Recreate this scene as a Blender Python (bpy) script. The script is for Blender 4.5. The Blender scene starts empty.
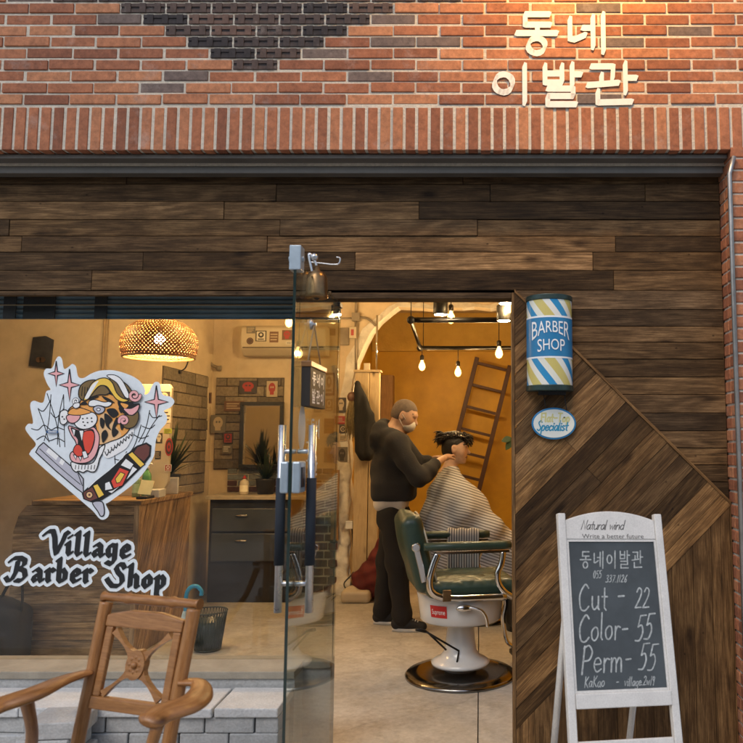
import bpy, bmesh, math, random
import numpy as np
from mathutils import Vector, Matrix
random.seed(7); np.random.seed(7)
sc = bpy.context.scene
COL = sc.collection
R = math.radians

# ------------------------------------------------------------------ camera
TH = R(5.5); CY = -3.46; CZ = 1.40; F = 743.0; PU = 480.0
cam_d = bpy.data.cameras.new('camera'); cam = bpy.data.objects.new('camera', cam_d); COL.objects.link(cam)
cam.location = (0, CY, CZ); cam.rotation_euler = (R(90) + TH, 0, 0)
cam_d.sensor_width = 36; cam_d.lens = 36.0; cam_d.shift_x = -(PU - 371.5) / 743.0
cam_d.clip_start = 0.05; cam_d.clip_end = 2000
cam_d.dof.use_dof = True; cam_d.dof.focus_distance = 4.4; cam_d.dof.aperture_fstop = 36.0 / 8.5
sc.camera = cam
# ------------------------------------------------------------------ world, sun, exposure
SUN_EL, SUN_AZ = R(48), R(205)
w = bpy.data.worlds.new('World'); sc.world = w; w.use_nodes = True
nt = w.node_tree; bg = nt.nodes['Background']; sky = nt.nodes.new('ShaderNodeTexSky')
sky.sky_type = 'NISHITA'; sky.sun_disc = False; sky.sun_elevation = SUN_EL; sky.sun_rotation = SUN_AZ
sky.air_density = 1.2; sky.dust_density = 2.0
nt.links.new(sky.outputs[0], bg.inputs[0]); bg.inputs[1].default_value = 0.12
sl = bpy.data.lights.new('sun', 'SUN'); so = bpy.data.objects.new('sun', sl); COL.objects.link(so)
sl.energy = 0.6; sl.angle = R(25); sl.color = (1, .97, .93)
# direction towards the sun (Blender sky rotation: 0 = +Y, clockwise seen from above)
sd = Vector((math.sin(SUN_AZ) * math.cos(SUN_EL), math.cos(SUN_AZ) * math.cos(SUN_EL), math.sin(SUN_EL)))
so.rotation_euler = sd.to_track_quat('Z', 'Y').to_euler(); so.location = (0, -6, 8)
vs = sc.view_settings; vs.view_transform = 'Standard'; vs.look = 'None'; vs.gamma = 1; vs.exposure = 0.5
vs.use_curve_mapping = False
sc.cycles.use_denoising = True
sc.cycles.max_bounces = 8; sc.cycles.transparent_max_bounces = 24; sc.cycles.caustics_reflective = False; sc.cycles.caustics_refractive = False
sc.cycles.sample_clamp_indirect = 4.0

# ------------------------------------------------------------------ helpers
def P(u, v, y):
    """point at depth y that the photograph shows at pixel (u, v)"""
    a = (u - PU) / F; b = (371.5 - v) / F
    d = Vector((a, math.cos(TH) - b * math.sin(TH), math.sin(TH) + b * math.cos(TH)))
    return Vector((0, CY, CZ)) + d * ((y - CY) / d.y)
def PZ(u, v, z):
    """point at height z that the photograph shows at pixel (u, v)"""
    a = (u - PU) / F; b = (371.5 - v) / F
    d = Vector((a, math.cos(TH) - b * math.sin(TH), math.sin(TH) + b * math.cos(TH)))
    return Vector((0, CY, CZ)) + d * ((z - CZ) / d.z)
V = Vector
def rnd(a, b): return random.uniform(a, b)

class MB:
    """collects faces of one mesh: uv per corner, tint per face"""
    def __init__(s): s.v = []; s.f = []; s.uv = []; s.t = []; s.sm = []; s.mi = []
    def face(s, idx, uv=None, tint=(.5, .5, .5), smooth=False, mi=0):
        s.f.append(tuple(idx)); s.uv.append(uv or [(s.v[i][0], s.v[i][2]) for i in idx]); s.t.append(tint); s.sm.append(smooth); s.mi.append(mi)
    def poly(s, pts, uv=None, tint=(.5, .5, .5), smooth=False, mi=0):
        n = len(s.v); s.v.extend([tuple(p) for p in pts]); s.face(range(n, n + len(pts)), uv, tint, smooth, mi)
    def obox(s, c, size, rot=None, tint=(.5, .5, .5), g=0, mi=0, taper=None):
        c = V(c); hx, hy, hz = [q / 2 for q in size]; M = rot or Matrix.Identity(3)
        r0, r1 = rnd(0, 20), rnd(0, 20)
        L = [V((x, y, z)) for z in (-hz, hz) for y in (-hy, hy) for x in (-hx, hx)]
        if taper: L = [V((p.x * (taper if p.z > 0 else 1), p.y * (taper if p.z > 0 else 1), p.z)) for p in L]
        n = len(s.v); s.v.extend([tuple(c + M @ p) for p in L])
        o = [i for i in range(3) if i != g]
        for q in ((0, 2, 3, 1), (4, 5, 7, 6), (0, 1, 5, 4), (2, 6, 7, 3), (0, 4, 6, 2), (1, 3, 7, 5)):
            s.face([n + i for i in q], [(L[i][g] + r0, L[i][o[0]] + L[i][o[1]] + r1) for i in q], tint, False, mi)
    def box(s, lo, hi, tint=(.5, .5, .5), g=0, mi=0):
        s.obox([(a + b) / 2 for a, b in zip(lo, hi)], [b - a for a, b in zip(lo, hi)], None, tint, g, mi)
    def prism(s, pts, ex, tint=(.5, .5, .5), gdir=None, mi=0, smooth=False):
        """closed outline (3D points) extruded by vector ex; grain along gdir"""
        pts = [V(p) for p in pts]; ex = V(ex); n = len(s.v); k = len(pts)
        s.v.extend([tuple(p) for p in pts]); s.v.extend([tuple(p + ex) for p in pts])
        gd = V(gdir).normalized() if gdir else V((1, 0, 0)); en = ex.normalized(); od = gd.cross(en)
        r0, r1 = rnd(0, 20), rnd(0, 20)
        uvf = lambda i: (V(s.v[i]).dot(gd) + r0, V(s.v[i]).dot(od) + V(s.v[i]).dot(en) + r1)
        a = list(range(n, n + k)); b = list(range(n + k, n + 2 * k))
        s.face(a[::-1], [uvf(i) for i in a[::-1]], tint, False, mi); s.face(b, [uvf(i) for i in b], tint, False, mi)
        for i in range(k):
            j = (i + 1) % k; q = (a[i], a[j], b[j], b[i]); s.face(q, [uvf(t) for t in q], tint, smooth, mi)
    def tube(s, pts, r, seg=8, caps=True, tint=(.5, .5, .5), mi=0, flat=1.0, up=None, close=False):
        pts = [V(p) for p in pts]; m = len(pts)
        rs = list(r) if hasattr(r, '__len__') else [r] * m
        n0 = len(s.v); prev = None; ln = 0; lens = []
        for i, p in enumerate(pts):
            if close: t = pts[(i + 1) % m] - pts[i - 1]
            else: t = pts[min(i + 1, m - 1)] - pts[max(i - 1, 0)]
            t.normalize()
            if prev is None:
                u0 = V(up) if up else (V((0, 0, 1)) if abs(t.z) < .9 else V((1, 0, 0)))
                a = t.cross(u0).normalized()
            else:
                a = (prev - t * prev.dot(t))
                a = a.normalized() if a.length > 1e-6 else t.orthogonal().normalized()
            prev = a; b = a.cross(t).normalized()
            if i: ln += (p - pts[i - 1]).length
            lens.append(ln)
            for k in range(seg):
                q = 2 * math.pi * k / seg
                s.v.append(tuple(p + a * math.cos(q) * rs[i] + b * math.sin(q) * rs[i] * flat))
        r0 = rnd(0, 9)
        for i in range(m if close else m - 1):
            i2 = (i + 1) % m
            for k in range(seg):
                k2 = (k + 1) % seg
                q = (n0 + i * seg + k, n0 + i * seg + k2, n0 + i2 * seg + k2, n0 + i2 * seg + k)
                c0, c1 = k / seg * .1, (k + 1) / seg * .1
                l0 = lens[i]; l1 = lens[i2] if i2 else lens[i] + .01
                s.face(q, [(l0 + r0, c0), (l0 + r0, c1), (l1 + r0, c1), (l1 + r0, c0)], tint, True, mi)
        if caps and not close:
            s.face([n0 + k for k in range(seg)][::-1], [(0, 0)] * seg, tint, False, mi)
            s.face([n0 + (m - 1) * seg + k for k in range(seg)], [(0, 0)] * seg, tint, False, mi)
    def lathe(s, prof, c=(0, 0, 0), seg=24, M=None, tint=(.5, .5, .5), mi=0, smooth=True, sx=1, sy=1):
        c = V(c); M = M or Matrix.Identity(3); n0 = len(s.v); m = len(prof)
        for (r, z) in prof:
            for k in range(seg):
                q = 2 * math.pi * k / seg
                s.v.append(tuple(c + M @ V((r * math.cos(q) * sx, r * math.sin(q) * sy, z))))
        for i in range(m - 1):
            for k in range(seg):
                k2 = (k + 1) % seg
                q = (n0 + i * seg + k, n0 + i * seg + k2, n0 + (i + 1) * seg + k2, n0 + (i + 1) * seg + k)
                s.face(q, [(k / seg, prof[i][1]), ((k + 1) / seg, prof[i][1]), ((k + 1) / seg, prof[i + 1][1]), (k / seg, prof[i + 1][1])], tint, smooth, mi)
        if prof[0][0] > 1e-5: s.face([n0 + k for k in range(seg)][::-1], [(0, 0)] * seg, tint, False, mi)
        if prof[-1][0] > 1e-5: s.face([n0 + (m - 1) * seg + k for k in range(seg)], [(0, 0)] * seg, tint, False, mi)
    def ball(s, c, r, seg=16, rings=10, M=None, tint=(.5, .5, .5), mi=0):
        rr = r if hasattr(r, '__len__') else (r, r, r)
        M = M or Matrix.Identity(3)
        S = Matrix.Diagonal(V((rr[0], rr[1], rr[2])))
        s.lathe([(max(1e-6, math.sin(math.pi * i / rings)), -math.cos(math.pi * i / rings)) for i in range(rings + 1)], c, seg, M @ S, tint, mi)
    def build(s, name, mats, parent=None, bevel=0, loc=None, sub=0, bseg=2):
        me = bpy.data.meshes.new(name); me.from_pydata(s.v, [], s.f)
        uvl = me.uv_layers.new(name='UVMap')
        uvl.data.foreach_set('uv', [c for fuv in s.uv for p in fuv for c in p])
        at = me.attributes.new('tint', 'FLOAT_COLOR', 'FACE')
        at.data.foreach_set('color', [c for t in s.t for c in (t[0], t[1], t[2], 1)])
        me.polygons.foreach_set('use_smooth', s.sm); me.polygons.foreach_set('material_index', s.mi)
        if not isinstance(mats, (list, tuple)): mats = [mats]
        for m in mats: me.materials.append(m)
        me.update()
        o = bpy.data.objects.new(name, me); COL.objects.link(o)
        if parent is not None:
            o.parent = parent; o.matrix_parent_inverse = Matrix.Translation(-world_loc(parent))
        if bevel:
            b = o.modifiers.new('bevel', 'BEVEL'); b.width = bevel; b.segments = bseg; b.limit_method = 'ANGLE'; b.angle_limit = R(40)
        if sub:
            q = o.modifiers.new('sub', 'SUBSURF'); q.levels = sub; q.render_levels = sub
        return o
_LOC = {}
def world_loc(o):
    return _LOC.get(o.name, V((0, 0, 0)))
def thing(name, label, cat, loc=(0, 0, 0), group=None):
    o = bpy.data.objects.new(name, None); COL.objects.link(o); o.empty_display_size = .1
    o.location = loc; _LOC[o.name] = V(loc)
    o['label'] = label; o['category'] = cat
    if group: o['group'] = group
    return o
def tag(o, label, cat, group=None):
    o['label'] = label; o['category'] = cat
    if group: o['group'] = group
    return o
def struct(o): o['kind'] = 'structure'; return o
def copy_tree(o, parent=None):
    c = o.copy(); COL.objects.link(c)
    if parent is not None: c.parent = parent
    for ch in list(o.children): copy_tree(ch, c)
    return c
def rotx(a): return Matrix.Rotation(a, 3, 'X')
def roty(a): return Matrix.Rotation(a, 3, 'Y')
def rotz(a): return Matrix.Rotation(a, 3, 'Z')
def frame_z(t):
    """3x3 whose z axis is t"""
    return V(t).normalized().to_track_quat('Z', 'Y').to_matrix()
def cr(pts, n=6, close=False):
    """Catmull-Rom through the points"""
    pts = [V(p) for p in pts]; m = len(pts); out = []
    if m < 3 and not close: return pts
    for i in range(m if close else m - 1):
        if close: p0, p1, p2, p3 = pts[i - 1], pts[i], pts[(i + 1) % m], pts[(i + 2) % m]
        else: p0, p1, p2, p3 = pts[max(i - 1, 0)], pts[i], pts[i + 1], pts[min(i + 2, m - 1)]
        for k in range(n):
            t = k / n
            out.append(.5 * ((2 * p1) + (p2 - p0) * t + (2 * p0 - 5 * p1 + 4 * p2 - p3) * t * t + (3 * p1 - p0 - 3 * p2 + p3) * t ** 3))
    if not close: out.append(pts[-1])
    return out

# ------------------------------------------------------------------ materials
MATS = {}
def newmat(name):
    m = bpy.data.materials.new(name); m.use_nodes = True; MATS[name] = m
    return m, m.node_tree, m.node_tree.nodes['Principled BSDF']
def nd(nt, t, **kw):
    n = nt.nodes.new(t)
    for k, v in kw.items():
        if k in n.inputs: n.inputs[k].default_value = v
        else: setattr(n, k, v)
    return n
def ramp(nt, fac, stops, interp='LINEAR'):
    r = nt.nodes.new('ShaderNodeValToRGB'); r.color_ramp.interpolation = interp
    e = r.color_ramp.elements
    while len(e) < len(stops): e.new(.5)
    for q, (p, c) in zip(e, stops): q.position = p; q.color = (c[0], c[1], c[2], 1)
    if fac is not None: nt.links.new(fac, r.inputs[0])
    return r
def mix(nt, a, b, fac, mode='MIX'):
    m = nt.nodes.new('ShaderNodeMix'); m.data_type = 'RGBA'; m.blend_type = mode
    for s, val in ((6, a), (7, b)):
        if hasattr(val, 'is_output'): nt.links.new(val, m.inputs[s])
        else: m.inputs[s].default_value = (val[0], val[1], val[2], 1)
    if hasattr(fac, 'is_output'): nt.links.new(fac, m.inputs[0])
    else: m.inputs[0].default_value = fac
    return m.outputs[2]
def math_(nt, op, a, b=None, clamp=False):
    m = nt.nodes.new('ShaderNodeMath'); m.operation = op; m.use_clamp = clamp
    for i, val in enumerate((a, b)):
        if val is None: continue
        if hasattr(val, 'is_output'): nt.links.new(val, m.inputs[i])
        else: m.inputs[i].default_value = val
    return m.outputs[0]
def mat(name, col, rough=.6, metal=0, var=.18, scale=14, bump=0, bscale=60, spec=.5, coat=0, speck=0):
    """plain surface with a mottled colour"""
    m, nt, b = newmat(name)
    tc = nd(nt, 'ShaderNodeTexCoord')
    n = nd(nt, 'ShaderNodeTexNoise', Scale=scale, Detail=6, Roughness=.65); nt.links.new(tc.outputs['Object'], n.inputs['Vector'])
    d = [c * (1 - var) for c in col]; l = [min(1, c * (1 + var)) for c in col]
    r = ramp(nt, n.outputs[0], [(.3, d), (.7, l)])
    out = r.outputs[0]
    if speck:
        n3 = nd(nt, 'ShaderNodeTexNoise', Scale=scale * 22, Detail=2); nt.links.new(tc.outputs['Object'], n3.inputs['Vector'])
        r3 = ramp(nt, n3.outputs[0], [(.35, (1 - speck,) * 3), (.65, (1 + speck,) * 3)])
        out = mix(nt, out, r3.outputs[0], 1.0, 'MULTIPLY')
    nt.links.new(out, b.inputs['Base Color'])
    b.inputs['Metallic'].default_value = metal; b.inputs['Specular IOR Level'].default_value = spec
    b.inputs['Coat Weight'].default_value = coat
    rr = math_(nt, 'MULTIPLY_ADD', n.outputs[0], .25); rr.node.inputs[2].default_value = max(0, rough - .125)
    nt.links.new(rr, b.inputs['Roughness'])
    if bump:
        n2 = nd(nt, 'ShaderNodeTexNoise', Scale=bscale, Detail=5); nt.links.new(tc.outputs['Object'], n2.inputs['Vector'])
        bp = nd(nt, 'ShaderNodeBump', Strength=bump, Distance=.01); nt.links.new(n2.outputs[0], bp.inputs['Height']); nt.links.new(bp.outputs[0], b.inputs['Normal'])
    return m
def wood(name, dark, mid, light, rough=.7, bump=.35, gscale=1.0, tinted=True, grey=(.11, .085, .065), contrast=1.0):
    """grain runs along u of the UV map; the tint attribute gives each board its own tone"""
    m, nt, b = newmat(name)
    uv = nd(nt, 'ShaderNodeUVMap'); at = nd(nt, 'ShaderNodeAttribute', attribute_name='tint')
    def nz(sx, sy, detail, rough_, dist=0, loc=(0, 0, 0)):
        mp = nd(nt, 'ShaderNodeMapping'); mp.inputs['Scale'].default_value = (sx * gscale, sy * gscale, 1); mp.inputs['Location'].default_value = loc
        nt.links.new(uv.outputs[0], mp.inputs[0]); n = nd(nt, 'ShaderNodeTexNoise', Scale=1.0, Detail=detail, Roughness=rough_, Distortion=dist); nt.links.new(mp.outputs[0], n.inputs['Vector']); return n.outputs[0]
    fibre = nz(7, 190, 6, .7, .4); blotch = nz(4.5, 13, 8, .72, .4); flow = nz(.8, 6.5, 2, .5, .3)
    rings = math_(nt, 'MULTIPLY_ADD', math_(nt, 'SINE', math_(nt, 'MULTIPLY', flow, 62.0)), .5); rings.node.inputs[2].default_value = .5
    f = math_(nt, 'ADD', math_(nt, 'MULTIPLY', fibre, .55), math_(nt, 'MULTIPLY', rings, .07))
    f = math_(nt, 'ADD', f, math_(nt, 'MULTIPLY', blotch, .38))
    r = ramp(nt, f, [(.5 - .2 / contrast, dark), (.5, mid), (.5 + .2 / contrast, light)])
    c = r.outputs[0]
    # knots and nail stains
    vo = nd(nt, 'ShaderNodeTexVoronoi', Scale=1.0); mp3 = nd(nt, 'ShaderNodeMapping'); mp3.inputs['Scale'].default_value = (2.6 * gscale, 7 * gscale, 1)
    nt.links.new(uv.outputs[0], mp3.inputs[0]); nt.links.new(mp3.outputs[0], vo.inputs['Vector'])
    kr = ramp(nt, vo.outputs[0], [(.05, (.2, .17, .15)), (.16, (1, 1, 1))]); c = mix(nt, c, kr.outputs[0], .85, 'MULTIPLY')
    mp5 = nd(nt, 'ShaderNodeMapping'); mp5.inputs['Scale'].default_value = (1.5 * gscale, 3.4 * gscale, 1); mp5.inputs['Location'].default_value = (3.3, 7.1, 0); nt.links.new(uv.outputs[0], mp5.inputs[0])
    n7 = nd(nt, 'ShaderNodeTexNoise', Scale=1.0, Detail=8, Roughness=.7); nt.links.new(mp5.outputs[0], n7.inputs['Vector'])
    br = ramp(nt, n7.outputs[0], [(.32, (.62, .58, .54)), (.5, (1, 1, 1)), (.68, (1.18, 1.16, 1.1))]); c = mix(nt, c, br.outputs[0], .8 if tinted else .35, 'MULTIPLY')
    vn = nd(nt, 'ShaderNodeTexVoronoi', Scale=1.0); mp6 = nd(nt, 'ShaderNodeMapping'); mp6.inputs['Scale'].default_value = (9 * gscale, 13 * gscale, 1); nt.links.new(uv.outputs[0], mp6.inputs[0]); nt.links.new(mp6.outputs[0], vn.inputs['Vector'])
    nr = ramp(nt, vn.outputs[0], [(.03, (.12, .1, .09)), (.07, (1, 1, 1))]); c = mix(nt, c, nr.outputs[0], .7, 'MULTIPLY')
    if tinted:
        sp = nd(nt, 'ShaderNodeSeparateColor'); nt.links.new(at.outputs[0], sp.inputs[0])
        gm = math_(nt, 'MULTIPLY', sp.outputs[1], .38)
        gv = nt.nodes.new('ShaderNodeRGBToBW'); nt.links.new(c, gv.inputs[0])
        gcol = mix(nt, (0, 0, 0), tuple(q * 8 for q in grey), gv.outputs[0])
        c = mix(nt, c, gcol, gm)
        k = math_(nt, 'MULTIPLY_ADD', sp.outputs[0], 2.0); k.node.inputs[2].default_value = .12
        cc = nt.nodes.new('ShaderNodeCombineColor'); [nt.links.new(k, cc.inputs[i]) for i in range(3)]
        c = mix(nt, c, cc.outputs[0], 1.0, 'MULTIPLY')
    nt.links.new(c, b.inputs['Base Color']); b.inputs['Roughness'].default_value = rough; b.inputs['Specular IOR Level'].default_value = .18 if rough > .6 else .5
    bp = nd(nt, 'ShaderNodeBump', Strength=bump, Distance=.004); nt.links.new(f, bp.inputs['Height']); nt.links.new(bp.outputs[0], b.inputs['Normal'])
    return m
def emit(name, col, strength):
    m, nt, b = newmat(name)
    b.inputs['Base Color'].default_value = (*col, 1); b.inputs['Emission Color'].default_value = (*col, 1); b.inputs['Emission Strength'].default_value = strength
    return m
def glass(name, tint, base=.04, dust=.014):
    m, nt, b = newmat(name); nt.nodes.remove(b)
    out = nt.nodes['Material Output']
    tr = nd(nt, 'ShaderNodeBsdfTransparent'); tr.inputs[0].default_value = (*tint, 1)
    gl = nd(nt, 'ShaderNodeBsdfGlossy', Roughness=.015)
    lw = nd(nt, 'ShaderNodeLayerWeight', Blend=.5)
    p5 = math_(nt, 'POWER', lw.outputs['Facing'], 5.0)
    fa = math_(nt, 'MULTIPLY_ADD', p5, 1 - base); fa.node.inputs[2].default_value = base
    ms = nd(nt, 'ShaderNodeMixShader'); nt.links.new(fa, ms.inputs[0]); nt.links.new(tr.outputs[0], ms.inputs[1]); nt.links.new(gl.outputs[0], ms.inputs[2])
    tc = nd(nt, 'ShaderNodeTexCoord'); dn = nd(nt, 'ShaderNodeTexNoise', Scale=2.6, Detail=9, Roughness=.72); nt.links.new(tc.outputs['Object'], dn.inputs['Vector'])
    dr = ramp(nt, dn.outputs[0], [(.45, (.0,) * 3), (.75, (dust,) * 3)]); df = nd(nt, 'ShaderNodeBsdfDiffuse'); df.inputs[0].default_value = (.7, .7, .68, 1)
    m2 = nd(nt, 'ShaderNodeMixShader'); nt.links.new(dr.outputs[0], m2.inputs[0]); nt.links.new(ms.outputs[0], m2.inputs[1]); nt.links.new(df.outputs[0], m2.inputs[2]); nt.links.new(m2.outputs[0], out.inputs[0])
    return m

def brick_mat(name, lo, mid, hi, dark):
    m, nt, b = newmat(name)
    at = nd(nt, 'ShaderNodeAttribute', attribute_name='tint'); sp = nd(nt, 'ShaderNodeSeparateColor'); nt.links.new(at.outputs[0], sp.inputs[0])
    tc = nd(nt, 'ShaderNodeTexCoord')
    r = ramp(nt, sp.outputs[0], [(.0, dark), (.14, dark), (.2, lo), (.6, mid), (1, hi)])
    n = nd(nt, 'ShaderNodeTexNoise', Scale=38, Detail=7, Roughness=.7); nt.links.new(tc.outputs['Object'], n.inputs['Vector'])
    r2 = ramp(nt, n.outputs[0], [(.3, (.6, .58, .58)), (.7, (1.25, 1.22, 1.2))]); c = mix(nt, r.outputs[0], r2.outputs[0], 1, 'MULTIPLY')
    # lime bloom in patches
    n2 = nd(nt, 'ShaderNodeTexNoise', Scale=5.5, Detail=8, Roughness=.75); nt.links.new(tc.outputs['Object'], n2.inputs['Vector'])
    r3 = ramp(nt, n2.outputs[0], [(.56, (0, 0, 0)), (.75, (1, 1, 1))])
    fx = math_(nt, 'MULTIPLY', r3.outputs[0], .38); c = mix(nt, c, (.5, .44, .4), fx)
    nt.links.new(c, b.inputs['Base Color']); b.inputs['Roughness'].default_value = .85
    bp = nd(nt, 'ShaderNodeBump', Strength=.5, Distance=.004); nt.links.new(n.outputs[0], bp.inputs['Height']); nt.links.new(bp.outputs[0], b.inputs['Normal'])
    return m
def plaster(name, col, stain, rough=.85, bump=.25, sscale=1.3, amount=.6, bscale=9):
    m, nt, b = newmat(name); tc = nd(nt, 'ShaderNodeTexCoord')
    n = nd(nt, 'ShaderNodeTexNoise', Scale=sscale, Detail=9, Roughness=.7); nt.links.new(tc.outputs['Object'], n.inputs['Vector'])
    r = ramp(nt, n.outputs[0], [(.42, (0, 0, 0)), (.72, (amount,) * 3)]); c = mix(nt, col, stain, r.outputs[0])
    n2 = nd(nt, 'ShaderNodeTexNoise', Scale=bscale, Detail=8, Roughness=.6); nt.links.new(tc.outputs['Object'], n2.inputs['Vector'])
    r2 = ramp(nt, n2.outputs[0], [(.3, (.86,) * 3), (.7, (1.1,) * 3)]); c = mix(nt, c, r2.outputs[0], 1, 'MULTIPLY')
    nt.links.new(c, b.inputs['Base Color']); b.inputs['Roughness'].default_value = rough
    bp = nd(nt, 'ShaderNodeBump', Strength=bump, Distance=.02); nt.links.new(n2.outputs[0], bp.inputs['Height']); nt.links.new(bp.outputs[0], b.inputs['Normal'])
    return m
def concrete(name, a, bcol, crack=True, rough=.45):
    m, nt, b = newmat(name); tc = nd(nt, 'ShaderNodeTexCoord')
    n = nd(nt, 'ShaderNodeTexNoise', Scale=1.5, Detail=10, Roughness=.66); nt.links.new(tc.outputs['Object'], n.inputs['Vector'])
    r = ramp(nt, n.outputs[0], [(.33, a), (.68, bcol)]); c = r.outputs[0]
    n2 = nd(nt, 'ShaderNodeTexNoise', Scale=26, Detail=6, Roughness=.7); nt.links.new(tc.outputs['Object'], n2.inputs['Vector'])
    r2 = ramp(nt, n2.outputs[0], [(.3, (.8,) * 3), (.7, (1.13,) * 3)]); c = mix(nt, c, r2.outputs[0], 1, 'MULTIPLY')
    if crack:
        mp = nd(nt, 'ShaderNodeMapping'); nt.links.new(tc.outputs['Object'], mp.inputs[0])
        n4 = nd(nt, 'ShaderNodeTexNoise', Scale=2.2, Detail=6); nt.links.new(tc.outputs['Object'], n4.inputs['Vector'])
        ad = nd(nt, 'ShaderNodeVectorMath'); ad.operation = 'ADD'; sc_ = nd(nt, 'ShaderNodeVectorMath'); sc_.operation = 'SCALE'; sc_.inputs['Scale'].default_value = .35
        nt.links.new(n4.outputs[1], sc_.inputs[0]); nt.links.new(mp.outputs[0], ad.inputs[0]); nt.links.new(sc_.outputs[0], ad.inputs[1])
        vo = nd(nt, 'ShaderNodeTexVoronoi', Scale=.62); vo.feature = 'DISTANCE_TO_EDGE'; nt.links.new(ad.outputs[0], vo.inputs['Vector'])
        r5 = ramp(nt, vo.outputs[0], [(.0, (.35, .33, .3)), (.005, (1, 1, 1))]); c = mix(nt, c, r5.outputs[0], .28, 'MULTIPLY')
        n6 = nd(nt, 'ShaderNodeTexNoise', Scale=4.2, Detail=8, Roughness=.8); nt.links.new(tc.outputs['Object'], n6.inputs['Vector'])
        r6 = ramp(nt, n6.outputs[0], [(.48, (1, 1, 1)), (.7, (.66, .61, .54))]); c = mix(nt, c, r6.outputs[0], .85, 'MULTIPLY')
    nt.links.new(c, b.inputs['Base Color'])
    rr = ramp(nt, n.outputs[0], [(.3, (rough - .12,) * 3), (.7, (rough + .2,) * 3)]); nt.links.new(rr.outputs[0], b.inputs['Roughness'])
    bp = nd(nt, 'ShaderNodeBump', Strength=.12, Distance=.01); nt.links.new(n2.outputs[0], bp.inputs['Height']); nt.links.new(bp.outputs[0], b.inputs['Normal'])
    return m
def flat(name, col, rough=.55):
    """printed or painted colour, faint unevenness"""
    return mat(name, col, rough, 0, .05, 40)

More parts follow.
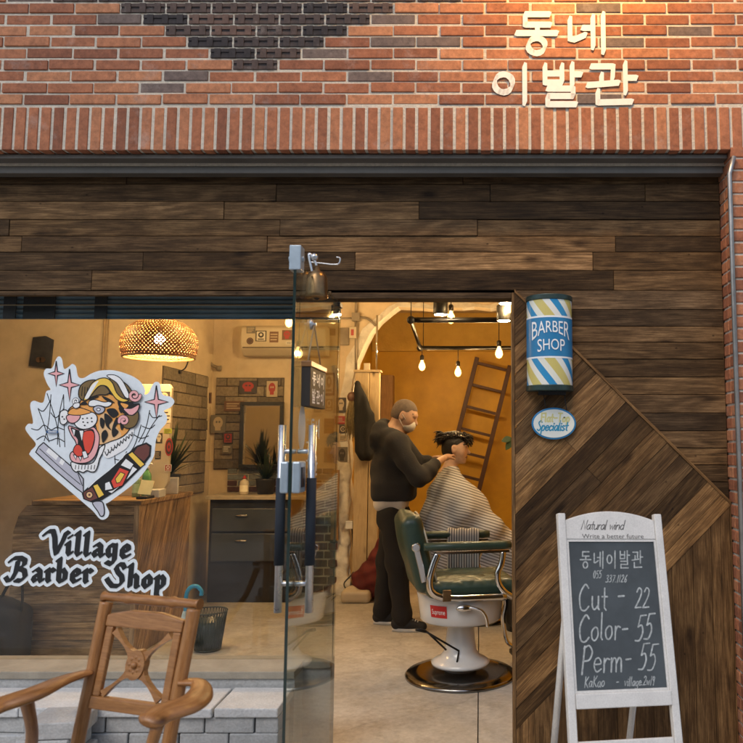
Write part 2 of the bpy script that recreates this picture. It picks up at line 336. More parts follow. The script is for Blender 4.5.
# ------------------------------------------------------------------ signed-distance bodies (smooth unions meshed by surface nets)
class SDF:
    def __init__(s, lo, hi, h):
        s.lo = np.array(lo, float); s.h = h
        n = np.ceil((np.array(hi) - s.lo) / h).astype(int) + 1; s.n = n
        s.D = np.full(n, .2); s.ax = [s.lo[i] + np.arange(n[i]) * h for i in range(3)]
    def sub(s, lo, hi):
        i0 = np.clip(np.floor((np.array(lo) - s.lo) / s.h).astype(int), 0, s.n - 1); i1 = np.clip(np.ceil((np.array(hi) - s.lo) / s.h).astype(int) + 1, 1, s.n)
        sl = tuple(slice(a, b) for a, b in zip(i0, i1))
        return sl, np.meshgrid(*[s.ax[i][sl[i]] for i in range(3)], indexing='ij')
    def put(s, sl, d, k, cut=False):
        A = s.D[sl]
        if cut:
            s.D[sl] = np.maximum(A, -d); return
        if k > 0:
            h = np.clip(.5 + .5 * (A - d) / k, 0, 1); s.D[sl] = A * (1 - h) + d * h - k * h * (1 - h)
        else: s.D[sl] = np.minimum(A, d)
    def cap(s, a, b, r1, r2=None, k=.02, cut=False):
        r2 = r1 if r2 is None else r2; a = np.array(a, float); b = np.array(b, float); m = max(r1, r2) + k + 2 * s.h + .03
        sl, (X, Y, Z) = s.sub(np.minimum(a, b) - m, np.maximum(a, b) + m)
        ab = b - a; L = (ab ** 2).sum() + 1e-12
        t = np.clip(((X - a[0]) * ab[0] + (Y - a[1]) * ab[1] + (Z - a[2]) * ab[2]) / L, 0, 1)
        d = np.sqrt((X - a[0] - ab[0] * t) ** 2 + (Y - a[1] - ab[1] * t) ** 2 + (Z - a[2] - ab[2] * t) ** 2) - (r1 + (r2 - r1) * t)
        s.put(sl, d, k, cut)
    def chain(s, pts, rs, k=.02):
        for i in range(len(pts) - 1): s.cap(pts[i], pts[i + 1], rs[i], rs[i + 1], k)
    def ell(s, c, r, M=None, k=.02, cut=False):
        c = np.array(c, float); r = np.array(r, float); m = r.max() + k + 2 * s.h + .03
        sl, (X, Y, Z) = s.sub(c - m, c + m)
        Q = np.stack([X - c[0], Y - c[1], Z - c[2]], -1)
        if M is not None: Q = Q @ np.array(M)          # rows: local = M^T q
        q = Q / r; k0 = np.sqrt((q ** 2).sum(-1)); k1 = np.sqrt(((q / r) ** 2).sum(-1)) + 1e-9
        s.put(sl, k0 * (k0 - 1) / k1, k, cut)
    def rbox(s, c, half, rad, M=None, k=.01, cut=False):
        c = np.array(c, float); hh = np.array(half, float); m = np.linalg.norm(hh) + k + 2 * s.h + .02
        sl, (X, Y, Z) = s.sub(c - m, c + m)
        Q = np.stack([X - c[0], Y - c[1], Z - c[2]], -1)
        if M is not None: Q = Q @ np.array(M)
        q = np.abs(Q) - (hh - rad)
        d = np.sqrt((np.maximum(q, 0) ** 2).sum(-1)) + np.minimum(q.max(-1), 0) - rad
        s.put(sl, d, k, cut)
    def warp(s, fn):
        X, Y, Z = np.meshgrid(*s.ax, indexing='ij'); s.D = s.D + fn(X, Y, Z)
    def mesh(s, name, m, parent=None, smooth_iter=0):
        D = s.D; n = D.shape; sg = D < 0
        ps = np.zeros(tuple(q - 1 for q in n) + (3,)); cnt = np.zeros(tuple(q - 1 for q in n))
        cs = tuple(slice(0, q - 1) for q in n)
        for axis in range(3):
            o = [0, 1, 2]; o.remove(axis)
            for da in (0, 1):
                for db in (0, 1):
                    off = [0, 0, 0]; off[o[0]] = da; off[o[1]] = db; of2 = list(off); of2[axis] = 1
                    A = D[tuple(slice(off[i], off[i] + n[i] - 1) for i in range(3))]; B = D[tuple(slice(of2[i], of2[i] + n[i] - 1) for i in range(3))]
                    x = (A < 0) != (B < 0); t = np.where(x, A / np.where(x, A - B, 1), 0)
                    for i in range(3):
                        ps[..., i] += np.where(x, (t if i == axis else off[i]), 0)
                    cnt += x
        act = cnt > 0; idx = np.full(act.shape, -1); idx[act] = np.arange(act.sum())
        g = np.argwhere(act); vv = s.lo + (g + ps[act] / cnt[act][:, None]) * s.h
        faces = []
        for axis in range(3):
            o = [(axis + 1) % 3, (axis + 2) % 3]
            A = [slice(1, q - 1) for q in n]; B = [slice(1, q - 1) for q in n]
            A[axis] = slice(0, n[axis] - 1); B[axis] = slice(1, n[axis])
            a = sg[tuple(A)]; b = sg[tuple(B)]; e = np.argwhere(a != b); fl = a[a != b]
            e = e + np.array([0 if i == axis else 1 for i in range(3)])
            c = []
            for da, db in ((0, 0), (1, 0), (1, 1), (0, 1)):
                q = e.copy(); q[:, o[0]] -= 1 - da; q[:, o[1]] -= 1 - db; c.append(idx[q[:, 0], q[:, 1], q[:, 2]])
            F4 = np.stack(c, 1); F4[~fl] = F4[~fl][:, ::-1]; faces.append(F4)
        ff = np.concatenate(faces)
        me = bpy.data.meshes.new(name); me.from_pydata(vv.tolist(), [], ff.tolist())
        me.polygons.foreach_set('use_smooth', [True] * len(ff)); me.materials.append(m); me.update()
        ob = bpy.data.objects.new(name, me); COL.objects.link(ob)
        if parent is not None: ob.parent = parent; ob.matrix_parent_inverse = Matrix.Translation(-world_loc(parent))
        if smooth_iter:
            q = ob.modifiers.new('smooth', 'SMOOTH'); q.iterations = smooth_iter; q.factor = .5
        return ob

# ------------------------------------------------------------------ lettering
def circ(cx, cy, rx, ry, n=14, a0=90): return [(cx + rx * math.cos(R(a0 + 360 * i / n)), cy + ry * math.sin(R(a0 + 360 * i / n))) for i in range(n + 1)]
# hangul syllables in a unit box: pieces are polylines
HG = {
 'dong': [[(.24, .95), (.8, .95)], [(.24, .95), (.24, .7), (.82, .7)], [(.52, .7), (.52, .52)], [(.04, .5), (.97, .5)], circ(.5, .2, .2, .18)],
 'ne': [[(.1, .86), (.1, .34), (.2, .32), (.46, .44)], [(.4, .62), (.64, .62)], [(.64, .92), (.64, .12)], [(.88, .98), (.88, .0)]],
 'i': [circ(.3, .52, .22, .24), [(.8, 1), (.8, .0)]],
 'bal': [[(.1, .97), (.1, .55), (.5, .55)], [(.5, .97), (.5, .55)], [(.1, .77), (.5, .77)], [(.74, 1), (.74, .46)], [(.74, .75), (.95, .75)],
         [(.16, .4), (.76, .4), (.76, .22), (.16, .22), (.16, .02), (.82, .02)]],
 'gwan': [[(.08, .92), (.52, .92), (.5, .6)], [(.28, .72), (.28, .5)], [(.0, .46), (.62, .52)], [(.76, 1), (.76, .28)], [(.76, .64), (.98, .64)], [(.2, .32), (.2, .04), (.88, .06)]],
}
def S(*p): return ('c', list(p))
def L(*p): return ('l', list(p))
GL = {
 'a': (.5, [S((.42, .44), (.24, .52), (.07, .3), (.13, .04), (.3, .04), (.43, .34)), L((.44, .5), (.43, .08), (.5, 0))]),
 'b': (.48, [L((.08, 1), (.08, 0)), S((.08, .36), (.26, .52), (.42, .28), (.28, .0), (.08, .06))]),
 'c': (.44, [S((.4, .42), (.22, .5), (.06, .25), (.2, 0), (.42, .1))]),
 'd': (.5, [S((.42, .42), (.22, .5), (.06, .25), (.2, 0), (.42, .14)), L((.44, 1), (.44, 0))]),
 'e': (.45, [S((.06, .27), (.4, .3), (.3, .5), (.12, .45), (.06, .2), (.2, 0), (.42, .1))]),
 'f': (.36, [S((.4, .93), (.27, .98), (.18, .75), (.17, .3), (.16, 0)), L((.03, .52), (.36, .52))]),
 'g': (.5, [S((.42, .42), (.22, .5), (.06, .25), (.2, 0), (.42, .14)), S((.44, .5), (.44, .1), (.42, -.22), (.24, -.34), (.06, -.24))]),
 'h': (.48, [L((.08, 1), (.08, 0)), S((.08, .32), (.26, .5), (.4, .38), (.42, 0))]),
 'i': (.2, [L((.09, .5), (.09, .04), (.13, 0)), L((.09, .68), (.1, .74))]),
 'k': (.45, [L((.08, 1), (.08, 0)), L((.4, .5), (.1, .24), (.42, 0))]),
 'l': (.22, [L((.08, 1), (.08, .08), (.15, 0))]),
 'm': (.66, [L((.06, .5), (.06, 0)), S((.06, .3), (.18, .5), (.29, .42), (.31, 0)), S((.31, .3), (.43, .5), (.55, .42), (.58, 0))]),
 'n': (.48, [L((.06, .5), (.06, 0)), S((.06, .3), (.24, .5), (.38, .4), (.41, 0))]),
 'o': (.48, [S((.24, .5), (.07, .34), (.1, .08), (.26, 0), (.42, .18), (.38, .44), (.24, .5))]),
 'p': (.48, [L((.08, .5), (.08, -.34)), S((.08, .36), (.26, .52), (.42, .28), (.28, .0), (.08, .06))]),
 'r': (.36, [L((.08, .5), (.08, 0)), S((.08, .3), (.2, .49), (.35, .46))]),
 's': (.42, [S((.37, .44), (.2, .5), (.08, .39), (.22, .26), (.36, .13), (.22, 0), (.05, .06))]),
 't': (.36, [L((.18, .85), (.18, .1), (.28, 0)), L((.04, .52), (.34, .52))]),
 'u': (.48, [S((.06, .5), (.07, .14), (.2, .0), (.38, .14)), L((.41, .5), (.41, .04), (.46, 0))]),
 'v': (.44, [L((.04, .5), (.2, 0), (.4, .5))]),
 'w': (.58, [L((.03, .5), (.14, 0), (.28, .42), (.41, 0), (.54, .5))]),
 'B': (.6, [L((.1, 1), (.1, 0)), S((.1, .98), (.42, .95), (.44, .62), (.1, .53)), S((.1, .53), (.52, .48), (.5, .06), (.1, .01))]),
 'C': (.64, [S((.56, .86), (.36, 1), (.08, .6), (.14, .1), (.38, 0), (.6, .16))]),
 'F': (.52, [L((.1, 1), (.1, 0)), L((.1, .97), (.52, .97)), L((.1, .54), (.42, .54))]),
 'K': (.56, [L((.1, 1), (.1, 0)), L((.5, .98), (.12, .48), (.54, 0))]),
 'N': (.62, [L((.06, 0), (.12, .98), (.48, .02), (.54, 1))]),
 'P': (.58, [L((.14, 1), (.06, -.02)), S((.1, .92), (.36, 1.02), (.54, .78), (.4, .5), (.1, .46))]),
 'S': (.52, [S((.46, .86), (.28, 1), (.1, .8), (.26, .54), (.46, .26), (.28, 0), (.05, .12))]),
 'T': (.54, [L((.03, .97), (.53, .97)), L((.27, .97), (.25, 0))]),
 'V': (.56, [L((.03, 1), (.26, 0), (.54, 1))]),
 'W': (.8, [L((.03, 1), (.2, 0), (.4, .8), (.58, 0), (.78, 1))]),
 '0': (.46, [S((.24, 1), (.06, .6), (.1, .1), (.26, 0), (.42, .4), (.36, .9), (.24, 1))]),
 '1': (.22, [L((.14, 1), (.08, 0))]),
 '2': (.5, [S((.06, .8), (.2, 1), (.4, .86), (.34, .52), (.04, .02)), L((.04, .02), (.48, .04))]),
 '3': (.46, [S((.06, .9), (.26, 1), (.4, .8), (.18, .54)), S((.18, .54), (.42, .4), (.36, .06), (.04, .06))]),
 '5': (.5, [L((.16, 1), (.1, .56)), S((.1, .56), (.3, .62), (.42, .36), (.3, .04), (.04, .02)), L((.16, 1), (.5, 1.02))]),
 '6': (.44, [S((.34, .98), (.12, .6), (.08, .14), (.26, 0), (.4, .22), (.24, .44), (.09, .3))]),
 '7': (.44, [L((.04, .96), (.42, .98), (.16, 0))]),
 '9': (.44, [S((.36, .8), (.2, .98), (.08, .72), (.22, .52), (.37, .8)), L((.38, .9), (.28, 0))]),
 '.': (.2, [L((.08, .02), (.1, .06))]), '-': (.5, [L((.08, .42), (.42, .44))]), ' ': (.35, []), '_': (.5, [L((.02, 0), (.46, 0))]),
}
def line(txt, x, y, size, slant=0, gap=.06, smooth=4, wob=0, cond=1.0):
    """polylines of a line of text with its left baseline corner at (x, y)"""
    out = []
    for ch in txt:
        adv, st = GL[ch]; dy = rnd(-wob, wob) * size
        for kind, pts in st:
            q = [V((p[0], p[1], 0)) for p in pts]
            if kind == 'c': q = cr(q, smooth)
            out.append([(x + (p.x * cond + slant * p.y) * size, y + dy + p.y * size) for p in q])
        x += (adv * cond + gap) * size
    return out, x
def textw(txt, size, gap=.06): return sum(GL[c][0] + gap for c in txt) * size
def pen(mb, pts, w, fn, mi=0, k0=0, caps=True, w2=None):
    """round-nib stroke of width w along a 2-D polyline"""
    m = len(pts); q = [V((p[0], p[1])) for p in pts]; l, r = [], []
    for i in range(m):
        a = (q[i] - q[i - 1]).normalized() if i else None; b = (q[i + 1] - q[i]).normalized() if i < m - 1 else None
        t = (a if b is None else b if a is None else (a + b)); t = t.normalized() if t.length > 1e-6 else (a or b)
        n = V((-t.y, t.x)); f = 1.0
        if a is not None and b is not None:
            c = max(.55, n.dot(V((-a.y, a.x)))); f = 1 / c
        ww = w if w2 is None else w + (w2 - w) * i / max(1, m - 1)
        l.append(q[i] + n * ww / 2 * f); r.append(q[i] - n * ww / 2 * f)
    for i in range(m - 1): mb.poly([fn(p.x, p.y, k0 + i * .0002) for p in (l[i], r[i], r[i + 1], l[i + 1])], mi=mi)
    if caps:
        for c, ww in ((q[0], w), (q[-1], w if w2 is None else w2)):
            mb.poly([fn(c.x + ww / 2 * math.cos(a), c.y + ww / 2 * math.sin(a), k0 + .4) for a in [2 * math.pi * j / 8 for j in range(8)]], mi=mi)
def hull(pts):
    pts = sorted(set((round(p[0], 6), round(p[1], 6)) for p in pts))
    def half(ps):
        h = []
        for p in ps:
            while len(h) > 1 and (h[-1][0] - h[-2][0]) * (p[1] - h[-2][1]) - (h[-1][1] - h[-2][1]) * (p[0] - h[-2][0]) <= 0: h.pop()
            h.append(p)
        return h
    a = half(pts); b = half(pts[::-1]); return a[:-1] + b[:-1]
def nib(mb, pts, w, t, ang, fn, mi=0, k0=0, rnd_=0):
    """broad-nib stroke: a flat pen w x t held at angle ang, optionally grown by a round margin"""
    d = V((math.cos(ang), math.sin(ang))); n = V((-d.y, d.x))
    cn = [d * (sx * w / 2) + n * (sy * t / 2) for sx in (-1, 1) for sy in (-1, 1)]
    if rnd_: cn = [c + V((math.cos(a), math.sin(a))) * rnd_ for c in cn for a in [2 * math.pi * j / 8 for j in range(8)]]
    for i in range(len(pts) - 1):
        h = hull([(p[0] + c.x, p[1] + c.y) for p in (pts[i], pts[i + 1]) for c in cn])
        mb.poly([fn(x, y, k0 + i * .03) for x, y in h], mi=mi)
_FB = None
def font_polys(txt):
    """outline polygons of a word in Blender's own font, height of a capital about .73"""
    c = bpy.data.curves.new('word', 'FONT'); c.body = txt; c.resolution_u = 3
    o = bpy.data.objects.new('word', c); COL.objects.link(o); bpy.context.view_layer.update()
    me = o.evaluated_get(bpy.context.evaluated_depsgraph_get()).to_mesh()
    vs_ = [(v.co.x, v.co.y) for v in me.vertices]; fs = [list(p.vertices) for p in me.polygons]
    o.to_mesh_clear(); bpy.data.objects.remove(o); bpy.data.curves.remove(c)
    return vs_, fs

# ================================================================== MATERIAL SET
M_plank = wood('weathered planks', (.015, .0085, .0035), (.084, .046, .0185), (.22, .130, .057), .75, .5, 1, True, (.12, .095, .07), 1.15)
M_diag = wood('reclaimed planks', (.019, .010, .004), (.116, .060, .022), (.30, .170, .068), .72, .5, 1, True, (.12, .09, .06), 1.15)
M_counter = wood('burnt pine', (.03, .017, .008), (.22, .13, .055), (.46, .31, .16), .6, .3, .8, True, (.1, .08, .06), 1.4)
M_oak = wood('oiled oak', (.15, .062, .018), (.33, .145, .045), (.48, .24, .085), .32, .25, 2.2, False)
M_ladder = wood('dark red wood', (.022, .007, .004), (.048, .015, .008), (.075, .026, .013), .6, .2, 2, False)
M_cream_wood = wood('cream boards', (.36, .26, .15), (.46, .35, .21), (.55, .43, .27), .7, .15, 1.2, False)
M_honey = wood('honey closet wood', (.16, .085, .03), (.28, .15, .055), (.38, .22, .09), .55, .15, 1.5, False)
M_brick = brick_mat('clay brick', (.23, .085, .045), (.38, .145, .07), (.48, .215, .105), (.16, .12, .105))
M_darkbrick = brick_mat('oxblood brick', (.06, .016, .012), (.09, .022, .016), (.12, .03, .02), (.05, .02, .018))
M_mortar = plaster('lime mortar', (.64, .58, .48), (.42, .38, .32), .9, .4, 7, .6, 60)
M_void = brick_mat('dark perforated block', (.05, .04, .04), (.09, .06, .05), (.17, .10, .075), (.03, .025, .027))
M_steel = mat('grey painted steel', (.15, .14, .125), .5, .3, .2, 5, .05)
M_galv = mat('galvanised steel', (.38, .38, .37), .4, .8, .2, 12)
M_floor = concrete('polished concrete', (.38, .36, .325), (.60, .575, .53))
M_pave = concrete('pavement concrete', (.27, .25, .22), (.36, .33, .29), False, .8)
M_tan = plaster('cream wall paint', (.62, .50, .34), (.48, .36, .22), .8, .15, 1.4, .6, 6)
M_peel = plaster('flaking white plaster', (.72, .68, .60), (.42, .34, .24), .85, .6, 3.2, .7, 16)
M_yellow = plaster('mustard wall paint', (.52, .285, .012), (.40, .205, .010), .55, .2, 1.8, .6, 5)
M_yrough = plaster('mustard rough concrete', (.54, .34, .07), (.36, .21, .05), .85, .8, 3, .7, 12)
M_ceil = plaster('painted ceiling', (.5, .4, .25), (.35, .28, .18), .85, .2)
M_glass = glass('window glass', (.94, .95, .94), .032)
M_dglass = glass('door glass', (.90, .93, .90), .045)
M_gedge = mat('green glass edge', (.02, .035, .03), .15, 0, .1)
M_black = mat('black paint', (.014, .014, .015), .45, 0, .3, 20)
M_blackcloth = mat('black cloth', (.010, .010, .011), .95, 0, .3, 40, .3, 200)
M_iron = mat('black iron pipe', (.02, .017, .015), .45, .6, .3, 30)
M_chrome = mat('chrome', (.72, .71, .69), .14, 1, .06, 10)
M_dchrome = mat('scuffed dark chrome', (.22, .21, .20), .16, 1, .2, 10)
M_satin = mat('brushed steel', (.55, .56, .57), .3, .9, .1, 40)
M_grip = mat('navy foam grip', (.012, .018, .028), .8, 0, .2, 60)
M_bluegrey = mat('pale blue plated clamp', (.38, .46, .52), .35, .35, .12, 20)
M_brass = mat('aged brass', (.24, .15, .07), .35, .9, .3, 25)
M_white = mat('white enamel', (.72, .71, .69), .25, 0, .05, 8, 0, 60, .5, .4)
M_wpaint = mat('worn white paint', (.66, .65, .62), .6, 0, .1, 9, .15, 60, .5, 0, .06)
M_paver = mat('grey concrete block', (.40, .405, .40), .9, 0, .2, 5, .4, 70, .3, 0, .08)
M_paver2 = mat('pale concrete block', (.56, .565, .56), .9, 0, .16, 5, .4, 70, .3, 0, .07)
M_lampbulb = emit('glowing filament', (1.0, .65, .28), 2500)
M_lampbulb2 = emit('pendant bulb', (1.0, .64, .27), 900)
M_bulbglass = emit('glowing bulb glass', (1.0, .62, .22), 1.0)
nt = M_bulbglass.node_tree; b = nt.nodes['Principled BSDF']; tr = nd(nt, 'ShaderNodeBsdfTransparent'); em = nd(nt, 'ShaderNodeEmission', Strength=2.4); em.inputs[0].default_value = (1, .55, .16, 1); ad = nt.nodes.new('ShaderNodeAddShader')
nt.links.new(tr.outputs[0], ad.inputs[0]); nt.links.new(em.outputs[0], ad.inputs[1]); nt.links.new(ad.outputs[0], nt.nodes['Material Output'].inputs[0])
M_spot = emit('white spotlight lens', (1.0, .84, .60), 190)

# ================================================================== GROUND, FLOOR
m = MB(); m.poly([(-150, -150, -.06), (150, -150, -.06), (150, 150, -.06), (-150, 150, -.06)])
struct(m.build('ground', M_pave))
m = MB()
# pavement slabs in front of the shop
for i in range(-5, 6):
    for j in range(0, 6):
        x0 = -.006 + i * 1.2; y1 = -.02 - j * 1.2
        m.box((x0 + .003, y1 - 1.194, -.055), (x0 + 1.197, y1, -.002 + rnd(-.0006, .0006)))
struct(m.build('pavement', M_floor, bevel=.004))
m = MB()
for x0, x1 in ((-4.9, -.013), (-.007, 2.4)): m.box((x0, -.018, -.05), (x1, 6.0, 0), g=0)
struct(m.build('floor', M_floor))

# ================================================================== SHOP BUILDING
B = thing('shop_building', 'old brick shop front with reclaimed plank cladding and painted Korean name', 'building', (0, 0, 0))
YB = -.17                                             # face of the upper brickwork
XL, XR = -4.8, 1.9
ZS0, ZS1 = 2.736, 2.945                               # brick-on-edge course
rows = 24; pitch_z = (3.422 - 2.979) / 8.0; pitch_x = .2128
dark_rows = {0: None}
DARK = [(8, 108, 372), (19, 133, 368), (30.5, 155, 343), (42, 178, 318), (53, 199, 292), (65, 224, 268)]
bk = MB(); dk = MB()
z0 = ZS1 + .006
for r_ in range(rows):
    zc = z0 + (r_ + .5) * pitch_z
    # which pixel row of the photograph this course is
    span = None
    k = r_ - 3
    if 0 <= k < 6: dd = DARK[5 - k]; span = (P(dd[1], dd[0], YB).x, P(dd[2], dd[0], YB).x)
    if r_ >= 9: span = (-1.95, -.1)
    x = -3.2 - 8 * pitch_x - (.5 * pitch_x if r_ % 2 else 0) + .03
    while x < XR:
        a, b_ = x + .005, x + pitch_x - .005; xm = (a + b_) / 2
        hz = pitch_z / 2 - .005
        if span and span[0] < xm < span[1]:
            # open perforated brick: two dark webs set back in the hole
            dk.box((a, YB + .0025, zc - hz), (b_, YB + .0038, zc + hz), (0, 0, 0))
            w3 = (b_ - a) / 7; tv = (rnd(.05, .9), 0, 0)
            for q in (.6, 3.0, 5.4): dk.box((a + q * w3, YB - .004, zc - hz), (a + (q + 1.0) * w3, YB + .0024, zc + hz), tv)
            for q in (0, 1):
                zz = zc + (hz * .62 if q else -hz * .62)
                dk.box((a, YB - .001, zz - hz * .34), (b_, YB + .0022, zz + hz * .34), tv)
        else:
            t = rnd(.22, 1); 
            if random.random() < .07: t = rnd(0, .12)
            dy = rnd(-.004, .003); dz = rnd(-.0022, .0022); a += rnd(-.003, .003); b_ += rnd(-.003, .003)
            bk.box((a, YB + dy, zc - hz + dz), (b_, YB + .09, zc + hz + dz), (t, rnd(0, 1), 0))
        x += pitch_x
bk.build('brick_wall', M_brick, B, bevel=.003)
dk.build('perforated_panel', M_void, B)
m = MB(); m.box((XL, YB + .004, ZS0 + .004), (XR, YB + .1, z0 + rows * pitch_z)); m.build('mortar_backing', M_mortar, B)
m = MB(); x = XL; px = .0578
while x < XR:
    t = rnd(.2, .95)
    m.box((x + .0068, YB + rnd(-.003, .003), ZS0 + rnd(-.003, .002)), (x + px - .0068, YB + .098, ZS1 - .006), (t, 0, 0))
    x += px
m.build('soldier_course', M_brick, B, bevel=.003)
# upper storey keeps going behind / above, steel lintel under the bricks
m = MB(); m.box((XL, YB + .101, 2.70), (XR, .2, 4.4)); m.build('upper_wall', M_mortar, B)
m = MB(); m.box((XL, YB + .04, 2.712), (1.146, YB + .103, 2.733)); m.box((XL, -.066, 2.665), (1.146, -.012, 2.699)); m.build('steel_lintel', M_steel, B, bevel=.003)
# brick pier on the right
m = MB(); zc = -.05; r_ = 0; XW = 1.148
while zc < ZS0 - .005:
    hz = .0265; ph = (.1 if r_ % 2 else 0)
    y = YB + .001
    # face towards the street
    x = XW - ph + (.0 if r_ % 2 == 0 else -.0)
    xs = [XW] + [XW + (.105 if r_ % 2 else .21) + .213 * q for q in range(5)]
    for q in range(5): m.box((xs[q] + (.0 if q == 0 else .005), YB + rnd(-.002, .002), zc), (xs[q + 1] - .005, YB + .1, zc + .046), (rnd(.25, 1), 0, 0))
    # return face
    m.box((XW + rnd(-.002, .002), YB + .11, zc), (XW + .1, .02, zc + .046), (rnd(.25, 1), 0, 0))
    zc += .0562; r_ += 1
m.build('brick_pier', M_brick, B, bevel=.003)
m = MB(); m.box((XW + .006, YB + .006, -.05), (XR, .3, ZS0)); m.build('pier_backing', M_mortar, B)
m = MB(); m.tube([(XW - .012, YB - .008, -.05), (XW - .012, YB - .008, 2.62), (XW + .01, YB - .012, 2.70)], .011, 8); m.build('corner_pipe', M_galv, B)

# ---- horizontal plank cladding
XJ = .161; ZD = 2.106
m = MB()
vb = [166, 184, 201.5, 219.6, 236, 252, 270.4, 290.5]
zb = [P(516, v, 0).z for v in vb]
for i in range(len(zb) - 1):
    x = XL + rnd(0, 1)
    segs = []
    if i == 5: segs = [(XL, -1.6), (-1.6, P(355, 264, 0).x), (P(355, 264, 0).x, P(593, 264, 0).x), (P(593, 264, 0).x, 1.146)]
    else:
        while x < 1.146:
            x1 = x + rnd(.7, 1.7); x1 = 1.146 if x1 > .9 else x1
            segs.append((x, x1)); x = x1
        segs.insert(0, (XL, segs[0][0]))
    for q, (a, b_) in enumerate(segs):
        tn = (random.choice((rnd(.14, .3), rnd(.3, .5), rnd(.4, .56), rnd(.62, .85))), rnd(0, .55), 0)
        if i == 5 and q == 2: tn = (1.25, .3, 0)
        if random.random() < .12 and i != 5: tn = (rnd(.6, .8), rnd(0, .3), 0)
        if i < 2: tn = (rnd(.15, .45), .3, 0)
        d = rnd(-.004, .003)
        m.box((a + .001, d, zb[i + 1] + .0012), (b_ - .001, .024, zb[i] - .0012), tn, 0)
# right of the doorway, above the diagonal
vb2 = [290.5, 309.7, 326.5, 342.4, 359.2, 377, 394.5, 413, 431, 448, 465, 482, 499, 516]
zb2 = [P(640, v, 0).z for v in vb2]
for i in range(len(zb2) - 1):
    x0 = XJ + .01
    cut = rnd(.3, .9) if i % 3 == 1 else None
    for a, b_ in ([(x0, cut), (cut, 1.146)] if cut else [(x0, 1.146)]):
        tn = (random.choice((rnd(.2, .36), rnd(.42, .6), rnd(.65, .9))), rnd(.0, .5), 0)
        if i == 0: tn = (.7, 1, 0)
        if i in (1, 7): tn = (.3, .8, 0)
        m.box((a + .001, rnd(-.004, .002), zb2[i + 1] + .0012), (b_ - .001, .024, zb2[i] - .0012), tn, 0)
m.build('plank_cladding', M_plank, B, bevel=.0015, bseg=1)
m = MB(); m.box((XL, .0245, ZD + .001), (1.147, .06, 2.70)); m.box((XJ + .03, .0245, -.05), (1.147, .06, ZD)); m.build('cladding_backing', M_black, B)

# ---- diagonal panel and the upright boards below it
def clip(poly, n, d):
    out = []
    for i in range(len(poly)):
        a, b_ = poly[i], poly[(i + 1) % len(poly)]; da, db = a.dot(n) - d, b_.dot(n) - d
        if da >= 0: out.append(a)
        if (da >= 0) != (db >= 0): out.append(a + (b_ - a) * (da / (da - db)))
    return out
A_, B_, C_ = V((XJ + .001, 2.104)), V((1.146, 1.119)), V((XJ + .001, .134))
tri = [A_, B_, C_]
m = MB(); gd = V((1, 1)).normalized(); nn = V((1, -1)).normalized()
s0 = min(p.dot(nn) for p in tri); s1 = max(p.dot(nn) for p in tri); s = s0; i = 0
while s < s1:
    wd = rnd(.082, .1); pl = clip(clip(tri, nn, s + .001), -nn, -(s + wd - .001))
    if len(pl) > 2:
        lo = min(p.dot(gd) for p in pl); hi = max(p.dot(gd) for p in pl)
        cuts = [lo] + ([lo + (hi - lo) * rnd(.35, .65)] if hi - lo > .7 and i % 2 else []) + [hi]
        for c0, c1 in zip(cuts[:-1], cuts[1:]):
            pp = clip(clip(pl, gd, c0 + .0007), -gd, -(c1 - .0007))
            if len(pp) > 2:
                tn = (random.choice((rnd(.12, .26), rnd(.3, .48), rnd(.46, .62), rnd(.66, .92))), rnd(0, .35), 0)
                if random.random() < .2: tn = (rnd(.7, .9), 0, 0)
                if random.random() < .2: tn = (rnd(.22, .32), rnd(.2, .6), 0)
                y0 = -.022 + rnd(-.003, .002)
                m.prism([(p.x, y0, p.y) for p in pp], (0, .02, 0), tn, (gd.x, 0, gd.y))
    s += wd; i += 1
low = [C_ - V((0, .002)), B_ - V((0, .002)), V((1.146, -.05)), V((XJ + .001, -.05))]
x = XJ
while x < 1.146:
    wd = rnd(.078, .1); pl = clip(clip(low, V((1, 0)), x + .001), V((-1, 0)), -(x + wd - .001))
    if len(pl) > 2:
        y0 = -.022 + rnd(-.003, .002)
        m.prism([(p.x, y0, p.y) for p in pl], (0, .02, 0), (random.choice((rnd(.18, .3), rnd(.3, .45), rnd(.45, .62))), rnd(0, .25), 0), (0, 0, 1))
    x += wd
m.build('diagonal_cladding', M_diag, B, bevel=.0015, bseg=1)
m = MB()
e1 = (B_ - A_).normalized(); n1 = V((-e1.y, e1.x)) * -1
pts = [A_, B_, B_ + V((0, .017)), A_ + V((0.0, .017))]
m.prism([(p.x, -.028, p.y) for p in pts], (0, .026, 0), (.62, .05, 0), (e1.x, 0, e1.y))
m.build('edge_batten', M_diag, B)
# ---- door frame: jamb boards and head
m = MB()
m.box((XJ - .012, -.026, -.05), (XJ, .09, ZD - .003), (.75, .1, 0), 2)
m.box((-.70, -.008, ZD - .028), (XJ - .0125, .09, ZD), (.42, .7, 0), 0)
m.box((XL, -.006, ZD - .012), (-.702, .028, ZD + .008), (.55, .85, 0), 0)
m.build('door_frame', M_plank, B, bevel=.002)
# ---- shop window
wz0, wz1, wx1 = .42, ZD - .014, -.675
m = MB(); m.box((XL, .034, wz0), (wx1, .044, wz1)); m.build('window_glass', M_glass, B)
m = MB(); m.box((wx1 + .0005, .033, wz0), (wx1 + .004, .045, wz1)); m.build('window_edge', M_gedge, B)
m = MB(); m.box((XL, -.15, wz0 - .032), (-.80, .10, wz0 - .001), (.6, .8, 0), 0); m.box((-.7995, .0, wz0 - .032), (wx1, .10, wz0 - .001)); m.build('window_sill', mat('grey beige sill', (.30, .27, .215), .8, 0, .2, 9, .3), B, bevel=.003)
m = MB(); m.box((XL, -.14, -.05), (-.80, .10, wz0 - .033)); m.box((-.7995, .01, -.05), (wx1, .10, wz0 - .033)); m.build('low_wall', M_paver, B)

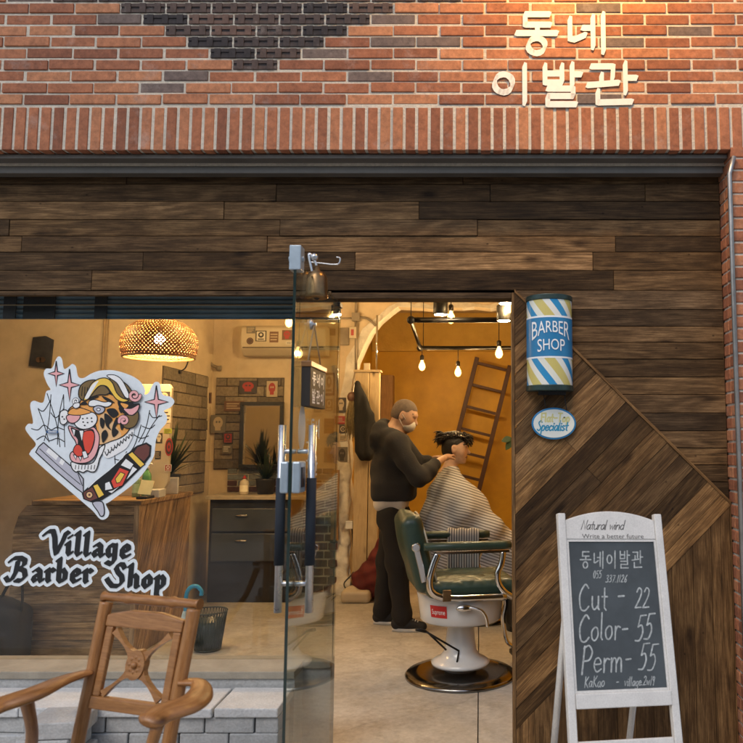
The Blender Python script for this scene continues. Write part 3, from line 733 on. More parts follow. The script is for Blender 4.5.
# ---- glass door standing open
DX, DW, DZ1 = -.665, .855, 2.055
DY0, DY1 = .02, .02 - DW
def DP(y, z, off=0): return V((DX + off, y, z))
door = MB(); door.box((DX - .005, DY1, .012), (DX + .005, DY0, DZ1)); door = door.build('door', M_dglass, B)
m = MB()
m.box((DX - .0052, DY1 - .0016, .012), (DX + .0052, DY1 - .0001, DZ1))
m.box((DX - .0052, DY1, DZ1 + .0001), (DX + .0052, DY0, DZ1 + .0016)); m.build('glass_edge', M_gedge, door)
m = MB(); m.box((DX - .021, DY1 - .006, DZ1 - .035), (DX + .021, DY1 + .05, DZ1 + .055))
m.lathe([(.011, -.028), (.011, .028)], (DX, DY1 + .02, DZ1 + .01), 10, roty(R(90))); m.build('top_clamp', M_bluegrey, door, bevel=.003)
m = MB(); m.box((DX - .02, DY0 - .09, -.0), (DX + .02, DY0 + .02, .05)); m.build('hinge', M_satin, door, bevel=.003)
m = MB(); m.box((DX - .013, DY0 - .06, DZ1 - .02), (DX + .013, DY0 + .005, DZ1 + .0)); m.build('hinge', M_iron, door, bevel=.002)
# handles on both faces
HY = DY1 + .09
for sx in (-1, 1):
    xh = DX + sx * .055
    m = MB(); m.tube([(xh, HY, .80), (xh, HY, 1.465)], .0145, 12)
    for z in (.90, 1.37): m.tube([(DX + sx * .005, HY, z), (xh, HY, z)], .009, 8)
    h = m.build('handle', M_satin, door)
    m = MB(); m.tube([(xh, HY, .965), (xh, HY, 1.275)], .0185, 12); m.build('grip', M_grip, door)
m = MB()
for sx in (-1, 1):
    m.box((DX + sx * .006 - (.03 if sx < 0 else 0), DY1 - .004, 1.225), (DX + sx * .006 + (.03 if sx > 0 else 0), DY1 + .085, 1.335))
m.build('lock', M_bluegrey, door, bevel=.006)
m = MB()
m.box((DX + .036, DY1 + .01, 1.245), (DX + .04, DY1 + .05, 1.315)); m.build('lock_plate', M_black, door, bevel=.001)
# white decals on the door glass
m = MB()
fnD = lambda y, z, k=0: (DX + .0055 + k * 1e-4, y, z)
yc, zc_ = -.70, 1.455
m.poly([fnD(yc + .055 * math.cos(a), zc_ + .085 * math.sin(a)) for a in [2 * math.pi * i / 24 for i in range(24)]])
M_decal = flat('white vinyl', (.62, .66, .6), .5)
m.build('oval_decal', M_decal, door)
m = MB()
for (yy, zz, key) in ((-.56, 1.42, 'dong'), (-.47, 1.42, 'ne'), (-.60, 1.27, 'bal'), (-.5, 1.27, 'gwan')):
    for st in HG[key]: pen(m, [(yy + p[0] * .075, zz + p[1] * .075) for p in st], .009, fnD, k0=1)
for zz in (1.40, 1.33): m.box((DX + .0056, -.62, zz), (DX + .006, -.5, zz + .006))
m.build('glass_lettering', M_decal, door)

# painted shop name on the brickwork
m = MB()
def wfn(o, sx, sz): return lambda x, z, k=0: (o[0] + x * sx, YB - .0055 - k * 1e-5, o[2] + z * sz)
for key, u0, u1, v0, v1 in (('dong', 515, 558, 12, 54), ('ne', 566, 608, 13, 52), ('i', 491, 533, 65, 103), ('bal', 541, 583, 64, 105), ('gwan', 588, 637, 63, 104)):
    a = P(u0, v1, YB - .006); b_ = P(u1, v0, YB - .006); fn = wfn(a, 1, 1)
    for k, st in enumerate(HG[key]):
        pts = [(p[0] * (b_.x - a.x), p[1] * (b_.z - a.z)) for p in st]
        nib(m, pts, .027, .013, R(68), fn, k0=k * 3)
M_sign = flat('white masonry paint', (.80, .79, .74), .7)
m.build('painted_lettering', M_sign, B)

# ================================================================== ROOM
def wall(name, pts, material):
    m = MB(); m.poly(pts); return struct(m.build(name, material))
XA, XB, YA, YBk = -4.9, -2.57, 2.5, 3.65
ZC = 2.92
m = MB(); m.box((XA - .1, .11, 0), (XA, YA, ZC)); struct(m.build('left_wall', M_tan))
m = MB(); m.box((XA, YA, 0), (XB, YA + .12, ZC)); m.box((XB - .12, YA + .121, 0), (XB, YBk + .2, ZC)); struct(m.build('corner_wall', M_tan))
# partition with a broken-out opening: the solid part runs to a ragged edge
m = MB()
edge = [(-1.235, 0)]
for v, u in ((600, 350), (585, 353), (560, 349), (540, 352), (520, 348), (500, 351), (480, 347), (460, 350), (440, 348), (420, 350), (400, 350), (380, 353), (362, 357), (345, 364), (332, 371), (322, 379), (313, 389), (307, 398)):
    p = P(u, v, YBk); edge.append((p.x + rnd(-.008, .008), max(0.02, p.z)))
top = []
x = edge[-1][0] + .08
while x < 1.5:
    top.append((x, edge[-1][1] + rnd(-.025, .012))); x += rnd(.05, .16)
ZT = ZC
outl = [(XB, 0)] + edge + top + [(1.5, ZT), (XB, ZT)]
m.prism([(p[0], YBk, p[1]) for p in outl], (0, .16, 0))
pw = struct(m.build('partition_wall', M_tan))
# rough white plaster border where the opening was broken through
m = MB(); inner = edge + top; bw = []
for i, p in enumerate(inner):
    wq = .075 + rnd(-.03, .03)
    bw.append((p[0] - wq, p[1] + (0 if i < 12 else wq * .4)) if i < 16 else (p[0] - .02, p[1] + wq * .7))
for i in range(len(inner) - 1):
    m.poly([(inner[i][0], YBk - .012, inner[i][1]), (inner[i + 1][0], YBk - .012, inner[i + 1][1]), (bw[i + 1][0], YBk - .003, bw[i + 1][1]), (bw[i][0], YBk - .003, bw[i][1])])
    m.poly([(inner[i][0], YBk - .012, inner[i][1]), (inner[i][0] + .012, YBk + .165, inner[i][1]), (inner[i + 1][0] + .012, YBk + .165, inner[i + 1][1]), (inner[i + 1][0], YBk - .012, inner[i + 1][1])])
struct(m.build('wall_edge_trim', M_peel))
# white-washed stub of the wall below
s_ = SDF((-1.46, YBk - .09, -.02), (-1.2, YBk + .02, 1.3), .012)
s_.rbox((-1.3, YBk + .0, .6), (.07, .03, .62), .02)
for i in range(26): s_.ell((-1.3 + rnd(-.06, .06), YBk - .03, rnd(0, 1.2)), (rnd(.02, .05), .02, rnd(.03, .09)), k=.02)
s_.ell((-1.24, YBk - .04, .04), (.16, .05, .09), k=.04)
struct(s_.mesh('wall_stub', M_peel))
# dark red brick toothing at its left
m = MB()
z = .02; i = 0
while z < 1.02:
    x1 = -1.37 + (.035 if i % 2 else 0)
    m.box((-1.66, YBk - .055, z), (x1 - .09, YBk - .001, z + .062), (rnd(.3, 1), 0, 0)); m.box((x1 - .08, YBk - .055 + rnd(-.004, .004), z), (x1, YBk - .001, z + .062), (rnd(.3, 1), 0, 0))
    z += .078; i += 1
struct(m.build('brick_wall_base', M_darkbrick, bevel=.003))
m = MB(); m.box((-1.655, YBk - .048, .0), (-1.4, YBk - .002, 1.03)); struct(m.build('brick_wall_mortar', M_peel))
# back room
YR = 5.2
wall('back_wall', [(-1.6, YR, 0), (1.5, YR, 0), (1.5, YR, ZC), (-1.6, YR, ZC)], M_yellow)
wall('back_room_wall', [(-1.27, YBk + .17, 0), (-1.27, YR, 0), (-1.27, YR, ZC), (-1.27, YBk + .17, ZC)], M_yellow)
m = MB(); zq = P(440, 351, YR - .06).z; m.box((-1.26, YR - .06, zq), (1.45, YR - .002, ZC - .002)); struct(m.build('back_wall_beam', M_yrough))
m = MB(); m.box((1.45, .11, 0), (1.55, YR, ZC)); struct(m.build('right_wall', M_yellow))
m = MB(); m.box((XA - .1, .11, ZC), (1.55, YR + .1, ZC + .1)); struct(m.build('ceiling', M_ceil))

# ================================================================== WINDOW STICKERS
YS = .0325
K_out = flat('pale blue vinyl', (.78, .86, .91), .35); K_in = flat('sticker ground blue', (.76, .84, .90), .35); K_blk = flat('sticker black', (.008, .008, .009), .7)
K_pink = flat('sticker pink', (.86, .44, .45), .4); K_org = flat('sticker orange', (.88, .40, .10), .4); K_brn = flat('sticker hair brown', (.20, .13, .05), .4)
K_yel = flat('sticker yellow', (.90, .60, .09), .4); K_red = flat('sticker red', (.74, .08, .05), .4); K_wht = flat('sticker white', (.86, .88, .89), .4)
K_gry = flat('sticker lilac grey', (.52, .53, .61), .4); K_dbr = flat('sticker oxblood', (.16, .055, .045), .4); K_navy = flat('sticker navy', (.05, .12, .26), .4); K_tan = flat('sticker pale orange', (.82, .52, .26), .4)
TM = [K_out, K_in, K_blk, K_pink, K_org, K_brn, K_yel, K_red, K_wht, K_gry, K_dbr, K_navy, K_tan]
OUT, INN, BLK, PNK, ORG, BRN, YEL, RED, WHT, GRY, DBR, NAV, TAN = range(13)
tm = MB(); lay = [0]
def tfn(x, y, k=0):
    p = P(20 + x / 4.125, 345 + y / 4.125, YS); return (p.x, YS - .0002 - lay[0] * .00006 - k * .000004, p.z)
def art(pts, mi, outline=3.0, smooth=True, close=True):
    lay[0] += 1
    q = [(p.x, p.y) for p in cr([V((a, b, 0)) for a, b in pts], 4, True)] if smooth else list(pts)
    tm.poly([tfn(x, y) for x, y in q], mi=mi)
    if outline:
        lay[0] += 1; pen(tm, q + [q[0]], outline * 1.45, tfn, BLK, caps=False)
def ink(pts, wd=3.0, mi=BLK, smooth=True, w2=None):
    lay[0] += 1
    q = [(p.x, p.y) for p in cr([V((a, b, 0)) for a, b in pts], 4)] if smooth and len(pts) > 2 else list(pts)
    pen(tm, q, wd * (1.5 if mi == BLK and wd < 6 else 1), tfn, mi, w2=w2)
base = [(148, 60), (160, 47), (173, 58), (182, 98), (203, 88), (216, 78), (231, 90), (240, 130), (262, 136), (290, 120), (320, 108), (350, 104), (390, 105), (432, 116), (470, 132), (500, 155),
        (516, 185), (514, 203), (530, 198), (546, 165), (560, 152), (577, 160), (588, 203), (622, 214), (637, 234), (620, 258), (594, 272), (606, 292), (603, 322), (578, 352), (562, 388), (557, 425), (547, 470), (482, 560), (372, 645),
        (354, 655), (368, 690), (358, 714), (332, 719), (300, 684), (255, 645), (60, 474), (42, 442), (66, 410), (38, 372), (22, 345), (34, 325), (54, 320), (42, 250), (56, 230), (84, 238), (98, 232), (108, 192), (126, 184), (112, 160), (98, 120), (108, 98), (132, 95)]
art(base, OUT, 0)
inner = [(75, 262), (95, 255), (118, 240), (122, 205), (150, 170), (200, 150), (250, 150), (300, 130), (380, 122), (450, 140), (495, 175), (500, 240), (540, 270), (560, 300), (575, 295), (560, 340), (540, 400), (500, 470), (430, 560), (340, 630), (262, 560), (240, 520), (100, 405), (60, 360), (50, 345), (70, 335)]
art(inner, INN, 0)
for a in ([(128, 205), (122, 290), (112, 350), (100, 395)], [(180, 205), (182, 300), (185, 420)], [(75, 262), (100, 330), (120, 400)], [(112, 200), (150, 320), (165, 420)], [(180, 205), (160, 300), (155, 410)],
          [(575, 290), (540, 340), (500, 420), (480, 470)], [(535, 270), (520, 340), (490, 400)], [(440, 440), (400, 520)], [(390, 440), (395, 520)], [(500, 330), (470, 420), (420, 480)]):
    ink(a, 2.4)
for a in ([(75, 262), (98, 272), (128, 225)], [(128, 280), (150, 300), (181, 262)], [(48, 345), (75, 350), (100, 330), (128, 350), (152, 340), (183, 350)], [(70, 390), (100, 375), (120, 395), (155, 385), (185, 400)],
          [(535, 280), (550, 300), (585, 292)], [(505, 335), (535, 345), (556, 330)], [(470, 370), (500, 385), (530, 375)], [(390, 470), (420, 475), (440, 450), (470, 440)], [(183, 300), (200, 315), (215, 300)]):
    ink(a, 2.4)
# four-pointed stars
for (cx, cy, rx, ry) in ((150, 118, 32, 52), (205, 165, 42, 66), (563, 235, 48, 68)):
    st = []
    for i in range(4):
        a = R(90 * i - 90); b_ = a + R(45)
        st.append((cx + rx * math.cos(a), cy + ry * math.sin(a))); st.append((cx + .2 * rx * 1.2 * math.cos(b_), cy + .2 * ry * 1.1 * math.sin(b_)))
    art(st, PNK, 3.2, False)
# blade
art([(98, 402), (150, 448), (238, 522), (262, 552), (262, 612), (235, 592), (150, 520), (66, 442), (78, 420)], GRY, 3.2, False)
lay[0] += 1; tm.poly([tfn(*p) for p in ((120, 424), (160, 458), (150, 475), (108, 440))], mi=WHT)
lay[0] += 1; tm.poly([tfn(*p) for p in ((172, 468), (186, 480), (176, 497), (162, 486))], mi=WHT)
ink([(82, 428), (170, 508), (250, 575)], 2, BLK); ink([(240, 530), (258, 580)], 2.2)
art([(300, 650), (338, 646), (348, 672), (347, 700), (334, 706), (322, 686)], GRY, 3)
# handle
art([(482, 418), (522, 404), (541, 416), (537, 458), (505, 500), (420, 585), (338, 638), (296, 647), (264, 634), (258, 612), (280, 590), (370, 520), (450, 446)], BLK, 3, False)
art([(485, 420), (522, 407), (538, 420), (534, 455), (512, 482), (466, 446)], DBR, 2.5, False)
art([(446, 452), (464, 440), (516, 492), (498, 506)], YEL, 2.5, False)
art([(380, 545), (448, 472), (490, 510), (408, 590), (340, 622), (318, 584)], BLK, 0, False)
art([(376, 562), (412, 505), (452, 520), (424, 580), (388, 592)], RED, 2.5, False)
art([(394, 552), (416, 524), (434, 532), (414, 566), (400, 570)], YEL, 2, False)
for tr in (((438, 468), (470, 492), (456, 514), (416, 496)), ((466, 500), (486, 512), (440, 556), (456, 522)), ((352, 570), (370, 562), (384, 594), (352, 600)), ((362, 604), (386, 598), (412, 582), (380, 612))): art(tr, WHT, 1.5, False)
art([(302, 580), (322, 572), (350, 618), (326, 632)], YEL, 2.5, False)
art([(262, 608), (300, 584), (324, 632), (292, 645), (266, 634)], DBR, 2.5, False)
art(circ(288, 618, 14, 14, 12)[:-1], TAN, 2.5, False); art(circ(288, 618, 5, 5, 8)[:-1], DBR, 0, False)
ink([(440, 446), (390, 497), (330, 545), (284, 588)], 3, WHT, True)
# beard and neck fur
art([(330, 412), (372, 398), (420, 380), (452, 350), (472, 335), (470, 365), (458, 395), (440, 425), (410, 445), (372, 465), (352, 462), (340, 440)], WHT, 0)
art([(214, 482), (250, 492), (298, 488), (318, 460), (330, 425), (352, 412), (345, 440), (330, 470), (322, 500), (312, 520), (296, 524), (278, 518), (262, 526), (244, 520), (232, 524), (216, 508)], WHT, 3)
for i in range(7): ink([(232 + i * 13, 496), (230 + i * 13, 512)], 2)
for i in range(9): ink([(352 + i * 13, 440 - i * 9), (360 + i * 13, 455 - i * 10), (368 + i * 12, 440 - i * 10)], 2.4)
# head
art([(202, 275), (215, 255), (250, 236), (262, 205), (330, 190), (400, 215), (440, 246), (462, 300), (455, 345), (425, 378), (375, 398), (330, 412), (322, 380), (318, 350), (308, 322), (270, 300), (230, 296)], ORG, 3)
art([(330, 300), (360, 280), (395, 330), (420, 375), (375, 396), (334, 408), (328, 370)], TAN, 0)
# mouth
art([(202, 335), (232, 342), (260, 352), (300, 338), (318, 350), (330, 378), (326, 420), (312, 458), (286, 482), (250, 488), (218, 480), (208, 458), (218, 440), (240, 448), (232, 400), (214, 372)], PNK, 3)
art([(212, 340), (240, 350), (262, 356), (300, 346), (312, 372), (308, 412), (292, 446), (270, 462), (246, 452), (240, 420), (240, 390), (222, 368)], BLK, 0)
art([(262, 362), (296, 352), (310, 372), (304, 412), (288, 446), (272, 440), (262, 400)], RED, 2.5)
art([(222, 440), (232, 414), (248, 412), (260, 430), (262, 452), (244, 462)], RED, 2.5)
for tr in (((246, 352), (266, 352), (258, 398)), ((216, 344), (232, 350), (226, 378)), ((258, 440), (274, 436), (284, 462), (266, 470)), ((222, 452), (236, 456), (234, 474)), ((244, 458), (258, 462), (252, 478))): art(tr, WHT, 2, False)
# muzzle, nose
art([(166, 292), (172, 274), (192, 268), (204, 284), (200, 312), (186, 328), (170, 322)], WHT, 3)
art([(228, 322), (244, 296), (268, 280), (302, 278), (320, 294), (318, 320), (298, 340), (266, 348), (240, 340)], WHT, 3)
art([(194, 296), (214, 286), (250, 290), (246, 308), (226, 322), (204, 318)], PNK, 3)
art([(200, 282), (214, 264), (244, 258), (280, 268), (296, 278), (262, 288), (236, 290), (212, 288)], ORG, 2.5)
for p in ((262, 304), (280, 302), (298, 302), (264, 318), (282, 320), (300, 316), (178, 296), (186, 306), (270, 332)): art(circ(p[0], p[1], 4, 3, 8)[:-1], BLK, 0, False)
# eye and brow
art([(286, 250), (290, 232), (312, 226), (350, 236), (378, 232), (380, 246), (360, 256), (330, 250), (306, 254)], WHT, 2.6)
art([(305, 262), (325, 250), (352, 260), (346, 278), (322, 284)], GRY, 3); art(circ(327, 266, 8, 6, 10)[:-1], WHT, 2, False)
# stripes
for st in ([(335, 300), (352, 312), (346, 345), (334, 330)], [(360, 268), (392, 262), (410, 285), (385, 300)], [(352, 282), (385, 306), (370, 330), (380, 352), (358, 332)], [(400, 300), (416, 312), (396, 340), (410, 358), (388, 380), (382, 350)], [(340, 365), (356, 350), (366, 372), (350, 400), (342, 398)],
           [(424, 292), (436, 320), (424, 352), (416, 330)], [(270, 222), (296, 214), (330, 212), (300, 226)], [(340, 210), (372, 222), (394, 240), (362, 232)], [(250, 246), (270, 232), (282, 246)], [(410, 258), (432, 262), (420, 282)]): art(st, BLK, 0)
# ear
art([(408, 232), (436, 228), (470, 244), (496, 244), (490, 268), (464, 290), (440, 286), (420, 268)], BLK, 3)
art([(430, 262), (462, 262), (494, 246), (488, 272), (462, 292), (444, 280)], PNK, 2.6); art([(418, 240), (450, 248), (436, 262)], ORG, 0)
# mane and curls
art([(246, 210), (248, 182), (262, 160), (292, 146), (330, 150), (372, 190), (360, 205), (330, 206), (296, 216), (270, 226), (258, 226)], BRN, 3)
art([(372, 142), (420, 148), (452, 172), (470, 205), (474, 232), (446, 236), (424, 226), (398, 196)], BRN, 3)
art([(412, 300), (438, 288), (470, 290), (490, 276), (492, 306), (476, 336), (446, 344), (426, 330)], BRN, 3)
for i in range(4): ink([(262 + i * 10, 172 + i * 2), (258 + i * 12, 210)], 2.2)
for i in range(4): ink([(404 + i * 15, 160 + i * 8), (440 + i * 8, 224)], 2.2)
art([(266, 226), (284, 190), (300, 160), (330, 140), (362, 138), (386, 158), (402, 196), (424, 218), (452, 228), (430, 236), (402, 224), (380, 196), (362, 172), (336, 168), (316, 184), (296, 210), (282, 226)], YEL, 3)
art([(272, 220), (288, 186), (306, 160), (328, 148), (318, 166), (300, 196), (286, 220)], WHT, 0)
art([(362, 128), (392, 124), (420, 140), (440, 172), (456, 214), (440, 218), (420, 186), (402, 156)], WHT, 2.4)
for (c, rr, ph) in (((476, 208), 24, 0), ((432, 312), 20, 160), ((236, 232), 14, 60)):
    sp = [(c[0] + rr * (1 - i / 22) * math.cos(R(ph + i * 28)), c[1] + rr * (1 - i / 22) * math.sin(R(ph + i * 28))) for i in range(18)]
    ink(sp, 15 if rr > 15 else 10); ink(sp, 10 if rr > 15 else 6, PNK if rr > 15 else WHT)
art([(222, 252), (232, 240), (250, 240), (250, 254), (234, 262)], WHT, 2.4)
# little navy tag on the web
art([(112, 358), (116, 353), (160, 353), (164, 358), (160, 364), (116, 364)], NAV, 0, False)
lay[0] += 1
for i in range(6): tm.poly([tfn(122 + i * 6, 356), tfn(126 + i * 6, 356), tfn(126 + i * 6, 361), tfn(122 + i * 6, 361)], mi=WHT)
tag(tm.build('tiger_sticker', TM), 'pale blue tattoo style sticker of a roaring tiger head, razor and web on window', 'sticker')

# "Village Barber Shop" in broad-nib lettering
sm = MB()
VB = {
 'V': (.74, [[(-.10, .80), (.05, .96), (.26, .98), (.36, .72), (.42, .30), (.50, .02)], [(.50, .04), (.74, .62), (.84, .96), (.94, .90)]]),
 'i': (.27, [[(.0, .46), (.08, .54), (.09, .12), (.16, .02), (.24, .1)], [(.10, .76), (.16, .80)]]),
 'l': (.27, [[(.0, .9), (.09, 1.0), (.09, .12), (.16, .02), (.24, .1)]]),
 'a': (.46, [[(.08, .46), (.2, .54), (.33, .44), (.34, .12), (.40, .02), (.46, .08)], [(.33, .30), (.12, .26), (.06, .12), (.14, .02), (.33, .16)]]),
 'g': (.47, [[(.34, .5), (.16, .52), (.06, .34), (.08, .12), (.18, .04), (.34, .2)], [(.36, .54), (.37, -.1), (.26, -.30), (.04, -.22)]]),
 'e': (.42, [[(.08, .24), (.34, .34), (.32, .48), (.18, .54), (.07, .38), (.07, .14), (.18, .02), (.38, .12)]]),
 'B': (.78, [[(-.18, .16), (-.08, .02), (.08, .06), (.24, .40), (.30, .86)], [(-.04, .84), (.10, .98), (.40, 1.0), (.60, .90), (.58, .70), (.34, .55)], [(.34, .55), (.60, .46), (.66, .22), (.48, .02), (.26, .04)]]),
 'r': (.35, [[(.0, .46), (.08, .54), (.09, .08), (.14, .02)], [(.09, .40), (.22, .54), (.34, .46)]]),
 'b': (.46, [[(.0, .92), (.08, 1.0), (.08, .12), (.18, .02), (.34, .10), (.36, .38), (.24, .54), (.09, .40)]]),
 'S': (.62, [[(.56, .82), (.46, .98), (.28, .98), (.18, .80), (.28, .62), (.46, .46), (.50, .22), (.34, .02), (.06, .02), (-.12, .20), (-.20, .32)]]),
 'h': (.48, [[(.0, .92), (.08, 1.0), (.08, .04)], [(.09, .38), (.24, .54), (.36, .44), (.37, .04), (.44, .02)]]),
 'o': (.46, [[(.22, .54), (.08, .40), (.07, .16), (.2, .02), (.36, .16), (.36, .40), (.22, .54)]]),
 'p': (.48, [[(.0, .46), (.08, .54), (.08, -.28), (.12, -.34)], [(.09, .42), (.24, .54), (.36, .42), (.36, .16), (.24, .02), (.09, .1)]]),
}
def vword(word, u, v, size, rot):
    o = P(u, v, YS); sz = size; x = 0; ca, sa = math.cos(rot), math.sin(rot)
    for ch in word:
        adv, st = VB[ch]
        for pts in st:
            yield [(o.x + ((p[0] + x) * ca - p[1] * sa) * sz, o.z + ((p[0] + x) * sa + p[1] * ca) * sz) for p in pts]
        x += (adv * 1.12 + .085)
words = [list(vword('Village', 45, 553.5, .106, R(-3.0))), list(vword('Barber', 10, 581, .106, R(-1.0))), list(vword('Shop', 111, 586, .102, R(-2.5)))]
cnt_ = 0
for mi_, w_, t_, rd_ in ((0, .0235, .008, .0155), (1, .0225, .0060, .0012)):
    for wd in words:
        for st in wd:
            for i in range(len(st) - 1):
                cnt_ += 1; nib(sm, st[i:i + 2], w_, t_, R(35), lambda x, z, k=0: (x, YS - .0002 - cnt_ * .000016, z), mi_, 0, rd_)
    cnt_ += 20
tag(sm.build('shop_name_sticker', [K_out, flat('sticker charcoal', (.012, .014, .016), .75)]), 'black blackletter shop name sticker with pale blue outline on the window', 'sticker')

# ================================================================== BARBER SIGN
yf = -.135
pt, pb = P(551, 296, yf), P(551, 387, yf); RX = .105
M_teal = mat('dark green cap', (.03, .055, .05), .35, .3, .2, 20)
sg = thing('barber_sign', 'round fronted barber shop sign with blue, cream and white slanting stripes', 'sign', (pt.x, -.03, pb.z))
cx = pt.x; ycn = -.035; ry = .10
def arc(t, k=0): a = math.pi * t; return V((cx - (RX + k) * math.cos(a), ycn - (ry + k) * math.sin(a), 0))
mS, nt, b = newmat('slanting stripes')
uv = nd(nt, 'ShaderNodeUVMap'); sp = nd(nt, 'ShaderNodeSeparateXYZ'); nt.links.new(uv.outputs[0], sp.inputs[0])
f = math_(nt, 'FRACT', math_(nt, 'ADD', math_(nt, 'MULTIPLY', sp.outputs[0], 7.4), math_(nt, 'MULTIPLY', sp.outputs[1], 4.6)))
r = ramp(nt, f, [(0, (.03, .26, .52)), (.24, (.72, .74, .66)), (.46, (.58, .50, .16)), (.78, (.74, .75, .70))], 'CONSTANT')
nt.links.new(r.outputs[0], b.inputs['Base Color']); b.inputs['Roughness'].default_value = .3
M_bblue = mat('sign blue', (.025, .20, .42), .35, 0, .08, 12)
m = MB(); nseg = 28
for i in range(nseg):
    t0, t1 = i / nseg, (i + 1) / nseg
    a0, a1 = arc(t0), arc(t1); l0, l1 = t0 * .29, t1 * .29
    m.poly([(a0.x, a0.y, pb.z + .012), (a1.x, a1.y, pb.z + .012), (a1.x, a1.y, pt.z - .012), (a0.x, a0.y, pt.z - .012)], [(l0, 0), (l1, 0), (l1, .43), (l0, .43)], smooth=True)
m.build('striped_panel', mS, sg)
zb0, zb1 = P(551, 356, yf).z, P(551, 317, yf).z
def band(k, z0, z1, name, mm):
    m = MB()
    for i in range(nseg):
        a0, a1 = arc(i / nseg, k), arc((i + 1) / nseg, k)
        m.poly([(a0.x, a0.y, z0), (a1.x, a1.y, z0), (a1.x, a1.y, z1), (a0.x, a0.y, z1)], smooth=True)
    return m.build(name, mm, sg)
band(.0012, zb0, zb1, 'name_band', M_bblue)
band(.0008, zb0 - .008, zb1 + .008, 'band_edge', K_wht)
for z0, z1, kk, nm in ((pt.z - .012, pt.z + .012, .004, 'cap'), (pb.z - .014, pb.z + .012, .004, 'cap')):
    m = MB(); pts = [(arc(i / nseg, kk).x, arc(i / nseg, kk).y, z0) for i in range(nseg + 1)] + [(cx + RX + kk, -.032, z0), (cx - RX - kk, -.032, z0)]
    m.prism(pts, (0, 0, z1 - z0)); m.build(nm, M_teal, sg, bevel=.003)
m = MB(); m.box((cx - RX * .9, -.034, pb.z), (cx + RX * .9, -.024, pt.z)); m.build('back_plate', M_teal, sg)
# lettering bent round the drum
def sign_word(txt, zlo, zhi, width, arch):
    vs_, fs = font_polys(txt); xs = [p[0] for p in vs_]; ys = [p[1] for p in vs_]; x0, x1, y0, y1 = min(xs), max(xs), min(ys), max(ys)
    m = MB(); pts = []
    for (x, y) in vs_:
        t = (x - x0) / (x1 - x0); h = (y - y0) / (y1 - y0)
        lo = zlo + arch * (1 - (2 * t - 1) ** 2)
        z = lo + h * (zhi - lo); off = (t - .5) * width; a = math.asin(max(-1, min(1, off / RX)))
        pts.append((cx + (RX + .0035) * math.sin(a), ycn - (ry + .0035) * math.cos(a), z))
    n = len(m.v); m.v.extend(pts)
    for f_ in fs: m.face([n + i for i in f_], [(0, 0)] * len(f_))
    return m
hz = zb1 - zb0
sign_word('BARBER', zb0 + hz * .42, zb1 - hz * .10, .165, hz * .20).build('lettering', K_wht, sg)
sign_word('SHOP', zb0 + hz * .10, zb0 + hz * .44, .12, .012).build('lettering', K_wht, sg)
m = MB(); m.box((cx - .055, -.075, pb.z - .03), (cx + .07, -.03, pb.z - .015)); m.build('bracket', M_black, sg)
# oval sign hanging under it
oc = P(554, 423.5, -.05)
ov = thing('oval_sign', 'small white oval sign with blue rim reading Specialist, hung under striped sign', 'sign', (oc.x, oc.y, oc.z))
el = lambda rx, rz, n=40: [(oc.x + rx * math.cos(2 * math.pi * i / n), oc.z + rz * math.sin(2 * math.pi * i / n)) for i in range(n)]
m = MB(); m.prism([(x, -.045, z) for x, z in el(.102, .073)], (0, .016, 0)); m.build('rim', M_bblue, ov, bevel=.002)
m = MB(); m.prism([(x, -.0475, z) for x, z in el(.094, .065)], (0, .003, 0)); m.build('board', mat('sign ivory', (.72, .74, .68), .4, 0, .06, 10), ov)
m = MB()
K_pale = flat('pale gold lettering', (.62, .58, .25), .5); K_blu2 = flat('teal script', (.03, .26, .42), .5)
fno = lambda x, z, k=0: (oc.x + x, -.0480 - k * .00002, oc.z + z)
st, _ = line('Flat-Top', -.062, .008, .040, .1, .04, cond=.85)
for k, s_ in enumerate(st): pen(m, s_, .007, fno, 0, k * .3)
st, _ = line('Specialist', -.080, -.032, .044, .22, .0, cond=.85)
for k, s_ in enumerate(st): pen(m, s_, .0062, fno, 1, k * .3)
m.build('lettering', [K_pale, K_blu2], ov)
for dx in (-.035, .06):
    m = MB(); m.tube([(oc.x + dx, -.04, oc.z + .06), (oc.x + dx - .012, -.045, pb.z - .02)], .0022, 6); m.build('wire', M_black, ov)

# ================================================================== CHALKBOARD STAND
ct = P(609, 514, -.56)
cb = thing('chalkboard_stand', 'white framed chalkboard price stand with arched header, on the pavement', 'sign', (0, 0, 0))
Wd, Ht, TOP = .42, 1.17, 0
# local frame: x right, z up along the board (0 = foot), y depth (front = -)
M_slate = mat('chalkboard slate', (.062, .075, .083), .85, 0, .3, 4)
M_chalk = mat('chalk', (.40, .43, .43), .95, 0, .45, 130)
m = MB(); m.box((-Wd / 2, -.014, 0), (-Wd / 2 + .030, .014, Ht)); m.build('post', M_wpaint, cb, bevel=.004)
m = MB(); m.box((Wd / 2 - .030, -.014, 0), (Wd / 2, .014, Ht)); m.build('post', M_wpaint, cb, bevel=.004)
x0, x1 = -Wd / 2 + .0305, Wd / 2 - .0305
m = MB(); n = 20; arcp = [(x0 + (x1 - x0) * i / n, -.009, Ht - .025 + .034 * (1 - (2 * i / n - 1) ** 2)) for i in range(n + 1)]
m.prism([(x0, -.009, Ht - .096), (x1, -.009, Ht - .096)] + arcp[::-1], (0, .018, 0)); m.build('header', M_wpaint, cb, bevel=.003)
zb_ = .540; zt_ = Ht - .096
m = MB(); m.box((x0, -.003, zb_), (x1, .006, zt_ - .0005)); m.build('board', M_slate, cb)
m = MB()
for q in (((x0, -.0075, zb_), (x0 + .008, -.0035, zt_ - .001)), ((x1 - .008, -.0075, zb_), (x1, -.0035, zt_ - .001)), ((x0 + .0085, -.0075, zt_ - .009), (x1 - .0085, -.0035, zt_ - .001)), ((x0 + .0085, -.0075, zb_), (x1 - .0085, -.0035, zb_ + .008))): m.box(*q)
m.build('board_edge', M_wpaint, cb)
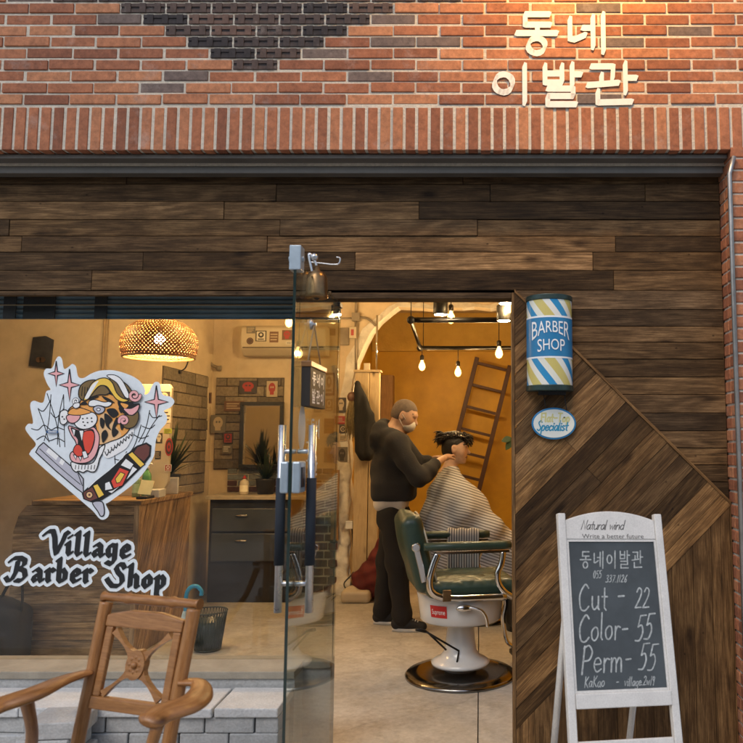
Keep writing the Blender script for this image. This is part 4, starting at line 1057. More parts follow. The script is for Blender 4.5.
m = MB(); m.box((x0, -.020, zb_ - .05), (x1, .010, zb_ - .0005)); m.build('ledge', M_wpaint, cb, bevel=.003)
m = MB(); m.box((x0, -.008, .345), (x1 - .0, .008, .385)); m.build('crossbar', M_wpaint, cb, bevel=.003)
for sx in (-1, 1):
    m = MB(); m.tube([(sx * (Wd / 2 - .05), .016, Ht - .16), (sx * (Wd / 2 - .055), .46, .12)], .014, 4); m.build('rear_leg', M_wpaint, cb)
fnc = lambda x, z, k=0: (x, -.0036 - k * .00001, z)
m = MB(); hb = zt_ - zb_; wb = x1 - x0
def chalk(txt, fx, fz, size, w_, slant=.12, gap=.08, cond=.74):
    st, xe = line(txt, x0 + fx * wb, zb_ + fz * hb, size, slant, gap, 5, .04, cond)
    for k, s_ in enumerate(st): pen(m, s_, .82 * w_ * rnd(.85, 1.15), fnc, 0, k * 4)
    return xe
def hang(fx, fz, sx, sz, w_, pitch):
    for i, key in enumerate(('dong', 'ne', 'i', 'bal', 'gwan')):
        for k, st in enumerate(HG[key]):
            pen(m, [(x0 + fx * wb + i * pitch + (p[0] + .12 * p[1]) * sx, zb_ + fz * hb + rnd(-.0, .0) + p[1] * sz) for p in st], w_, fnc, 0, k * 4)
hang(.13, .800, .044, .064, .0048, .052)
chalk('055', .27, .735, .026, .0032, .15); chalk('337.1126', .40, .705, .026, .0034, .3, .12, .8)
chalk('Cut', .085, .525, .092, .0072, .1, .07); chalk('-', .52, .545, .085, .008, 0); chalk('22', .70, .53, .072, .0064, .2, .05)
chalk('Color', .065, .325, .092, .0068, .12, .035); chalk('-', .54, .335, .075, .008, 0); chalk('55', .67, .32, .088, .0064, .25, .03)
chalk('Perm', .075, .125, .092, .0068, .12, .03, .8); chalk('-', .55, .14, .075, .008, 0); chalk('55', .68, .125, .088, .0064, .25, .03)
chalk('KaKao', .10, .035, .036, .0036, .2, .05); chalk('-', .44, .035, .03, .004, 0); chalk('village.2w19', .52, .034, .030, .0034, .25, .05)
m.build('lettering', M_chalk, cb)
m = MB(); fnh = lambda x, z, k=0: (x, -.0094 - k * .00001, z)
K_dk = flat('header lettering', (.06, .055, .05), .6)
st, xe = line('Natural wind', -.122, Ht - .060, .035, .35, -.02)
for k, s_ in enumerate(st): pen(m, s_, .0030, fnh, 0, k)
vs_, fs = font_polys('Write a better future'); xw = max(p[0] for p in vs_); n = len(m.v)
m.v.extend([fnh(-.118 + p[0] / xw * .248, Ht - .093 + p[1] * .0235, 1 + (0)) for p in vs_])
for f_ in fs: m.face([n + i for i in f_], [(0, 0)] * len(f_))
m.build('lettering', K_dk, cb)
# place: leaning back, turned a little to the right, slightly rolled
lean, yaw, roll = R(-13), R(12), R(1.6)
Mx = rotz(yaw) @ rotx(lean) @ roty(roll)
topw = V((ct.x, ct.y, ct.z)); foot = topw - Mx @ V((0, 0, Ht))
cb.matrix_world = Matrix.Translation(foot) @ Mx.to_4x4()
print('chalk foot', foot)

# ================================================================== LOOSE PAVERS UNDER THE WINDOW
def paver(sz, material):
    m = MB(); m.obox((0, 0, 0), sz); return m
PW, PD, PH = .192, .18, .060
proto = {}
def put_paver(x, y, z, rz, label, group, kind=0, sz=(PW, PD, PH)):
    key = (kind, sz)
    if key not in proto:
        o = paver(sz, None).build('concrete_paver', (M_paver, M_paver2)[kind], None, bevel=.005); proto[key] = o
    else:
        o = proto[key].copy(); COL.objects.link(o)
    o.location = (x, y, z); o.rotation_euler = (rnd(-.004, .004), rnd(-.004, .004), rz)
    return tag(o, label, 'paver', group)
rowsz = [-.024 + i * (PH + .002) for i in range(7)]
for i, z in enumerate(rowsz[:6]):
    x = -.80 - PW / 2 - (.097 if i % 2 else 0)
    if i % 2: put_paver(-.80 - .045, -.305, z, 0, 'half grey paver ending the %s course of the stack by the glass door' % ('second', 'fourth', 'top full')[i // 2], None, 0, (.09, PD, PH))
    while x > -1.72:
        put_paver(x, -.305 + rnd(-.004, .004), z + .001, rnd(-.008, .008), 'grey concrete paver in the neat %s course of the stack under the window' % ('bottom', 'second', 'third', 'fourth', 'fifth', 'sixth')[i], 'neat pavers stacked by the door', 0)
        x -= PW + .006
x = -.80 - PW / 2 - .03; i = 0
while x > -3.1:
    put_paver(x, -.282 + rnd(-.008, .008), rowsz[6] - .03 + .019, rnd(-.012, .012), 'pale slab laid flat along the top of the paver stack under the window', 'pale top slabs under the window', 1, (PW + .06, .255, .036)); x -= PW + .064 + rnd(0, .012); i += 1
for i, z in enumerate(rowsz[:6]):
    x = -1.85 - rnd(0, .06)
    while x > -3.1:
        put_paver(x, -.31 + rnd(-.035, .03), z, rnd(-.12, .12), 'grey paver piled loosely with gaps behind the wooden armchair', 'loose pavers behind the armchair', 0)
        x -= PW + rnd(.012, .09)
for i, (z, lb) in enumerate(zip((.338, .276, .214, .152), ('grey paver standing proud of the loose pile behind the left armrest', 'grey paver just under the protruding one in the loose pile', 'third paver down in the loose column behind the left armrest', 'fourth paver down in the loose column behind the left armrest'))):
    put_paver(P(60, 700, -.5).x + rnd(-.03, .03), -.505 + rnd(-.01, .01), z, rnd(-.1, .12), lb, None, 0)
put_paver(P(58, 700, -.5).x, -.505, .09, .05, 'fifth paver down in the loose column behind the left armrest', None, 0)
put_paver(P(62, 700, -.5).x, -.505, .028, -.04, 'lowest paver of the loose column behind the left armrest', None, 0)

# ================================================================== ARMCHAIR IN FRONT
tc_ = V((-1.083, -.96, .885)); ac = V((.95, -.31, 0)).normalized(); fw = V((-.31, -.95, 0)).normalized()
ch = thing('wooden_armchair', 'old carved oak armchair with curved arms facing the street', 'chair', (tc_.x + fw.x * .3, tc_.y + fw.y * .3, 0))
def BK(s, z, d=0):
    ln = (.885 - z) / .885 * .20
    return tc_ + ac * s + fw * (ln + d) + V((0, 0, z - .885))
wb2 = .172
for sx in (-1, 1):
    m = MB(); m.tube(cr([BK(sx * (wb2 + .004), .87, .0), BK(sx * (wb2 + .004), .80), BK(sx * wb2, .65), BK(sx * wb2, .45), BK(sx * wb2, .2, -.02), BK(sx * wb2, 0, -.09)], 5), .021, 10); m.build('back_post', M_oak, ch)
m = MB(); pr = []
N = 26
for i in range(N + 1):
    t = i / N; rr = .0125 + .004 * math.sin(t * math.pi) + (.004 if abs(t - .28) < .02 or abs(t - .72) < .02 else 0) + (.006 if t < .03 or t > .97 else 0)
    pr.append((BK(-wb2 - .022 + t * (2 * wb2 + .044), .885, -.004), rr))
m.tube([p[0] for p in pr], [p[1] for p in pr], 10); m.build('crest_rail', M_oak, ch)
def slab(outline, th, nm, dd=0, bev=.004):
    m = MB(); m.prism([BK(s, z, dd - th / 2) for s, z in outline], fw * th, (.5, .5, .5), tuple(ac)); return m.build(nm, M_oak, ch, bevel=bev)
up = [(-wb2 + .02, .80), (wb2 - .02, .80), (wb2 - .02, .835), (.06, .852), (-.06, .852), (-wb2 + .02, .835)]
slab(up, .022, 'back_rail'); slab([(-wb2 + .02, .555), (wb2 - .02, .555), (wb2 - .02, .592), (-wb2 + .02, .592)], .022, 'back_rail')
for sx in (-1, 1): slab([(sx * (wb2 - .024), .5925), (sx * (wb2 - .052), .5925), (sx * (wb2 - .052), .7995), (sx * (wb2 - .024), .7995)], .018, 'stile')
# splat: four horns from a carved boss to the corners of the back
m = MB(); cz_ = .695
def bez(a, c, b_, n=9): return [((1 - q) ** 2 * a[0] + 2 * q * (1 - q) * c[0] + q * q * b_[0], (1 - q) ** 2 * a[1] + 2 * q * (1 - q) * c[1] + q * q * b_[1]) for q in [i / n for i in range(n + 1)]]
hx_, hz2, e_ = .119, .102, .017
ol = bez((hx_ - e_, hz2), (.0, -.03), (-hx_ + e_, hz2)) + bez((-hx_, hz2 - e_), (.055, 0), (-hx_, -hz2 + e_)) + bez((-hx_ + e_, -hz2), (0, .03), (hx_ - e_, -hz2)) + bez((hx_, -hz2 + e_), (-.055, 0), (hx_, hz2 - e_))
m.prism([BK(s, cz_ + z, -.009) for s, z in ol], fw * .018, (.5, .5, .5), tuple(ac))
oct_ = [(.036 * math.cos(q), cz_ + .044 * math.sin(q)) for q in [2 * math.pi * i / 20 for i in range(20)]]
m.prism([BK(s, z, -.012) for s, z in oct_], fw * .026)
for q in range(8):
    a = 2 * math.pi * q / 8; m.ball(BK(.020 * math.cos(a), cz_ + .022 * math.sin(a), .012), (.007, .004, .007), 8, 6)
m.ball(BK(0, cz_, .015), .011, 8, 6)
m.build('back_splat', M_oak, ch)
def arm(pts, nm):
    q = cr([V(p) for p in pts], 7); k = len(q); m = MB()
    ws = [(.019 + .021 * min(1, i / k * 2.2)) * (1 if i < k - 4 else (.98, .9, .72, .35)[i - k + 4]) for i in range(k)]
    m.tube(q, ws, 16, flat=.46, up=(0, 0, 1)); o = m.build(nm, M_oak, ch); return q[-1]
zA = .645
ra = [BK(wb2, .66, .01), PZ(198, 683, .655), PZ(201, 693, zA), PZ(190, 704, zA), PZ(163, 713, zA - .005), PZ(146, 724, zA - .012)]
la = [BK(-wb2, .66, .01), PZ(64, 680, .66), PZ(33, 694, .66), PZ(-2, 706, zA), PZ(-34, 722, zA - .01)]
e1_ = arm(ra, 'armrest'); e2_ = arm(la, 'armrest')
def post(a, b_, nm='arm_support', bow=.03):
    a, b_ = V(a), V(b_); mid = (a + b_) / 2 + V((bow, -.01, 0)); m = MB(); m.tube(cr([a, mid, b_], 6), [.022 - .004 * math.sin(i / 12 * 3.1) for i in range(13)], 10, flat=.8); m.build(nm, M_oak, ch)
se = .43
post(PZ(26, 698, zA - .012), PZ(28, 762, .36), bow=.022); post(e1_ + V((.02, .03, -.012)), e1_ + V((-.0, .03, -.3)), bow=-.02)
fl, fr = BK(-wb2 - .02, se, .0), BK(wb2 + .02, se, .0)
F1, F2 = fr + fw * .46 + ac * .03, fl + fw * .46 - ac * .03
m = MB(); m.prism([fl + V((0, 0, -.075)), fr + V((0, 0, -.075)), F1 + V((0, 0, -.075)), F2 + V((0, 0, -.075))], (0, 0, .055)); m.build('seat_frame', M_oak, ch, bevel=.006)
ins = lambda p, k: p + ((fl + fr + F1 + F2) / 4 - p) * k
m = MB(); m.prism([ins(p, .07) + V((0, 0, -.0195)) for p in (fl, fr, F1, F2)], (0, 0, .055)); m.build('seat', mat('brown seat cloth', (.075, .055, .04), .9, 0, .3, 30, .4, 150), ch, bevel=.02, bseg=4)
for p in (F1, F2):
    m = MB(); q = ins(p, .05); m.tube([q + V((0, 0, -.08)), q * 1 + V((0, 0, -.25)), V((q.x, q.y, .0))], [.024, .02, .016], 10); m.build('leg', M_oak, ch)

# lamp above the painted name (its glow falls on the bricks)
lp = V((.52, YB - .55, 3.86))
lm = thing('sign_lamp', 'gooseneck wall lamp lighting the painted name', 'lamp', lp)
m = MB(); m.tube(cr([(lp.x, YB, 3.95), (lp.x, YB - .25, 4.12), (lp.x, lp.y - .02, 4.06), (lp.x, lp.y, 3.94)], 6), .012, 8); m.build('arm', M_iron, lm)
m = MB(); m.lathe([(.03, .08), (.05, .06), (.12, -.04), (.115, -.04), (.045, .055), (.025, .07)], lp, 20); m.build('lamp_shade', M_iron, lm)
m = MB(); m.ball(lp + V((0, 0, -.02)), .035, 12, 8); m.build('bulb', emit('warm lamp bulb', (1, .52, .10), 950), lm)

# ================================================================== BARBER CHAIRS (built facing +x, then set in place)
M_leather = mat('bottle green leather', (.030, .058, .040), .42, 0, .2, 14, .12, 180, .5, .15)
M_pipe = mat('ivory piping', (.55, .52, .42), .5)
M_porc = mat('white porcelain enamel', (.66, .66, .66), .22, 0, .05, 6, 0, 60, .5, .5)
M_red = flat('red label', (.55, .02, .02), .4)
bc = thing('barber_chair', 'empty green leather barber chair with chrome arms and white pedestal', 'barber chair', (0, 0, 0))
# base and pedestal
m = MB(); m.lathe([(.0, .0), (.335, .0), (.337, .012), (.325, .022), (.26, .03), (.12, .036), (0, .036)], seg=48); m.build('base_plate', M_dchrome, bc)
m = MB(); m.lathe([(.10, .034), (.10, .065), (.175, .07), (.178, .085), (.16, .098), (.12, .118), (.098, .15), (.088, .22), (.080, .30), (.078, .345)], seg=36); m.build('pedestal', M_porc, bc)
m = MB(); m.lathe([(.13, .325), (.236, .335), (.246, .345), (.252, .40), (.262, .47), (.268, .50), (.26, .507), (.1, .507)], seg=40, sy=.95); sk = m.build('skirt', M_porc, bc)
# red box badge wrapped on the skirt, near side
m = MB(); a0, a1 = R(216), R(241); rr = lambda z: .2525 + (z - .40) * .145 + .0022
n = 8
for i in range(n):
    b0, b1 = a0 + (a1 - a0) * i / n, a0 + (a1 - a0) * (i + 1) / n
    m.poly([(rr(z) * math.cos(q), rr(z) * .95 * math.sin(q), z) for q, z in ((b0, .385), (b1, .385), (b1, .455), (b0, .455))])
vs_, fs = font_polys('Supreme'); xw = max(p[0] for p in vs_); n0 = len(m.v)
for p in vs_:
    q = a0 + (a1 - a0) * (.1 + .8 * p[0] / xw); z = .405 + p[1] * .042
    m.v.append(((rr(z) + .001) * math.cos(q), (rr(z) + .001) * .95 * math.sin(q), z))
for f_ in fs: m.face([n0 + i for i in f_], [(0, 0)] * len(f_), mi=1)
m.build('emblem', [M_red, K_wht], sk)
# seat cushion with quilted diamonds
s_ = SDF((-.30, -.28, .49), (.36, .28, .64), .009)
s_.rbox((.03, 0, .552), (.28, .245, .052), .05)
s_.ell((.03, 0, .585), (.25, .21, .035), k=.02)
s_.warp(lambda X, Y, Z: np.where(Z > .575, .004 * (np.exp(-((np.abs(((X + Y) / .13) % 1 - .5) - .5) / .12) ** 2) + np.exp(-((np.abs(((X - Y) / .13) % 1 - .5) - .5) / .12) ** 2)), 0))
s_.mesh('seat', M_leather, bc)
# chrome hoop under the seat
m = MB(); m.tube([V((.03 + .285 * math.cos(a), .25 * math.sin(a), .512)) for a in [2 * math.pi * i / 40 for i in range(40)]], .014, 8, close=True); m.build('seat_hoop', M_chrome, bc)
# backrest, leaning back
bl = R(-14); MBk = roty(bl)
s_ = SDF((-.46, -.27, .50), (-.10, .27, 1.10), .010)
cb_ = V((-.285, 0, .755))
s_.rbox(cb_, (.066, .215, .23), .055, np.array(MBk)); s_.ell(cb_ + MBk @ V((-.02, 0, .06)), (.066, .20, .20), np.array(MBk), k=.03)
bkr = s_.mesh('backrest', M_leather, bc)
for dx in (.056,):
    m = MB(); pts = []
    for i in range(30):
        t = i / 29; a = math.pi * t
        if t < .2: q = (-.216, -.22 + .27 * t / .2)
        elif t > .8: q = (.216, .05 - .27 * (t - .8) / .2)
        else:
            a = math.pi * (1 - (t - .2) / .6); q = (.216 * math.cos(a), .05 + .178 * math.sin(a))
        pts.append(cb_ + MBk @ V((dx * 1.08, q[0] * .965, q[1] * .95)))
    m.tube(pts, .0055, 6); m.build('piping', M_pipe, bkr)
for sy in (-1, 1):
    m = MB(); m.tube([(-.27, sy * .265, .806), (-.10, sy * .268, .806), (.20, sy * .268, .804), (.245, sy * .266, .803)], [.026, .030, .030, .027], 14, flat=.85); m.build('armrest', M_leather, bc)
    m = MB(); m.box((-.20, sy * .268 - .012, .762), (.235, sy * .268 + .012, .776))
    m.tube(cr([(.20, sy * .268, .765), (.19, sy * .268, .70), (.165, sy * .27, .64), (.175, sy * .268, .58), (.215, sy * .262, .53), (.27, sy * .25, .495)], 5), .0155, 8, flat=1.2)
    m.tube(cr([(-.19, sy * .268, .765), (-.215, sy * .268, .70), (-.235, sy * .268, .62), (-.22, sy * .262, .55), (-.15, sy * .26, .515), (.0, sy * .262, .506), (.22, sy * .262, .506)], 5), .0165, 8, flat=1.3)
    m.build('arm_frame', M_chrome, bc)
    m = MB(); m.obox((-.285, sy * .232, .70), (.035, .022, .20), roty(R(-14))); m.lathe([(.024, -.014), (.028, 0), (.024, .014)], (-.31, sy * .232, .80), 12, rotx(R(90))); m.build('back_hinge', M_chrome, bc, bevel=.004)
    m = MB(); m.box((-.16, sy * .27 - .008, .495), (-.11, sy * .27 + .008, .56)); m.build('hinge_block', M_brass, bc, bevel=.004)
# levers
m = MB(); m.ball((-.03, -.262, .45), (.05, .016, .022), 14, 8); m.tube(cr([(.0, -.27, .455), (.06, -.285, .44), (.09, -.29, .40), (.10, -.29, .345)], 6), .0095, 8); m.build('recline_lever', M_chrome, bc)
m = MB(); m.tube([(-.045, -.12, .11), (-.03, -.10, .17), (-.24, -.17, .31)], .006, 8); m.tube([(-.24, -.17, .31), (-.30, -.19, .33)], .009, 8); m.tube([(-.10, -.06, .17), (-.22, -.10, .29)], .006, 8); m.build('pump_lever', M_iron, bc)
# footrest
for sy in (-1, 1):
    m = MB(); m.tube(cr([(.22, sy * .16, .50), (.30, sy * .16, .47), (.325, sy * .16, .38), (.31, sy * .16, .28), (.335, sy * .16, .14), (.40, sy * .16, .09)], 6), [.024 - .0003 * i for i in range(31)], 8, flat=.8); m.build('footrest_arm', M_porc if sy < 0 else M_chrome, bc)
m = MB(); m.box((.36, -.20, .055), (.62, .20, .085)); m.box((.335, -.17, .25), (.36, .17, .44)); m.build('footplate', M_iron, bc, bevel=.006)
bc2 = copy_tree(bc); bc2['label'] = 'occupied barber chair under the seated customer in the striped cape'
bc['group'] = bc2['group'] = 'barber chairs'
bc.location = (-.119, 1.20, 0); bc.rotation_euler = (0, 0, R(13))
CX2, CY2 = -.03, 2.72
bc2.location = (CX2, CY2, 0); bc2.rotation_euler = (0, 0, R(3)); bc2.scale = (1, 1, .86)

# striped towel over the far arm of the near chair
mT, nt, b = newmat('striped towel cloth')
tcx = nd(nt, 'ShaderNodeTexCoord'); sp = nd(nt, 'ShaderNodeSeparateXYZ'); nt.links.new(tcx.outputs['Object'], sp.inputs[0])
f = math_(nt, 'FRACT', math_(nt, 'MULTIPLY', sp.outputs[0], 62.0)); r = ramp(nt, f, [(0, (.60, .58, .54)), (.55, (.60, .58, .54)), (.62, (.10, .095, .10)), (.95, (.10, .095, .10))])
nt.links.new(r.outputs[0], b.inputs['Base Color']); b.inputs['Roughness'].default_value = .95
b.inputs['Specular IOR Level'].default_value = .1
m = MB(); nx, ns = 36, 26
g0 = len(m.v)
path = [(-.032, .555), (-.034, .63), (-.036, .70), (-.037, .78), (-.034, .81), (-.018, .836), (.006, .842), (.026, .832), (.036, .81), (.037, .77), (.038, .70)]
pth = cr([V((0, a, z)) for a, z in path], 4)
for i in range(nx + 1):
    x = -.095 + .205 * i / nx
    for j, p in enumerate(pth):
        hang_ = max(0, (.78 - p.z)) * 1.0
        m.v.append((x * (1 + .04 * hang_), 1.20 + .268 + p.y + .010 * hang_ * 3 * math.sin(i * .75 + p.z * 6) - .022 * hang_, p.z + .004 * math.sin(i * .5)))
for i in range(nx):
    for j in range(len(pth) - 1):
        a = g0 + i * len(pth) + j; m.face((a, a + 1, a + len(pth) + 1, a + len(pth)), [(0, 0)] * 4, smooth=True)
tw = m.build('towel', mT); tw.location = (-.115, 0, 0)
q = tw.modifiers.new('thick', 'SOLIDIFY'); q.thickness = .004
tag(tw, 'grey and white striped towel draped over the far arm of the empty chair', 'towel')

# ================================================================== RECEPTION COUNTER
c0, c1 = P(20, 650, 1.55), P(141, 650, 1.55)
xl, xr, yf, yb, hC = -3.10, -2.27, 1.55, 2.44, 1.02
ct_ = thing('reception_counter', 'reception counter clad in burnt pine boards behind the window', 'counter', ((xl + xr) / 2, (yf + yb) / 2, 0))
m = MB(); z = .0; i = 0
M_cf = M_counter
while z < hC - .03:
    h_ = min(.115, hC - .03 - z)
    xx = xl
    cut = .0
    zt = z + h_
    xtop = xl + max(0, (zt - .88) * .75)
    m.prism([(xl + max(0, (z - .88) * .75), yf, z + .0015), (xr - .03, yf, z + .0015), (xr - .03, yf, zt - .0015), (xtop, yf, zt - .0015)], (0, .022, 0), (rnd(.35, .75), rnd(0, .35), 0), (1, 0, 0)); z += h_; i += 1
m.build('front_panel', M_counter, ct_, bevel=.002)
# side made of slanting burnt boards
m = MB(); gd = V((.36, 1)).normalized(); nn = V((1, -.36)).normalized(); poly = [V((yf + .0, 0)), V((yb, 0)), V((yb, hC - .032)), V((yf + .0, hC - .032))]
s0 = min(p.dot(nn) for p in poly); s1 = max(p.dot(nn) for p in poly); s = s0
while s < s1:
    wd = rnd(.05, .085); pl = clip(clip(poly, nn, s + .001), -nn, -(s + wd - .001))
    if len(pl) > 2: m.prism([(xr - rnd(.0, .004), p.x, p.y) for p in pl], (-.02, 0, 0), (rnd(.35, .8), rnd(0, .25), 0), (0, gd.x, gd.y))
    s += wd
m.build('side_panel', M_counter, ct_)
m = MB(); m.box((xr - .029, yf - .006, 0), (xr + .006, yf + .024, hC - .031), (.55, .1, 0), 2); m.build('corner_post', M_counter, ct_, bevel=.002)
m = MB(); m.prism([(xl + .12, yf - .012, hC - .03), (xr + .018, yf - .012, hC - .03), (xr + .018, yb, hC - .03), (xl + .12, yb, hC - .03)], (0, 0, .03), (.6, .1, 0), (1, 0, 0)); m.build('counter_top', M_counter, ct_, bevel=.003)
m = MB(); m.box((xl + .1, yf + .03, .0), (xr - .03, yb - .01, hC - .04)); m.build('carcass', M_black, ct_)

# sticker-covered board on the counter
sb = thing('sticker_board', 'cream board standing on counter, covered in small stickers', 'display board', (-2.66, 1.95, hC))
M_cream = mat('cream laminate', (.50, .42, .30), .5, 0, .08, 6)
a, b_ = P(96, 384, 1.95), P(172, 384, 1.95)
m = MB(); m.prism([(a.x, 1.95, hC + .0), (b_.x - .05, 1.95, hC), (b_.x, 1.95, hC + .1), (b_.x, 1.95, a.z - .03), (b_.x - .02, 1.95, a.z), (a.x, 1.95, a.z)], (0, .035, 0)); m.build('panel', M_cream, sb, bevel=.004)
def stick(parent, u, v, wu, hv, y, mats, kind, dz=.0008, nm='label'):
    """small printed label: kind 0 frame with picture, 1 text lines, 2 round badge, 3 figure"""
    m = MB(); p = P(u, v, y); w_ = wu / 743 * (y + 3.46); h_ = hv / 743 * (y + 3.46)
    yy = y - dz
    def rect(x0, z0, x1, z1, mi, k): m.poly([(p.x + w_ * (x0 - .5), yy - k * .00025, p.z + h_ * (z0 - .5)), (p.x + w_ * (x1 - .5), yy - k * .00025, p.z + h_ * (z0 - .5)), (p.x + w_ * (x1 - .5), yy - k * .00025, p.z + h_ * (z1 - .5)), (p.x + w_ * (x0 - .5), yy - k * .00025, p.z + h_ * (z1 - .5))], mi=mi)
    def disc(r_, mi, k, cx=.5, cz=.5): m.poly([(p.x + w_ * (cx - .5 + r_ * math.cos(a)), yy - k * .00025, p.z + h_ * (cz - .5 + r_ * math.sin(a))) for a in [2 * math.pi * i / 20 for i in range(20)]], mi=mi)
    if kind == 2: disc(.5, 0, 0); disc(.4, 1, 1); disc(.26, 0, 2); disc(.1, 1, 3)
    else:
        rect(0, 0, 1, 1, 0, 0)
        if kind == 0: rect(.1, .08, .9, .92, 1, 1); disc(.26, 0, 2, .5, .6); rect(.22, .16, .78, .26, 0, 2); disc(.12, 1, 3, .5, .62)
        if kind == 1:
            for q in range(3): rect(.1, .2 + q * .25, .1 + rnd(.5, .8), .3 + q * .25, 1, 1)
        if kind == 3: disc(.34, 1, 1, .5, .58); rect(.3, .12, .7, .42, 1, 1.5); disc(.07, 0, 2, .4, .62); disc(.07, 0, 2, .6, .62)
    return m.build(nm, mats, parent)
Q_dk = flat('poster dark', (.05, .04, .035)); Q_lt = flat('poster paper', (.45, .36, .24)); Q_rd = flat('poster red', (.34, .035, .03)); Q_br = flat('poster brown', (.16, .08, .045)); Q_gn = flat('label green', (.35, .40, .05)); Q_wh = flat('label white', (.6, .55, .45)); Q_gr = flat('poster grey', (.16, .14, .11))
for (u, v, w_, h_, k, mm) in ((164, 397, 12, 11, 3, (Q_dk, Q_lt)), (166, 416, 10, 14, 1, (Q_wh, Q_dk)), (168, 431, 8, 5, 1, (Q_gn, Q_dk)), (159, 438, 7, 10, 3, (Q_dk, Q_wh)), (169, 447, 8, 18, 2, (Q_rd, Q_dk)), (155, 410, 8, 10, 0, (Q_dk, Q_wh)), (158, 455, 6, 8, 1, (Q_dk, Q_lt)), (168, 468, 7, 7, 0, (Q_wh, Q_rd))):
    stick(sb, u, v, w_, h_, 1.9495, list(mm), k)
# bottles, boxes on the counter top
def bottle(name, label, x, y, z, h, r, col, capcol, pump=False, group=None, mt=None):
    t = thing(name, label, 'bottle', (x, y, z), group)
    mm = mt or mat(name + ' plastic ' + str(len(MATS)), col, .25, 0, .1, 20)
    m = MB(); m.lathe([(r * .92, 0), (r, .01), (r, h * .62), (r * .9, h * .7), (r * .36, h * .8), (r * .36, h * .84)], (x, y, z), 16); m.build('body', mm, t)
    m = MB(); m.lathe([(r * .42, h * .84), (r * .42, h * .92), (r * .2, h * .92), (r * .2, h)], (x, y, z), 12)
    if pump: m.tube([(x, y, z + h), (x + r * 1.1, y - .005, z + h), (x + r * 1.3, y - .005, z + h - .012)], r * .17, 8)
    m.build('pump' if pump else 'cap', mat(name + ' cap ' + str(len(MATS)), capcol, .4), t)
    m = MB(); n = 16
    for i in range(n):
        a0, a1 = math.pi * (1 + .15 + .7 * i / n), math.pi * (1 + .15 + .7 * (i + 1) / n)
        m.poly([(x + (r + .001) * math.cos(a), y + (r + .001) * math.sin(a), z + zz) for a, zz in ((a0, h * .16), (a1, h * .16), (a1, h * .5), (a0, h * .5))], smooth=True)
    m.build('label_wrap', mat(name + ' label ' + str(len(MATS)), [min(1, c * 1.6 + .05) for c in col], .5), t)
    return t
bottle('sanitiser_bottle', 'tall green sanitiser pump bottle on the counter', -2.35, 1.83, hC, .235, .030, (.12, .34, .13), (.7, .7, .68), True)
bottle('lotion_bottle', 'shorter pale green bottle beside the pump bottle', -2.435, 1.86, hC, .185, .027, (.30, .45, .28), (.7, .7, .66))
bottle('spray_bottle', 'small white bottle at the back of the counter', -2.375, 2.05, hC, .16, .026, (.55, .54, .5), (.75, .74, .7))
def boxy(name, label, cat, lo, hi, material, bev=.003, rz=0):
    c = [(a + b_) / 2 for a, b_ in zip(lo, hi)]; m = MB(); m.obox((0, 0, 0), [b_ - a for a, b_ in zip(lo, hi)])
    o = m.build(name, material, bevel=bev); o.location = c; o.rotation_euler = (0, 0, rz); return tag(o, label, cat)
boxy('tissue_box', 'upright white tissue box at the back of the counter', 'box', (-2.365, 2.13, hC), (-2.265, 2.21, hC + .125), M_white, .008, .3)
cs = thing('card_stand', 'open card case lying on counter beside bottles', 'case', (-2.24, 1.92, hC))
m = MB(); m.obox((-2.30, 1.86, hC + .028), (.10, .15, .055), rotz(.1)); m.build('base', M_white, cs, bevel=.004)
boxy('card_tray', 'low dark tray of cards at the counter edge', 'tray', (-2.33, 1.63, hC), (-2.26, 1.76, hC + .02), M_black, .003)
for o_, q in ((MB(), 0),):
    o_.obox((-2.30, 1.71, hC + .075), (.085, .006, .11), rotx(R(-32)) @ rotz(.2)); tag(o_.build('price_card', flat('pale green card', (.42, .42, .28), .5), bevel=.001), 'pale printed card tilted back on the counter tray', 'card')
# plant behind the counter end
def spiky_plant(name, label, x, y, z, n, ln, pot=True, seed=1, spread=.9):
    random.seed(seed); t = thing(name, label, 'plant', (x, y, z))
    if pot:
        m = MB(); m.lathe([(.07, 0), (.09, .13), (.095, .14), (.08, .14), (.078, .12), (0, .12)], (x, y, z), 18); m.build('pot', M_black, t)
    m = MB(); zz = z + (.12 if pot else 0)
    for i in range(n):
        a = rnd(0, 6.28); el = R(rnd(32, 88)); l = ln * rnd(.6, 1.1); w_ = rnd(.011, .017)
        d = V((math.cos(a) * math.cos(el) * spread, math.sin(a) * math.cos(el) * spread, math.sin(el))); sd_ = d.cross(V((0, 0, 1))).normalized() if abs(d.z) < .99 else V((1, 0, 0))
        pv = []
        for k in range(7):
            q = k / 6; c = V((x, y, zz)) + d * l * q + V((0, 0, -.32 * l * q * q * math.cos(el))); ww = w_ * (1 - q ** 2.2) * (.6 + .8 * min(1, q * 3)) + .0006
            pv.append((c - sd_ * ww, c + V((0, 0, -.003)), c + sd_ * ww))
        b0 = len(m.v)
        for tri_ in pv: m.v.extend([tuple(p) for p in tri_])
        tt = (rnd(0, 1), 0, 0)
        for k in range(6):
            for h_ in (0, 1): m.face((b0 + k * 3 + h_, b0 + k * 3 + h_ + 1, b0 + k * 3 + h_ + 4, b0 + k * 3 + h_ + 3), [(0, 0)] * 4, tt, True)
    m.build('foliage', M_leaf, t)
    return t
M_leaf, nt, b = newmat('dark strap leaves'); at = nd(nt, 'ShaderNodeAttribute', attribute_name='tint'); r = ramp(nt, at.outputs['Fac'], [(0, (.010, .022, .010)), (1, (.05, .085, .035))]); nt.links.new(r.outputs[0], b.inputs['Base Color']); b.inputs['Roughness'].default_value = .4
spiky_plant('dracaena_plant', 'spiky dark leaved pot plant between the sticker board and post', -2.42, 2.36, hC, 60, .42, True, 3)
